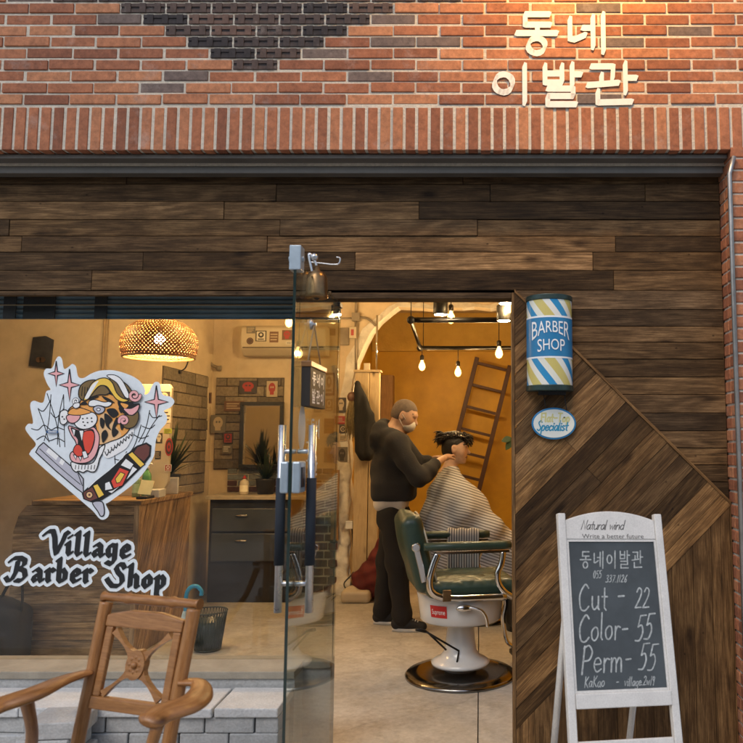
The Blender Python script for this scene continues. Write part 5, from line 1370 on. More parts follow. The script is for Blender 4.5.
# little string of amber beads / jar behind bottles
jr = thing('amber_jar', 'stack of brown beads standing behind the green bottles', 'ornament', (-2.42, 2.16, hC))
m = MB()
for i in range(4):
    for q in (-1, 1): m.ball((-2.42 + q * .022, 2.16, hC + .12 + i * .042), .024, 12, 8)
m.build('beads', mat('amber beads', (.22, .08, .03), .3), jr)
m = MB(); m.lathe([(.05, 0), (.05, .01), (.008, .02), (.008, .1)], (-2.42, 2.16, hC), 12); m.build('stand', M_black, jr)

# pendant lamp with a woven dome
pc = P(159, 357.5, 1.75); RB, HB = .255, .285
pl_ = thing('pendant_lamp', 'woven bamboo dome pendant lamp glowing above the counter', 'lamp', pc)
M_bamboo = mat('brown bamboo strips', (.30, .145, .055), .55, 0, .3, 30)
def dome(t):
    z = HB * t; q = (z - .10) / (HB - .10) if z > .10 else (z - .10) / .26
    return RB * math.sqrt(max(0, 1 - min(1, abs(q)) ** 2.05)) , z
m = MB(); nst = 60
for sgn in (-1, 1):
    for i in range(nst):
        pts = []
        for k in range(13):
            t = .0 + .93 * k / 12; r_, z = dome(t); a = 2 * math.pi * i / nst + sgn * 1.0 * k / 12 + .02
            off = .0015 * sgn * (1 if k % 2 else -1)
            pts.append(pc + V(((r_ + off) * math.cos(a), (r_ + off) * math.sin(a), z)))
        up_ = V((0, 0, 1))
        for k in range(12):
            p, q = pts[k], pts[k + 1]; rad = ((p + q) / 2 - pc); rad.z *= .6; rad.normalize(); sd_ = (q - p).cross(rad).normalized() * .0060 * min(1, .15 + (V((p.x, p.y, 0)) - V((pc.x, pc.y, 0))).length / RB)
            m.poly([p - sd_, p + sd_, q + sd_, q - sd_])
rb0 = dome(0)[0]
m.tube([pc + V((rb0 * math.cos(a), rb0 * math.sin(a), 0)) for a in [2 * math.pi * i / 48 for i in range(48)]], .008, 6, close=True)
m.tube([pc + V((rb0 * 1.01 * math.cos(a), rb0 * 1.01 * math.sin(a), .018)) for a in [2 * math.pi * i / 48 for i in range(48)]], .005, 6, close=True)
m.lathe([(dome(.9)[0], dome(.9)[1]), (.03, HB), (.0, HB + .004)], pc, 24)
m.build('lamp_shade', M_bamboo, pl_)
m = MB(); m.ball(pc + V((0, 0, .13)), .036, 14, 10); m.build('bulb', M_lampbulb2, pl_)
m = MB(); m.lathe([(.018, .16), (.02, .2), (.006, .23)], pc, 12); m.tube([pc + V((0, 0, .2)), pc + V((0, 0, ZC - pc.z))], .004, 6); m.build('cord', M_black, pl_)
m = MB(); m.lathe([(.028, HB + .004), (.045, HB + .012), (.03, HB + .05)], pc, 14); m.build('collar', M_black, pl_)

# dark plaque and thin pipe on the corner wall
t = thing('dark_plaque', 'dark worn rectangular plaque high on the cream wall', 'plaque', P(40, 350, YA - .02))
a, b_ = P(29, 366, YA - .02), P(53, 336, YA - .02)
m = MB(); m.prism([(a.x, YA - .025, a.z), (b_.x - .01, YA - .025, a.z - .02), (b_.x, YA - .025, b_.z - .03), (b_.x - .06, YA - .025, b_.z), (a.x + .02, YA - .025, b_.z - .01)], (0, .024, 0), (.2, .6, 0)); m.build('board', mat('black slate', (.03, .028, .027), .8, 0, .6, 12, .4, 30), t)
m = MB(); 
for q in (.25, .5): m.lathe([(.022, 0), (.022, .006)], (a.x + .05 + q * .12, YA - .026, a.z + .05), 14, rotx(R(90)))
m.build('stamp', M_brass, t)
m = MB(); x = P(104, 340, YA - .01).x; m.tube([(x, YA - .012, 0), (x, YA - .012, ZC)], .011, 8); m.tube([(x + .03, YA - .01, 0), (x + .03, YA - .01, ZC)], .005, 6)
tag(m.build('wall_pipe', mat('tan pipe', (.32, .23, .13), .6)), 'thin tan pipe running up the cream wall left of the pendant lamp', 'pipe')
# stone block panel on the side of the corner wall + panel on the partition behind
M_stone = brick_mat('grey faux stone', (.15, .125, .09), (.22, .18, .125), (.28, .23, .16), (.12, .10, .075))
def stones(name, label, ox, ux, uz, W_, H_, bh, bw, nrm, slope=0):
    t = thing(name, label, 'wall cladding', ox); m = MB(); z = 0; r_ = 0
    nrm = V(nrm)
    while z < H_ - .01:
        h_ = min(bh * rnd(.85, 1.15), H_ - z); x = -bw * (.5 if r_ % 2 else 0)
        while x < W_:
            l = bw * rnd(.8, 1.25); x0, x1 = max(0, x), min(W_, x + l)
            if x1 - x0 > .02:
                p0 = V(ox) + V(ux) * (x0 + .004) + V((0, 0, z + .004)); p1 = V(ox) + V(ux) * (x1 - .004) + V((0, 0, z + .004))
                up_ = V((0, 0, h_ - .008)); d = nrm * rnd(.012, .028)
                m.prism([p0, p1, p1 + up_, p0 + up_], d, (rnd(.15, 1), 0, 0))
            x += l
        z += h_; r_ += 1
    m.build('stone_face', M_stone, t, bevel=.004)
    m = MB(); p0 = V(ox); p1 = p0 + V(ux) * W_; m.prism([p0 - V((0, 0, .004)), p1 - V((0, 0, .004)), p1 + V((0, 0, H_ + .004)), p0 + V((0, 0, H_ + .004))], nrm * .011); m.build('backing', mat('dark grout ' + name, (.09, .07, .05), .9), t)
zst = 1.0
stones('stone_wall_cladding', 'grey stone block panel on the side wall beside the sticker board', (XB + .001, YA + .02, .95), (0, 1, 0), None, .98, 2.02 - .95, .1, .3, (1, 0, 0))
pA, pB = P(213, 469, YBk - .02), P(284, 378, YBk - .02)
stones('stone_wall_cladding', 'grey stone block panel framing the mirror on the back wall', (pA.x, YBk - .001, pA.z), (1, 0, 0), None, pB.x - pA.x, pB.z - pA.z, .088, .26, (0, -1, 0))
# headset-like bracket above the stone panel
hk = P(178, 366, YA + .3); t = thing('wall_hook', 'black curved hook with a thin loop above the stone panel', 'hook', hk)
m = MB(); m.tube(cr([hk + V((-.075, 0, .10)), hk + V((-.06, 0, .02)), hk + V((-.02, 0, -.045)), hk + V((.03, 0, -.05))], 6), [.03 - .0008 * i for i in range(19)], 8); m.build('hook', M_black, t)
m = MB(); m.tube(cr([hk + V((.0, 0, -.05)), hk + V((.06, 0, -.02)), hk + V((.085, 0, .06)), hk + V((.06, 0, .13))], 6), .006, 6); m.build('loop', M_black, t)
# corner conduit
cx_ = P(205, 340, YBk - .05)
m = MB(); m.tube([(cx_.x - .03, YBk - .05, .0), (cx_.x - .03, YBk - .05, ZC)], .022, 10); tag(m.build('corner_pipe', mat('cream painted pipe', (.45, .36, .24), .5)), 'upright cream painted pipe in the corner of the back wall', 'pipe')
p1 = P(205, 322, YBk - .04); p2 = P(206, 352, YBk - .04); p3 = P(211, 364, YBk - .04); p4 = P(219, 368, YBk - .04)
m = MB(); m.tube(cr([p1, p2, p3, p4], 6), .016, 10); m.lathe([(.024, -.02), (.024, .02)], p4, 10, roty(R(90))); tag(m.build('drain_hose', mat('grey hose', (.28, .24, .18), .45)), 'grey drain hose bending out of the wall beside the air conditioner', 'hose')
# mirror
ma, mb_ = P(239, 468, YBk - .06), P(284, 402, YBk - .06)
t = thing('wall_mirror', 'black framed mirror standing against the stone panel', 'mirror', (ma.x, YBk - .06, ma.z))
m = MB(); fwid = .032
for q in (((ma.x, ma.z), (mb_.x, ma.z + fwid)), ((ma.x, mb_.z - fwid), (mb_.x, mb_.z)), ((ma.x, ma.z + fwid + .0005), (ma.x + fwid, mb_.z - fwid - .0005)), ((mb_.x - fwid, ma.z + fwid + .0005), (mb_.x, mb_.z - fwid - .0005))):
    m.box((q[0][0], YBk - .085, q[0][1]), (q[1][0], YBk - .04, q[1][1]))
m.build('frame', M_black, t, bevel=.002)
mm_, nt, b = newmat('silvered mirror'); b.inputs['Base Color'].default_value = (.75, .72, .66, 1); b.inputs['Metallic'].default_value = 1; b.inputs['Roughness'].default_value = .04
m = MB(); m.obox(((ma.x + mb_.x) / 2, YBk - .066, (ma.z + mb_.z) / 2), (mb_.x - ma.x - .05, .008, mb_.z - ma.z - .05), rotz(R(-14)) if False else None); m.build('glass', mm_, t)
# posters on stone panel and along the corner
def poster(u, v, w_, h_, y, kind, m1, m2, label, cat='poster'):
    t = thing('poster', label, cat, P(u, v, y)); p = P(u, v, y); ww = w_ / 743 * (y + 3.46); hh = h_ / 743 * (y + 3.46)
    m = MB(); m.box((p.x - ww / 2 - .004, y, p.z - hh / 2 - .004), (p.x + ww / 2 + .004, y + .006, p.z + hh / 2 + .004)); m.build('sheet', m1, t)
    stick(t, u, v, w_, h_, y, [m1, m2], kind, .0006, 'print'); return t
yp = YBk - .042
poster(248, 387, 17, 12, yp, 3, Q_dk, Q_rd, 'dark poster with a red figure on the stone panel')
poster(272, 389, 10, 15, yp, 3, Q_lt, Q_rd, 'small cream poster with red figure on the stone panel')
poster(234, 406, 19, 9, yp, 1, Q_br, Q_lt, 'brown printed strip left of the mirror top')
poster(218, 424, 14, 17, yp, 3, Q_gr, Q_lt, 'grey poster of a pale figure left of the mirror')
poster(228, 438, 9, 10, yp, 0, Q_dk, Q_rd, 'small dark picture under the grey poster')
poster(227, 449, 9, 8, yp, 1, Q_gr, Q_wh, 'small grey notice under the dark picture')
for (u, v, w_, h_, k, m1, m2, lb) in ((194, 388, 6, 13, 0, Q_dk, Q_br, 'narrow dark picture on the corner post'), (208, 398, 6, 10, 0, Q_br, Q_dk, 'brown picture beside the corner pipe'), (204, 414, 5, 10, 1, Q_dk, Q_gr, 'dark notice below the brown picture by the pipe'), (203, 431, 7, 13, 0, Q_gr, Q_dk, 'grey framed picture by the corner pipe'), (201, 458, 5, 6, 1, Q_dk, Q_lt, 'tiny dark notice near the counter corner')):
    poster(u, v, w_, h_, YBk - .078, k, m1, m2, lb)
# tiled shelf and black cabinet of the styling station
sx0, sx1 = P(214, 498, 3.3).x, -1.68
st_ = thing('styling_station', 'black styling cabinet with drawers under a tiled ledge', 'cabinet', ((sx0 + sx1) / 2, 3.4, 0))
m = MB(); z0_ = P(240, 499, 3.25).z; z = z0_ + .035; r_ = 0
M_tile = brick_mat('blue grey tile', (.10, .115, .125), (.14, .16, .175), (.19, .215, .23), (.07, .03, .025))
ztop = P(240, 468, YBk - .02).z
dz_ = (ztop - z) / 4
while z < ztop - .01:
    x = sx0 - (.1 if r_ % 2 else 0)
    while x < sx1 + .3:
        x0_, x1_ = max(sx0, x), min(sx1 + .3, x + .2)
        if x1_ - x0_ > .02: m.box((x0_ + .005, YBk - .022, z + .005), (x1_ - .005, YBk - .002, z + dz_ - .005), ((.05 if r_ < 1 or (r_ == 1 and random.random() < .5) else rnd(.3, 1)), 0, 0))
        x += .2
    z += dz_; r_ += 1
m.build('tile_splashback', M_tile, st_, bevel=.002)
m = MB(); m.box((sx0, YBk - .012, z0_), (sx1 + .3, YBk - .001, ztop)); m.build('grout', M_mortar, st_)
m = MB(); m.box((sx0 - .05, 3.22, z0_ - .005), (sx1 + .3, YBk - .024, z0_ + .03)); m.build('shelf', mat('pale stone shelf', (.36, .30, .22), .5), st_, bevel=.004)
m = MB(); m.box((sx0 - .02, 3.26, .0), (sx1, YBk - .03, z0_ - .006)); m.build('body', M_black, st_, bevel=.004)
M_drw = mat('slate blue drawer', (.045, .052, .058), .35, 0, .2, 6)
for z1, z2 in ((.62, .82), (.36, .60)):
    m = MB(); m.box((sx0 + .01, 3.235, z1), (sx1 - .02, 3.258, z2)); d = m.build('drawer', M_drw, st_, bevel=.004)
    m = MB(); xm = (sx0 + sx1) / 2 - .08; m.tube([(xm - .05, 3.225, z2 - .06), (xm + .05, 3.225, z2 - .06)], .008, 8); m.build('handle', M_chrome, d)
bottle('squeeze_bottle', 'white squeeze bottle with red cap on the tiled ledge', P(244, 498, 3.4).x, 3.40, z0_ + .03, .17, .042, (.55, .48, .38), (.5, .03, .03))
spiky_plant('mirror_plant', 'spiky pot plant in front of the mirror', P(266, 470, 3.45).x, 3.45, z0_ + .03, 30, .33, True, 8, .8)
# air conditioner
a, b_ = P(240, 355, YBk - .2), P(326, 325, YBk - .2)
t = thing('air_conditioner', 'cream wall air conditioner with stickers on its front', 'air conditioner', ((a.x + b_.x) / 2, YBk - .1, a.z))
m = MB(); zt_, zb__ = b_.z, a.z; prof = [(YBk - .002, zb__), (YBk - .12, zb__), (YBk - .19, zb__ + .06), (YBk - .205, zb__ + .12), (YBk - .2, zt_ - .03), (YBk - .17, zt_), (YBk - .002, zt_)]
m.prism([(a.x, y, z) for y, z in prof], (b_.x - a.x, 0, 0)); m.build('body', M_cream, t, bevel=.012)
m = MB(); m.box((a.x + .02, YBk - .198, zb__ + .066), (b_.x - .02, YBk - .19, zb__ + .078)); m.build('vent', mat('vent shadow gap', (.12, .09, .06), .7), t)
for (u, v, w_, h_, k, m1, m2) in ((251, 330, 9, 7, 1, Q_gr, Q_lt), (250, 341, 7, 7, 2, Q_dk, Q_br), (261, 336, 11, 11, 0, Q_dk, Q_wh), (274, 337, 9, 11, 1, Q_br, Q_lt), (287, 335, 10, 10, 3, Q_br, Q_rd), (290, 343, 8, 3, 1, Q_wh, Q_dk)):
    stick(t, u, v, w_, h_, YBk - .2056, [m1, m2], k)
# dark blue slatted band modelled as solid strips across the window top
vb_ = thing('slat_band', 'dark blue slatted band across the window top', 'shutter', (-1.9, .2, 1.9))
M_slat = mat('dark blue slats', (.12, .19, .24), .45, .1, .4, 2.5)
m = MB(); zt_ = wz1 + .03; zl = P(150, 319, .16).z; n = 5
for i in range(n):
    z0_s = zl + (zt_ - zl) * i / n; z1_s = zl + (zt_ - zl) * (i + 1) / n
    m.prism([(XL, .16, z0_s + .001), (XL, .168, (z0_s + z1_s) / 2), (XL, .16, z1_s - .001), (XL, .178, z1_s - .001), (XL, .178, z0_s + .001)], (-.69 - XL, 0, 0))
m.build('slats', M_slat, vb_)
m = MB(); zz = P(150, 305, .15).z; m.tube([(XL, .15, zz), (-.7, .15, zz)], .0035, 6); m.build('thin_rail', mat('tan rail', (.36, .27, .15), .6), vb_)
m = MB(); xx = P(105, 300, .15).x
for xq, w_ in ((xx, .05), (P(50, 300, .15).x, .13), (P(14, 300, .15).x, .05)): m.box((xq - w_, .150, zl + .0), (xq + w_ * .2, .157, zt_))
m.build('dark_upright', M_black, vb_)
# items at floor level
bk_ = P(4, 655, 1.3)
t = thing('backpack', 'black backpack on the floor at the window edge', 'bag', (bk_.x - .05, 1.35, 0))
s_ = SDF((bk_.x - .36, 1.2, 0), (bk_.x + .16, 1.6, .62), .014); s_.rbox((bk_.x - .1, 1.38, .19), (.18, .12, .19), .07); s_.ell((bk_.x - .09, 1.36, .34), (.13, .1, .1), k=.05); s_.rbox((bk_.x - .1, 1.27, .13), (.13, .05, .1), .04, k=.02)
s_.mesh('body', M_blackcloth, t)
m = MB(); m.tube(cr([(bk_.x - .08, 1.35, .40), (bk_.x - .01, 1.33, .52), (bk_.x + .06, 1.33, .54), (bk_.x + .07, 1.34, .38), (bk_.x + .05, 1.33, .16)], 6), .014, 6, flat=.5); m.build('strap', M_blackcloth, t)
um = P(190, 598, 1.53); t = thing('umbrella', 'closed blue and white umbrella with crook handle beside the counter', 'umbrella', (-2.17, 1.60, 0))
M_ublue = mat('bright blue plastic', (.02, .30, .55), .3)
hx, hz_ = P(186, 600, 1.6).x, P(186, 600, 1.6).z
m = MB(); hp = [V((hx + .0, 1.6, hz_ - .08)), V((hx, 1.6, hz_ + .02)), V((hx + .02, 1.6, hz_ + .075)), V((hx + .065, 1.6, hz_ + .09)), V((hx + .1, 1.6, hz_ + .06)), V((hx + .1, 1.6, hz_ + .03))]
m.tube(cr(hp, 6), .014, 8); m.build('handle', M_ublue, t)
m = MB(); m.tube([(hx - .0, 1.6, hz_ - .07), (hx - .0, 1.6, hz_ - .14), (hx - .01, 1.6, .12), (hx - .01, 1.6, .02)], [.016, .034, .03, .006], 10); m.build('canopy', mat('pale blue folded canopy', (.4, .55, .62), .6, 0, .35, 25), t)
wbx = P(206, 640, 1.5)
t = thing('wire_basket', 'dark wire waste basket beside the counter', 'basket', (wbx.x, 1.75, 0)); M_wire = mat('dark green wire', (.02, .035, .03), .5)
wc = V((P(208, 640, 1.75).x, 1.75, 0)); m = MB()
for i in range(36):
    for sg_ in (-1, 1):
        a = 2 * math.pi * i / 36; pts = [wc + V(((.085 + .035 * k / 5) * math.cos(a + sg_ * .25 * k / 5), (.085 + .035 * k / 5) * math.sin(a + sg_ * .25 * k / 5), .01 + .25 * k / 5)) for k in range(6)]
        m.tube(pts, .0022, 4, caps=False)
for z, r_ in ((.26, .12), (.01, .085)): m.tube([wc + V((r_ * math.cos(a), r_ * math.sin(a), z)) for a in [2 * math.pi * i / 32 for i in range(32)]], .005, 6, close=True)
m.build('mesh_side', M_wire, t); m = MB(); m.lathe([(.078, .005), (.1, .2), (.095, .2), (.07, .012), (0, .012)], wc, 20); m.build('liner', mat('green black bin liner', (.02, .04, .035), .35), t)

# ================================================================== PARTITION SIDE
ys = YBk - .016
for (u, v, w_, h_, k, m1, m2, lb) in ((341, 405, 9, 14, 3, Q_dk, Q_lt, 'dark arched picture sticker on the plaster pillar'), (341, 420, 11, 7, 1, Q_rd, Q_lt, 'red lettered sticker on the plaster pillar'), (343, 429, 7, 7, 2, Q_dk, Q_lt, 'round black badge below the red sticker'), (343, 438, 7, 5, 1, Q_lt, Q_dk, 'small pale printed label below the round badge'), (342, 455, 10, 15, 3, Q_gr, Q_dk, 'grey photo sticker lowest on the plaster pillar'),
    (329, 384, 10, 22, 0, Q_br, Q_lt, 'tall brown poster left of the plaster pillar'), (329, 405, 9, 14, 0, Q_lt, Q_br, 'cream poster of a round motif left of the pillar'), (331, 332, 8, 6, 1, Q_br, Q_dk, 'small brown notice high on the wall by the door'), (329, 426, 9, 14, 1, Q_br, Q_dk, 'brown print below the cream round motif poster'), (329, 455, 9, 14, 3, Q_gr, Q_br, 'lowest grey print left of the pillar'), (318, 400, 9, 30, 0, Q_lt, Q_gr, 'tall pale poster seen through the door glass')):
    poster(u, v, w_, h_, ys, k, m1, m2, lb)
# electric box and conduit
e0 = P(353, 333, ys); t = thing('junction_box', 'white junction box with switch plate on the pillar', 'switch box', e0)
m = MB(); m.box((e0.x - .03, ys - .04, e0.z - .055), (e0.x + .035, ys, e0.z + .055)); m.build('cover', M_cream, t, bevel=.005)
m = MB(); m.box((e0.x - .012, ys - .046, e0.z - .03), (e0.x + .014, ys - .0405, e0.z + .03)); m.build('switch', Q_rd, t, bevel=.003)
m = MB(); m.box((e0.x - .13, ys - .012, e0.z - .12), (e0.x - .035, ys, e0.z + .05)); m.build('grey_plate', mat('bare grey plaster', (.22, .18, .13), .8), t, bevel=.003)
cdt = mat('grey conduit', (.22, .18, .13), .5)
m = MB(); q1 = P(356, 290, ys - .02)
m.tube([V((q1.x, ys - .02, ZC)), P(356, 318, ys - .02)], .012, 8); m.tube([P(356, 318, ys - .02), P(356, 372, ys - .02)], .013, 8)
m.tube(cr([P(356, 317, ys - .02), P(366, 318, ys - .02), P(372, 322, ys - .02), P(376, 326, ys - .02)], 6), .011, 8)
m.tube([P(356, 318, ys - .02), P(326, 319, ys - .02)], .010, 8); m.obox(P(356, 317, ys - .02), (.075, .05, .08))
tag(m.build('conduit', cdt), 'grey electrical conduit with junction bends above the pillar', 'conduit')
# cream locker between pillar and back room
x0_, x1_ = P(355, 400, 3.5).x, P(379, 400, 3.5).x; zl_ = P(366, 372, 3.48).z
t = thing('wooden_locker', 'tall cream wooden locker boards behind the barber', 'locker', ((x0_ + x1_) / 2, 3.55, 0))
xm = x0_ + (x1_ - x0_) * .58
m = MB(); m.box((x0_, 3.50, 0), (xm - .003, 3.60, zl_), (.5, 0, 0), 2); m.build('panel', M_cream_wood, t, bevel=.003)
m = MB(); m.box((xm + .003, 3.515, 0), (x1_, 3.60, zl_), (.5, 0, 0), 2); m.build('panel', M_cream_wood, t, bevel=.003)
m = MB(); m.box((x0_ - .015, 3.48, zl_ + .0005), (x1_ + .015, 3.61, zl_ + .022)); m.build('top', M_cream_wood, t, bevel=.002)
pj = P(367, 369, 3.55); bx = MB(); bx.obox((pj.x, 3.55, zl_ + .056), (.055, .05, .065)); bx.lathe([(.02, 0), (.02, .004)], (pj.x, 3.522, zl_ + .056), 12, rotx(R(90))); tag(bx.build('small_clock', M_cream, bevel=.004), 'small cream clock box on top of the locker', 'clock')
m = MB(); p = P(377, 330, 3.58); m.tube([V((p.x, 3.58, zl_ + .022)), V((p.x, 3.58, 2.62))], .010, 8); tag(m.build('thin_pipe', M_chrome), 'thin shiny upright pipe rising from the locker top', 'pipe')
# jacket and dried whisk hanging on the locker
jt = P(357, 382, 3.44); t = thing('hanging_jacket', 'black jacket hanging by the pillar behind the barber', 'jacket', jt)
s_ = SDF((jt.x - .13, 3.30, 1.05), (jt.x + .22, 3.50, 2.05), .012)
pb1, pb2, pb3 = P(362, 390, 3.42), P(362, 425, 3.42), P(366, 455, 3.42)
s_.chain([P(358, 384, 3.43), P(361, 405, 3.43), P(364, 430, 3.43), P(366, 452, 3.43)], [.03, .058, .078, .085], .03)
s_.chain([P(359, 390, 3.41), P(369, 415, 3.41), P(375, 440, 3.41)], [.03, .045, .04], .03)
s_.chain([P(358, 390, 3.41), P(359, 420, 3.40), P(359, 450, 3.40)], [.03, .04, .045], .03)
s_.warp(lambda X, Y, Z: .006 * np.sin(X * 70 + Z * 5)); s_.mesh('body', M_blackcloth, t)
wk = P(352, 397, 3.42); t = thing('dried_whisk', 'dried straw whisk hanging beside the black jacket', 'broom', wk); M_straw = mat('dried straw', (.20, .15, .07), .9, 0, .4, 60, .5, 120)
m = MB(); m.ball(wk, (.045, .03, .05), 14, 10); m.build('knot', mat('brown gourd', (.10, .045, .025), .5), t)
m = MB(); random.seed(5)
for i in range(110):
    a, b_ = rnd(-1, 1), rnd(-1, 1); l = rnd(.20, .38); tip = wk + V((a * .06, b_ * .02 - .01, -.04 - l)); m.tube([wk + V((a * .02, b_ * .015, -.03)), wk + V((a * .055, b_ * .03, -.04 - l * .5)), tip], [.004, .0045, .0012], 4, caps=False)
m.build('bristles', M_straw, t)
m = MB(); m.tube([wk + V((0, 0, .05)), V((wk.x, YBk - .02, wk.z + .22))], .003, 5); m.build('string', M_black, t)
# things on the floor by the pillar
so_ = P(349, 525, YBk - .1); t = thing('wall_socket', 'white power socket low on the flaked plaster pillar', 'socket', so_)
m = MB(); m.box((so_.x - .03, YBk - .13, so_.z - .035), (so_.x + .04, YBk - .07, so_.z + .04)); m.build('plate', M_white, t, bevel=.008)
m = MB(); m.tube(cr([so_ + V((.03, -.02, 0)), P(353, 545, YBk - .12), P(354, 570, YBk - .14), P(344, 584, YBk - .2), P(351, 594, YBk - .25), V((-1.14, YBk - .3, .02)), V((-1.06, YBk - .22, .03))], 6), .007, 6); m.build('cable', M_black, t)
t = thing('red_bag', 'dark red cloth bag on the floor behind the barber', 'bag', (-1.0, 3.40, 0)); rb = P(370, 575, 3.35)
s_ = SDF((rb.x - .28, 3.15, 0), (rb.x + .2, 3.58, .62), .013); s_.ell((rb.x, 3.37, .16), (.17, .13, .15)); s_.cap((rb.x + .02, 3.38, .25), (rb.x + .10, 3.40, .50), .10, .05, .06); s_.warp(lambda X, Y, Z: .008 * np.sin(X * 40 + Z * 30) + .006 * np.sin(Z * 60 - X * 20)); s_.mesh('body', mat('maroon cloth', (.10, .012, .012), .85, 0, .25, 20), t)
t = thing('red_stool', 'dark red box edge standing beside the red bag', 'box', (rb.x + .12, 3.45, 0)); m = MB(); m.box((rb.x + .08, 3.40, 0), (rb.x + .2, 3.52, .50)); m.build('side', mat('maroon paint', (.14, .012, .014), .5), t, bevel=.004)
t = thing('white_basin', 'low white scuffed tub on the floor by the pillar', 'tub', (-1.15, 3.3, 0)); wq = P(357, 588, 3.3)
s_ = SDF((wq.x - .17, 3.1, 0), (wq.x + .17, 3.5, .16), .010); s_.rbox((wq.x, 3.3, .055), (.13, .10, .055), .035); s_.ell((wq.x - .03, 3.3, .11), (.07, .06, .03), k=.02); s_.mesh('body', M_cream, t)
# mirror frame board seen left of pillar
wbp = P(335, 500, YBk - .08); t = thing('wooden_board', 'short honey coloured board leaning on the dark red bricks', 'board', wbp); m = MB(); m.box((wbp.x - .035, YBk - .09, P(335, 540, YBk - .08).z), (wbp.x + .035, YBk - .06, P(335, 470, YBk - .08).z), (.5, 0, 0), 2); m.build('plank', M_honey, t, bevel=.002)
# closet at the back
p0, p1 = P(380, 455, 5.0), P(392, 375, 5.0); t = thing('back_closet', 'narrow honey wood closet at the back of the mustard room', 'closet', ((p0.x + p1.x) / 2, 5.05, 0))
m = MB(); m.box((p0.x - .03, 5.0, 0), (p1.x + .01, 5.19, p1.z), (.5, 0, 0), 2); m.build('body', M_honey, t, bevel=.003); m = MB(); m.box((p0.x - .005, 4.992, 0), (p0.x + .004, 4.9995, p1.z - .02)); m.build('gap', M_black, t)
# ladder leaning in the corner
yl = 4.95
l0, l1 = P(476.5, 360, yl), P(458.5, 431, yl); r0, r1 = P(513, 371, yl), P(488, 480, yl)
dl = (l1 - l0).normalized(); wv_ = (r0 - l0); LN = l0.z / -dl.z
t = thing('wooden_ladder', 'dark red wooden ladder leaning against the mustard back wall', 'ladder', (l0.x, yl, 0))
side = V((-dl.z * -1, 0, 0)); acr = V((-dl.z, 0, dl.x)).normalized(); acr = acr if acr.x > 0 else -acr
Wl = .385
Mld = Matrix((acr, V((0, 1, 0)), dl)).transposed()
top_ = V((l0.x, yl, l0.z))
for k in (0, Wl):
    c = top_ + acr * k + dl * (LN / 2); e = -.06 if k else 0
    c = top_ + acr * k + dl * ((LN + e) / 2 - .02); m = MB(); m.obox(c, (.050, .070, LN + e + .02), Mld, (.5, 0, 0), 2); m.build('rail', M_ladder, t, bevel=.004)
sp_ = .255; q = .03; yoff = .0
while q < LN - .15:
    c = top_ + acr * (Wl / 2) + dl * q; m = MB(); m.obox(c, (Wl - .052, .05, .032), Mld, (.5, 0, 0), 0); m.build('rung', M_ladder, t, bevel=.003); q += sp_
# pipe frame, hanging bulbs and spotlights
yn, yfar = 2.04, 3.44; zp = 2.30
pf = thing('pipe_frame', 'black iron pipe rectangle hung from the ceiling with bulbs', 'light frame', (0, 2.7, zp))
xa, xb, xc = P(411, 320, yn).x, P(420, 348, yfar).x, .75
zn, zf = P(460, 320, yn).z, P(470, 348, yfar).z
m = MB(); m.tube([(xc, yn, zn), (xa, yn, zn), (xb, yfar, zf), (xc, yfar, zf), (xc, yn, zn)], .021, 10)
for p in ((xa, yn, zn), (xb, yfar, zf)): m.ball(p, .032, 10, 8)
m.build('pipe', M_iron, pf)
m = MB()
for p in ((xa, yn, zn), (xb + .03, yfar, zf), (xc, yn, zn)): m.tube([p, (p[0], p[1], ZC)], .004, 6)
m.build('hanger', M_iron, pf)
def hbulb(u, v, y, ztop, label, s=1.0):
    p = P(u, v, y); t = thing('hanging_bulb', label, 'light bulb', p, 'bare bulbs hanging from the pipe frame')
    m = MB(); m.lathe([(.001, -.045), (.020, -.036), (.031, -.012), (.027, .014), (.014, .04), (.012, .05)], p, 16); bu = m.build('bulb', M_bulbglass, t)
    m = MB(); m.ball(p + V((0, 0, -.004)), (.0085, .0085, .019), 12, 8); m.build('filament', M_lampbulb, bu)
    m = MB(); m.lathe([(.015, .051), (.019, .055), (.019, .095), (.008, .105), (.004, .105)], p, 12); m.build('socket', M_iron, t)
    m = MB(); m.tube([p + V((0, 0, .1)), V((p.x, p.y, ztop))], .004, 6); m.build('cord', M_iron, t)
hbulb(451, 318, yn + .02, 2.9, 'bare glowing bulb beside the black spotlight')
hbulb(422, 366, yfar, zf, 'bare glowing bulb above the barber, at far pipe corner')
hbulb(458, 372, yfar, zf, 'lowest bare glowing bulb, between barber and ladder')
hbulb(499, 353, yn + .5, 2.9, 'bare glowing bulb in front of the ladder top')
hbulb(289, 322, 2.5, ZC, 'bare glowing bulb in front of the air conditioner')
hbulb(70, 292, 1.5, ZC, 'unseen bare bulb added above the slatted band to light the far left')  # out-of-view fill bulb, added to brighten the left walls
hbulb(215, 290, 1.7, ZC, 'unseen bare bulb added above the slatted band to light the pendant side')  # second unseen bulb added as fill for the left room
hbulb(509, 307, yn - .3, 2.9, 'bare glowing bulb nearest the right door jamb')
def spot(u, v, y, label):
    p = P(u, v, y); t = thing('spotlight', label, 'spotlight', p, 'black ceiling spotlights')
    m = MB(); m.lathe([(.050, -.05), (.054, -.045), (.054, .06), (.03, .075), (.01, .08), (.01, .0801)], p, 20); m.tube([p + V((0, 0, .07)), V((p.x, p.y, ZC))], .009, 6); m.build('housing', M_black, t)
    m = MB(); m.lathe([(.043, -.0515), (0, -.0515)], p, 18); m.build('lens', M_spot, t)
spot(440.5, 308, 1.95, 'black cylinder spotlight left of a bare bulb')
spot(504, 314, 1.85, 'lower black cylinder spotlight by the right jamb')
spot(506, 296, 1.4, 'upper black cylinder spotlight by the right jamb')
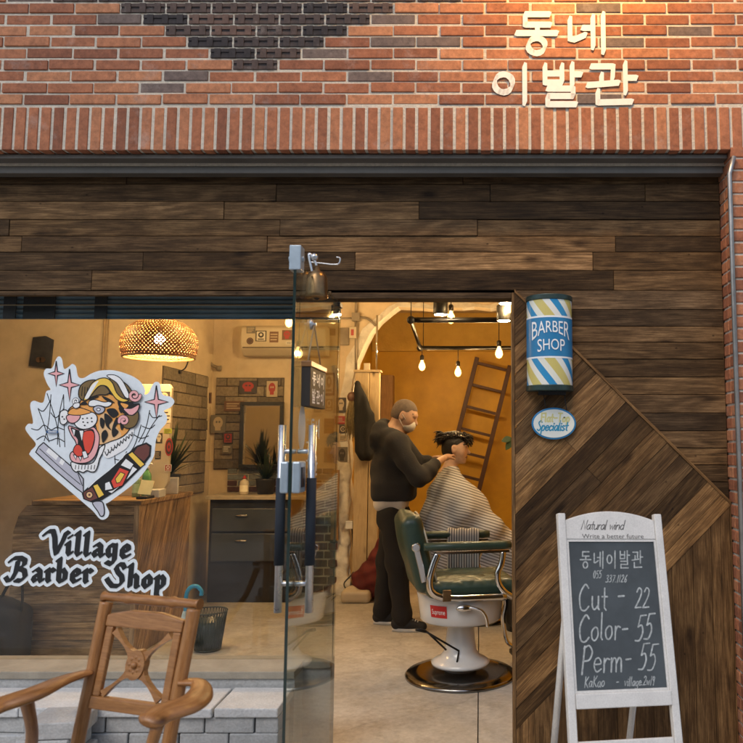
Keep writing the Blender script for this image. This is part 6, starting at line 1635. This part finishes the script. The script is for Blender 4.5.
# twig of green leaves by the jamb
tp = V((.30, 2.3, 0)); t = thing('leafy_plant', 'slim potted plant with few green leaves beside the right jamb', 'plant', tp)
M_green = mat('green leaves', (.03, .07, .022), .45, 0, .3, 20)
m = MB(); m.lathe([(.1, 0), (.13, .24), (.12, .24), (.1, .2), (0, .2)], tp, 18); m.build('pot', M_black, t)
stem = cr([tp + V((0, 0, .2)), tp + V((-.03, 0, .7)), tp + V((.0, 0, 1.2)), P(512, 438, 2.3)], 6); m = MB(); m.tube(stem, .006, 6); m.build('stem', M_green, t)
m = MB()
def leaf(c, d, l, w_):
    d = V(d).normalized(); s1_ = d.cross(V((0, -1, .3))).normalized(); pv = [c + d * l * k / 5 + V((0, 0, -.1 * l * (k / 5) ** 2)) for k in range(6)]
    b0 = len(m.v)
    for k, p in enumerate(pv):
        ww = w_ * math.sin(math.pi * min(.97, k / 5 * .95 + .03)); m.v.extend([tuple(p - s1_ * ww), tuple(p + s1_ * ww)])
    for k in range(5): m.face((b0 + 2 * k, b0 + 2 * k + 1, b0 + 2 * k + 3, b0 + 2 * k + 2), [(0, 0)] * 4, smooth=True)
for (u, v, dx, dz) in ((512, 438, -1, -.2), (512, 440, -.7, -1), (512, 444, 1, .3), (514, 440, .8, 1)):
    leaf(P(u, v, 2.29), (dx, -.2, dz), .085, .026)
m.build('leaves', M_green, t)
# sign and bell hung on the door
sgp = V((DX + .006, -.66, 0)); zt_ = P(312, 344, -.62).z
hs = thing('hanging_door_sign', 'small wooden box sign hung by strings on the glass door', 'sign', (DX + .03, -.6, zt_ - .15))
y0_, y1_ = -.74, -.47; z1_ = 1.68; z0_ = 1.535
m = MB(); m.box((DX + .008, y0_, z0_), (DX + .042, y1_, z1_)); m.build('box', mat('dark stained wood', (.03, .02, .014), .6), hs, bevel=.002)
m = MB(); m.box((DX + .006, y0_ - .004, z1_ + .0005), (DX + .046, y1_ + .004, z1_ + .022)); m.build('top_rail', M_oak, hs, bevel=.003)
m = MB(); fns = lambda y, z, k=0: (DX + .0425 + k * .00002, y, z)
for i, key in enumerate(('dong', 'ne', 'i')):
    for st in HG[key]: pen(m, [(y0_ + .03 + i * .075 + p[0] * .06, z0_ + .08 + p[1] * .05) for p in st], .007, fns)
for i, key in enumerate(('bal', 'gwan', 'i')):
    for st in HG[key]: pen(m, [(y0_ + .03 + i * .075 + p[0] * .06, z0_ + .015 + p[1] * .05) for p in st], .007, fns)
m.build('lettering', K_wht, hs)
m = MB(); hkp = V((DX + .02, -.6, 1.86))
for yy in (y0_ + .02, y1_ - .02): m.tube([V((DX + .026, yy, z1_ + .02)), hkp], .003, 5)
m.build('string', mat('jute string', (.4, .3, .17), .9), hs)
m = MB(); m.lathe([(.022, 0), (.02, .008), (.006, .012), (.006, .022)], hkp - V((.014, 0, 0)), 14, roty(R(90))); m.build('suction_hook', M_satin, hs)
bp_ = P(317, 283, -.55); bl_ = thing('door_bell', 'aged brass shop bell on a wire hook at the door top', 'bell', bp_)
m = MB(); m.lathe([(.041, -.062), (.045, -.058), (.043, -.045), (.041, .02), (.03, .042), (.012, .05), (.008, .07)], bp_, 20); m.lathe([(.0, -.04), (.036, -.045), (.041, -.061)], bp_, 20); m.build('bell_cup', M_brass, bl_)
m = MB(); m.ball(bp_ + V((0, 0, -.055)), .014, 10, 8); m.build('clapper', M_black, bl_)
m = MB(); m.tube(cr([bp_ + V((0, 0, .06)), bp_ + V((-.015, 0, .10)), bp_ + V((-.035, .0, .115)), V((DX, bp_.y, DZ1 + .01))], 6), .006, 6); m.tube(cr([bp_ + V((-.03, 0, .085)), bp_ + V((.03, 0, .078)), bp_ + V((.06, 0, .075)), bp_ + V((.085, 0, .078)), bp_ + V((.09, 0, .1)), bp_ + V((.075, 0, .105))], 6), .0035, 6); m.ball(bp_ + V((-.012, 0, .105)), .016, 10, 8); m.build('hook', M_satin, bl_)

# ================================================================== PEOPLE
def skin(name, col):
    m, nt, b = newmat(name); tc = nd(nt, 'ShaderNodeTexCoord')
    n = nd(nt, 'ShaderNodeTexNoise', Scale=40, Detail=5); nt.links.new(tc.outputs['Object'], n.inputs['Vector'])
    r = ramp(nt, n.outputs[0], [(.3, [c * .88 for c in col]), (.7, [min(1, c * 1.1) for c in col])]); nt.links.new(r.outputs[0], b.inputs['Base Color'])
    b.inputs['Roughness'].default_value = .5; b.inputs['Subsurface Weight'].default_value = .08; b.inputs['Subsurface Radius'].default_value = (.012, .005, .003); b.inputs['Subsurface Scale'].default_value = 1
    return m
M_skin1 = skin('tan skin', (.50, .31, .21)); M_skin2 = skin('light skin', (.64, .43, .32))
M_stub = mat('shaved dark hair', (.125, .095, .075), .75, 0, .25, 60, .3, 300)
M_hair = mat('black hair', (.012, .010, .009), .38, 0, .3, 50, .4, 220)
M_hood = mat('charcoal sweatshirt', (.017, .017, .0185), .92, 0, .22, 9, .25, 130)
M_tee = mat('off white cotton', (.55, .50, .44), .9, 0, .08, 20)
M_trous = mat('black trousers', (.009, .008, .008), .9, 0, .25, 10, .2, 120)
M_mask = mat('white face mask', (.62, .60, .56), .8, 0, .05, 30)
M_shoe = mat('black canvas shoe', (.012, .012, .013), .8, 0, .2, 30); M_sole = mat('white rubber sole', (.60, .58, .53), .6, 0, .1, 20)
M_eye = mat('dark eye', (.02, .014, .01), .3); M_lip = mat('lips', (.24, .09, .075), .5)

def head(s, c, M, sc=1.0, hairless=True):
    """head facing +x in its own frame, c = centre between the ears"""
    T = lambda x, y, z: tuple(V(c) + M @ (V((x, y, z)) * sc)); A = np.array(M)
    s.ell(T(-.012, 0, .035), (.098 * sc, .076 * sc, .090 * sc), A, k=.02)
    s.ell(T(.028, 0, -.015), (.066 * sc, .066 * sc, .085 * sc), A, k=.035)
    s.ell(T(.045, 0, -.070), (.044 * sc, .046 * sc, .040 * sc), A, k=.035)      # jaw and chin
    s.ell(T(.076, 0, -.096), (.016 * sc, .02 * sc, .015 * sc), A, k=.02)
    s.cap(T(.082, 0, .022), T(.114, 0, -.020), .008 * sc, .012 * sc, k=.012)    # nose
    s.ell(T(.092, 0, -.022), (.012 * sc, .017 * sc, .008 * sc), A, k=.008)
    s.cap(T(.078, -.036, .036), T(.082, .036, .036), .011 * sc, k=.02)          # brow
    s.ell(T(.085, 0, -.050), (.013 * sc, .022 * sc, .007 * sc), A, k=.008); s.ell(T(.083, 0, -.064), (.012 * sc, .019 * sc, .007 * sc), A, k=.008)
    for sy in (-1, 1):
        s.ell(T(.050, sy * .045, -.02), (.026 * sc, .02 * sc, .03 * sc), A, k=.03)
        s.ell(T(.072, sy * .030, .016), (.013 * sc, .016 * sc, .010 * sc), A, k=.012, cut=True)
        s.ell(T(.064, sy * .030, .015), (.015 * sc, .015 * sc, .012 * sc), A, k=.006)
        s.ell(T(-.004, sy * .078, -.002), (.022 * sc, .010 * sc, .034 * sc), A @ np.array(rotz(sy * -.3)), k=.008)
        s.ell(T(.002, sy * .088, .004), (.011 * sc, .007 * sc, .018 * sc), A, k=.004, cut=True)
        s.ell(T(-.004, sy * .076, -.026), (.010 * sc, .008 * sc, .014 * sc), A, k=.008)
    return T
def hand(s, wrist, mdir, pdir, sc=1.0, curl=.6):
    """palm from the wrist along mdir, palm side towards pdir, five bent fingers"""
    d = V(mdir).normalized(); p = (V(pdir) - d * V(pdir).dot(d)).normalized(); w_ = d.cross(p).normalized(); wv = V(wrist)
    A = np.array(Matrix((d, w_, p)).transposed())
    s.ell(wv + d * .045 * sc, (.052 * sc, .040 * sc, .017 * sc), A, k=.012)
    for i, (o, l) in enumerate(((-.028, .068), (-.010, .078), (.009, .072), (.026, .058))):
        b0 = wv + d * .078 * sc + w_ * o * sc; d1 = (d + p * curl * .5).normalized(); d2 = (d + p * curl * 1.6).normalized()
        j = b0 + d1 * l * .55 * sc; s.cap(b0 - d * .02, j, .0088 * sc, .0082 * sc, k=.004); s.cap(j, j + d2 * l * .5 * sc, .0080 * sc, .0068 * sc, k=.004)
    t0 = wv + d * .025 * sc - w_ * .032 * sc; t1 = t0 + (d * .7 - w_ * .55 + p * .5).normalized() * .038 * sc; t2 = t1 + (d + p * .5).normalized() * .03 * sc
    s.cap(t0, t1, .0125 * sc, .0095 * sc, k=.01); s.cap(t1, t2, .0095 * sc, .0075 * sc, k=.004)

# ---------------------------------------------------------------- the barber
YP = 2.36
Q = lambda u, v, dy=0: P(u, v, YP + dy)
bar = thing('person', 'barber in charcoal hoodie and white face mask working on the customer', 'person', (Q(395, 620).x, YP, 0))
hc = Q(404.5, 416, 0); hM = rotz(R(-6)) @ roty(R(24))
sh_n, sh_f = Q(396, 443.5, -.185), Q(398, 441, .19)
el_n, wr_n = Q(420, 477, -.25), Q(436.5, 463, -.03)
hd_n = Q(451.5, 453.5, .20)
el_f, wr_f = Q(424, 474, .24), Q(428, 461, .22)
hd_f = Q(440, 457, .26)
hip, kn_n, an_n = Q(394, 512), Q(397, 562, -.10), Q(402, 612, -.10)
kn_f, an_f = Q(387, 560, .11), Q(383, 607, .12)
s = SDF((Q(370, 500).x - .05, YP - .36, -.01), (hd_n.x + .14, YP + .42, 1.82), .0075)
Th = head(s, hc, hM, 1.0)
nk = Q(392, 437)
s.cap(nk, hc + hM @ V((-.03, 0, -.05)), .062, .056, .03)
s.cap(nk, hip + V((0, 0, .1)), .095, .095, .05); s.cap(sh_n, sh_f, .055, k=.05)
s.chain([sh_n, el_n, wr_n], [.05, .042, .031], .02); s.chain([sh_f, el_f, wr_f], [.05, .042, .031], .02)
s.cap(wr_n, wr_n + (hd_n - wr_n) * .55, .031, .025, .01)
hand(s, wr_n + (hd_n - wr_n) * .50, hd_n - wr_n, (.2, .5, -1), 1.0, .5)
s.cap(wr_f, wr_f + (hd_f - wr_f) * .4, .028, .024, .01); hand(s, wr_f + (hd_f - wr_f) * .3, V((1, .1, .25)), (0, -.6, -1), .95, .6)
s.chain([hip + V((0, -.09, 0)), kn_n, an_n], [.075, .052, .036], .03); s.chain([hip + V((0, .09, 0)), kn_f, an_f], [.075, .052, .036], .03)
for an in (an_n, an_f): s.cap(an, (an.x + .02, an.y, .05), .034, .028, .02); s.cap((an.x + .0, an.y, .045), (an.x + .13, an.y, .036), .026, .022, .01)
bd = s.mesh('body', M_skin1, bar, 2)
# shaved hair: a thin shell on the skull
s = SDF(hc - V((.17, .14, .12)), hc + V((.15, .14, .18)), .006); A = np.array(hM)
s.ell(hc + hM @ V((-.013, 0, .037)), (.1005, .0785, .0925), A, k=.01)
s.ell(hc + hM @ V((-.035, 0, -.01)), (.074, .070, .07), A, k=.02)
s.rbox(hc + hM @ V((.135, 0, -.02)), (.088, .2, .095), .02, A @ np.array(roty(R(-8))), cut=True); s.rbox(hc + hM @ V((0, 0, -.14)), (.3, .2, .095), .01, A, cut=True)
for sy in (-1, 1): s.ell(hc + hM @ V((.0, sy * .08, -.012)), (.030, .03, .042), A, cut=True)
s.mesh('hair', M_stub, bar, 1)
# mask with ear loops
s = SDF(hc - V((.16, .12, .2)), hc + V((.2, .12, .1)), .006)
s.ell(hc + hM @ V((.050, 0, -.058)), (.058, .062, .056), A, k=.01); s.ell(hc + hM @ V((.080, 0, -.045)), (.030, .034, .040), A, k=.03)
s.rbox(hc + hM @ V((-.07, 0, -.05)), (.085, .2, .2), .01, A, cut=True)
s.mesh('face_mask', M_mask, bar, 1)
for sy in (-1, 1):
    m = MB(); 
    for a, b_ in (((.05, .058, -.03), (-.012, .083, .018)), ((.05, .055, -.085), (-.012, .082, -.03))): m.tube([hc + hM @ V((a[0], sy * a[1], a[2])), hc + hM @ V(((a[0] + b_[0]) / 2, sy * (.082), (a[2] + b_[2]) / 2)), hc + hM @ V((b_[0], sy * b_[1], b_[2]))], .0025, 5)
    m.build('mask_loop', M_mask, bar)
for sy in (-1, 1):
    m = MB(); m.ball(hc + hM @ V((.068, sy * .041, .014)), (.013, .0115, .007), 10, 8, hM); m.build('eye', M_eye, bar)
    m = MB(); m.tube([hc + hM @ V((.086, sy * .016, .040)), hc + hM @ V((.084, sy * .032, .046)), hc + hM @ V((.062, sy * .056, .041))], .006, 6, flat=.6); m.build('eyebrow', M_hair, bar)
# hoodie
s = SDF((Q(366, 500).x - .08, YP - .42, .80), (wr_n.x + .12, YP + .48, 1.62), .011)
hb = Q(394, 496)
s.chain([Q(394, 446), Q(391, 470), Q(393, 492)], [.130, .150, .155], .05)
s.cap(Q(388, 438, -.10), sh_n + V((0, .03, 0)), .075, .08, .08); s.rbox(Q(394, 474) , (.135, .18, .20), .11, k=.05); s.rbox(Q(394.5, 489), (.165, .20, .10), .07, k=.05)
s.cap(sh_n + V((0, .04, -.02)), sh_f + V((0, -.04, -.02)), .085, k=.06)
s.chain([sh_n, (sh_n + el_n) / 2 + V((-.01, -.01, -.01)), el_n + V((-.01, 0, -.005)), (el_n + wr_n) / 2 + V((0, 0, -.012)), wr_n + (el_n - wr_n) * .12], [.078, .072, .070, .060, .050], .028)
s.chain([sh_f, el_f, wr_f], [.09, .075, .05], .035)
# hood folded on the back and a thick collar
s.chain([Q(376, 437, -.10), Q(380, 430, -.04), Q(384, 427, .04), Q(382, 432, .12)], [.052, .062, .062, .05], .03); s.chain([Q(380, 437, -.08), Q(389, 436, -.125), Q(399, 443, -.10), Q(404, 448, -.02)], [.05, .045, .036, .03], .025)
s.cap(Q(376, 444, -.08), Q(376, 444, .08), .05, .05, .04)
# hem rib: flat cut below
s.rbox((hb.x, YP, Q(394, 500).z - .2), (.5, .5, .2), .005, cut=True)
def folds(X, Y, Z):
    q = np.sin(34 * Z + 26 * X + 4 * np.sin(9 * Y + 6 * X) + 3 * np.sin(11 * Z)); return .0022 * q * np.clip((1.42 - Z) * 4, 0, 1) + .0028 * np.sin(60 * (Z + .9 * X) + 5 * np.sin(14 * Y)) * np.clip(1 - np.abs(X - el_n.x) / .14, 0, 1)
s.warp(folds); s.cap(nk + V((.03, 0, .0)), hc, .066, .09, cut=True)
s.mesh('hoodie', M_hood, bar, 2)
s = SDF((hb.x - .3, YP - .3, .80), (hb.x + .3, YP + .3, 1.05), .011); s.rbox((Q(392, 500).x, YP, Q(394, 502).z), (.128, .175, .055), .05); s.warp(lambda X, Y, Z: .005 * np.sin(40 * X + 30 * Y)); s.mesh('tshirt', M_tee, bar, 1)
s = SDF((Q(372, 600).x - .08, YP - .34, .0), (Q(412, 600).x + .12, YP + .34, 1.0), .011)
s.rbox(Q(393, 516), (.118, .165, .10), .08)
s.chain([hip + V((.0, -.085, -.02)), kn_n, an_n + V((0, 0, -.01)), an_n + V((.005, 0, -.045))], [.105, .082, .068, .068], .04); s.chain([hip + V((-.0, .085, -.02)), kn_f, an_f, an_f + V((0, 0, -.04))], [.105, .082, .068, .068], .04)
s.warp(lambda X, Y, Z: .003 * np.sin(22 * Z + 30 * X + 6 * np.sin(5 * Z)) + .002 * np.sin(34 * Z - 26 * X + 20 * Y))
s.mesh('trousers', M_trous, bar, 2)
for an in (an_n, an_f):
    x, y = an.x, an.y
    s = SDF((x - .12, y - .08, -.005), (x + .24, y + .08, .14), .007)
    s.cap((x - .035, y, .055), (x + .06, y, .05), .047, .043, .02); s.cap((x + .05, y, .045), (x + .155, y - .006, .034), .046, .034, .03); s.rbox((x + .05, y, -.03), (.3, .2, .045), .002, cut=True)
    sh = s.mesh('shoe', M_shoe, bar, 1)
    m = MB(); ol = [(x + .055 + .130 * math.cos(a) , y + (.050 + .006 * math.cos(a)) * math.sin(a)) for a in [2 * math.pi * i / 28 for i in range(28)]]; m.prism([(p[0], p[1], .002) for p in ol], (0, 0, .024), smooth=True); m.build('sole', M_sole, sh)
    m = MB()
    for i in range(4): m.tube([(x + .065 + i * .018, y - .026, .088 - i * .006), (x + .067 + i * .018, y, .096 - i * .0065), (x + .065 + i * .018, y + .026, .088 - i * .006)], .005, 6)
    m.build('laces', M_sole, sh)

# ---------------------------------------------------------------- the customer
YC = CY2
Q2 = lambda u, v, dy=0: P(u, v, YC + dy)
cus = thing('person', 'seated customer in striped barber cape with dark hair clipped up', 'person', (CX2, YC, 0))
hc2 = Q2(455.5, 449); hM2 = rotz(R(-4)) @ roty(R(5)); A2 = np.array(hM2)
s = SDF((hc2.x - .34, YC - .36, .35), (hc2.x + .52, YC + .36, hc2.z + .20), .0085)
T2 = head(s, hc2, hM2, 1.03)
nk2 = Q2(449, 473)
s.cap(nk2, hc2 + hM2 @ V((-.02, 0, -.05)), .058, .05, .025); s.cap(nk2 + V((0, 0, -.05)), (hc2.x - .03, YC, .62), .10, .13, .05); s.cap(nk2 + V((-.02, -.13, -.13)), nk2 + V((-.02, .13, -.13)), .04, k=.05)
for sy in (-1, 1): s.chain([(hc2.x - .0, YC + sy * .1, .64), (hc2.x + .40, YC + sy * .1, .60), (hc2.x + .44, YC + sy * .1, .36)], [.08, .06, .05], .03); s.chain([nk2 + V((-.02, sy * .13, -.15)), (hc2.x + .0, YC + sy * .15, .86), (hc2.x + .20, YC + sy * .13, .72)], [.045, .038, .03], .02); hand(s, (hc2.x + .20, YC + sy * .13, .72), (1, 0, -.1), (0, 0, -1), .95, .4)
s.mesh('body', M_skin2, cus, 2)
# undercut sides and clipped up top
s = SDF(hc2 - V((.24, .16, .16)), hc2 + V((.2, .16, .24)), .006)
s.ell(hc2 + hM2 @ V((-.014, 0, .036)), (.104, .081, .096), A2, k=.01); s.ell(hc2 + hM2 @ V((-.045, 0, -.02)), (.068, .070, .065), A2, k=.03)
s.ell(hc2 + hM2 @ V((-.005, 0, .112)), (.085, .066, .038), A2, k=.02); s.rbox(hc2 + hM2 @ V((.128, 0, -.045)), (.078, .2, .100), .02, A2, cut=True); s.rbox(hc2 + hM2 @ V((0, 0, -.165)), (.3, .2, .095), .01, A2, cut=True)
for sy in (-1, 1): s.ell(hc2 + hM2 @ V((.0, sy * .082, -.012)), (.026, .03, .042), A2, cut=True)
s.mesh('hair', M_hair, cus, 1)
random.seed(21); m = MB()
for i in range(420):
    a = rnd(0, 6.28); r_ = rnd(.01, .07); b0 = hc2 + hM2 @ V((-.01 + r_ * math.cos(a), r_ * .85 * math.sin(a), .105 + rnd(-.01, .02)))
    if i < 260: d = V((math.cos(a) * .8 + rnd(-.6, .1), math.sin(a) * .8, rnd(-.1, .3))); l = rnd(.025, .05)
    elif i < 340: b0 = hc2 + hM2 @ V((-.09 + rnd(-.01, .01), rnd(-.07, .05), .085 + rnd(-.02, .03))); d = V((-1, rnd(-.3, .3), rnd(-.8, .5))); l = rnd(.05, .085)
    else: b0 = hc2 + hM2 @ V((.07 + rnd(-.01, .02), rnd(-.07, .06), .085 + rnd(-.02, .03))); d = V((.8, rnd(-.3, .3), rnd(-.55, .5))); l = rnd(.035, .06)
    d.normalize(); mid = b0 + d * l * .6 + V((rnd(-.01, .01), rnd(-.01, .01), .008)); tip = b0 + d * l + V((rnd(-.015, .015), rnd(-.01, .01), rnd(-.035, -.005)))
    m.tube(cr([b0, mid, tip], 3), [.0065, .0068, .0066, .006, .005, .0038, .0012], 5)
m.build('hair_tufts', M_hair, cus)
m = MB(); c = hc2 + hM2 @ V((.03, -.062, .108)); m.tube(cr([c + V((-.075, .0, -.004)), c + V((-.02, -.012, .012)), c + V((.04, -.006, -.006)), c + V((.075, .01, -.03))], 5), [.008] * 16, 6, flat=.6); m.tube([c + V((-.06, -.006, .012)), c + V((.03, -.01, .0))], .006, 6); m.build('hair_clip', M_chrome, cus)
for sy in (-1, 1):
    m = MB(); m.ball(T2(.068, sy * .041, .013), (.014, .0115, .008), 10, 8, hM2); m.build('eye', M_eye, cus)
    m = MB(); m.tube([V(T2(.089, sy * .014, .040)), V(T2(.087, sy * .032, .045)), V(T2(.064, sy * .056, .040))], .0085, 6, flat=.6); m.build('eyebrow', M_hair, cus)
m = MB(); m.ball(T2(.0955, 0, -.050), (.006, .018, .0042), 10, 8, hM2); m.ball(T2(.0925, 0, -.0625), (.006, .016, .0048), 10, 8, hM2); m.tube([V(T2(.097, 0, -.0565)), V(T2(.090, -.020, -.0575)), V(T2(.078, -.036, -.059))], .0042, 6); m.build('lips', M_lip, cus)
# cape
mC, nt, b = newmat('striped barber cape'); tcx = nd(nt, 'ShaderNodeTexCoord')
dt = nd(nt, 'ShaderNodeVectorMath'); dt.operation = 'DOT_PRODUCT'; dt.inputs[1].default_value = (.30, .12, 1.0); nt.links.new(tcx.outputs['Object'], dt.inputs[0])
nz = nd(nt, 'ShaderNodeTexNoise', Scale=4, Detail=2); nt.links.new(tcx.outputs['Object'], nz.inputs['Vector'])
f = math_(nt, 'ADD', math_(nt, 'MULTIPLY', dt.outputs['Value'], 45.0), math_(nt, 'MULTIPLY', nz.outputs[0], 1.1)); f = math_(nt, 'FRACT', f)
r = ramp(nt, f, [(0, (.62, .64, .68)), (.5, (.62, .64, .68)), (.62, (.17, .175, .19)), (.9, (.17, .175, .19)), (1, (.62, .64, .68))]); nt.links.new(r.outputs[0], b.inputs['Base Color']); b.inputs['Roughness'].default_value = .7
s = SDF((hc2.x - .40, YC - .46, .30), (hc2.x + .72, YC + .40, hc2.z - .02), .0115)
C = lambda u, v, dy=0: tuple(Q2(u, v, dy))
s.chain([C(450, 472), C(449, 479), C(448, 492)], [.074, .10, .155], .03); s.cap(C(449, 486, -.13), C(449, 486, .13), .075, k=.06)
s.chain([C(446, 497, -.10), C(444, 520, -.12), C(444, 545, -.12)], [.15, .185, .20], .06)
s.chain([C(447, 497, .08), C(446, 520, .10), C(447, 545, .10)], [.135, .165, .18], .06)
s.chain([C(456, 484, -.12), C(470, 503, -.18), C(488, 536, -.16), C(512, 556, -.12)], [.085, .105, .105, .10], .09)
s.chain([C(455, 492, .10), C(470, 512, .16), C(492, 536, .14), C(515, 556, .10)], [.08, .10, .10, .10], .09)
s.chain([C(447, 493, -.16), C(466, 512, -.25), C(490, 533, -.27), C(520, 556, -.25)], [.09, .11, .115, .12], .08); s.chain([C(455, 560, -.16), C(490, 575, -.18), C(520, 580, -.14)], [.15, .16, .14], .08)
s.chain([C(455, 560, .12), C(490, 575, .12), C(520, 580, .10)], [.15, .15, .13], .08)
s.chain([C(500, 585, -.14), C(512, 612, -.14), C(516, 625, -.10)], [.10, .09, .08], .06)
def capefold(X, Y, Z):
    a = np.arctan2(Y - YC + .0, X - hc2.x + .04); dn = np.clip((hc2.z - .12 - Z) / .5, 0, 1)
    q = np.sin(10 * a + 4 * np.sin(4 * Z)); return .013 * dn * (np.abs(q) ** .7 * np.sign(q)) + .005 * np.sin(24 * (Z - .8 * X) + 6 * Y)
s.warp(capefold); s.ell(C(451, 461), (.058, .056, .07), cut=True)
s.mesh('cape', mC, cus, 2)

# ================================================================== ACROSS THE STREET (what the panes mirror)
ob = thing('street_building', 'dim rendered facade across the street, mirrored in the shop window', 'building', (0, -14, 0))
M_ren = plaster('grey render', (.16, .15, .14), (.10, .095, .09), .9, .3)
m = MB(); m.box((-16, -15, -.06), (16, -14, 5.8)); m.build('wall', M_ren, ob)
for i in range(-5, 6):
    for z0 in (.9, 3.1):
        m = MB(); m.box((i * 2.7 - .75, -13.999, z0), (i * 2.7 + .75, -13.96, z0 + 1.5)); m.build('window', M_black, ob)
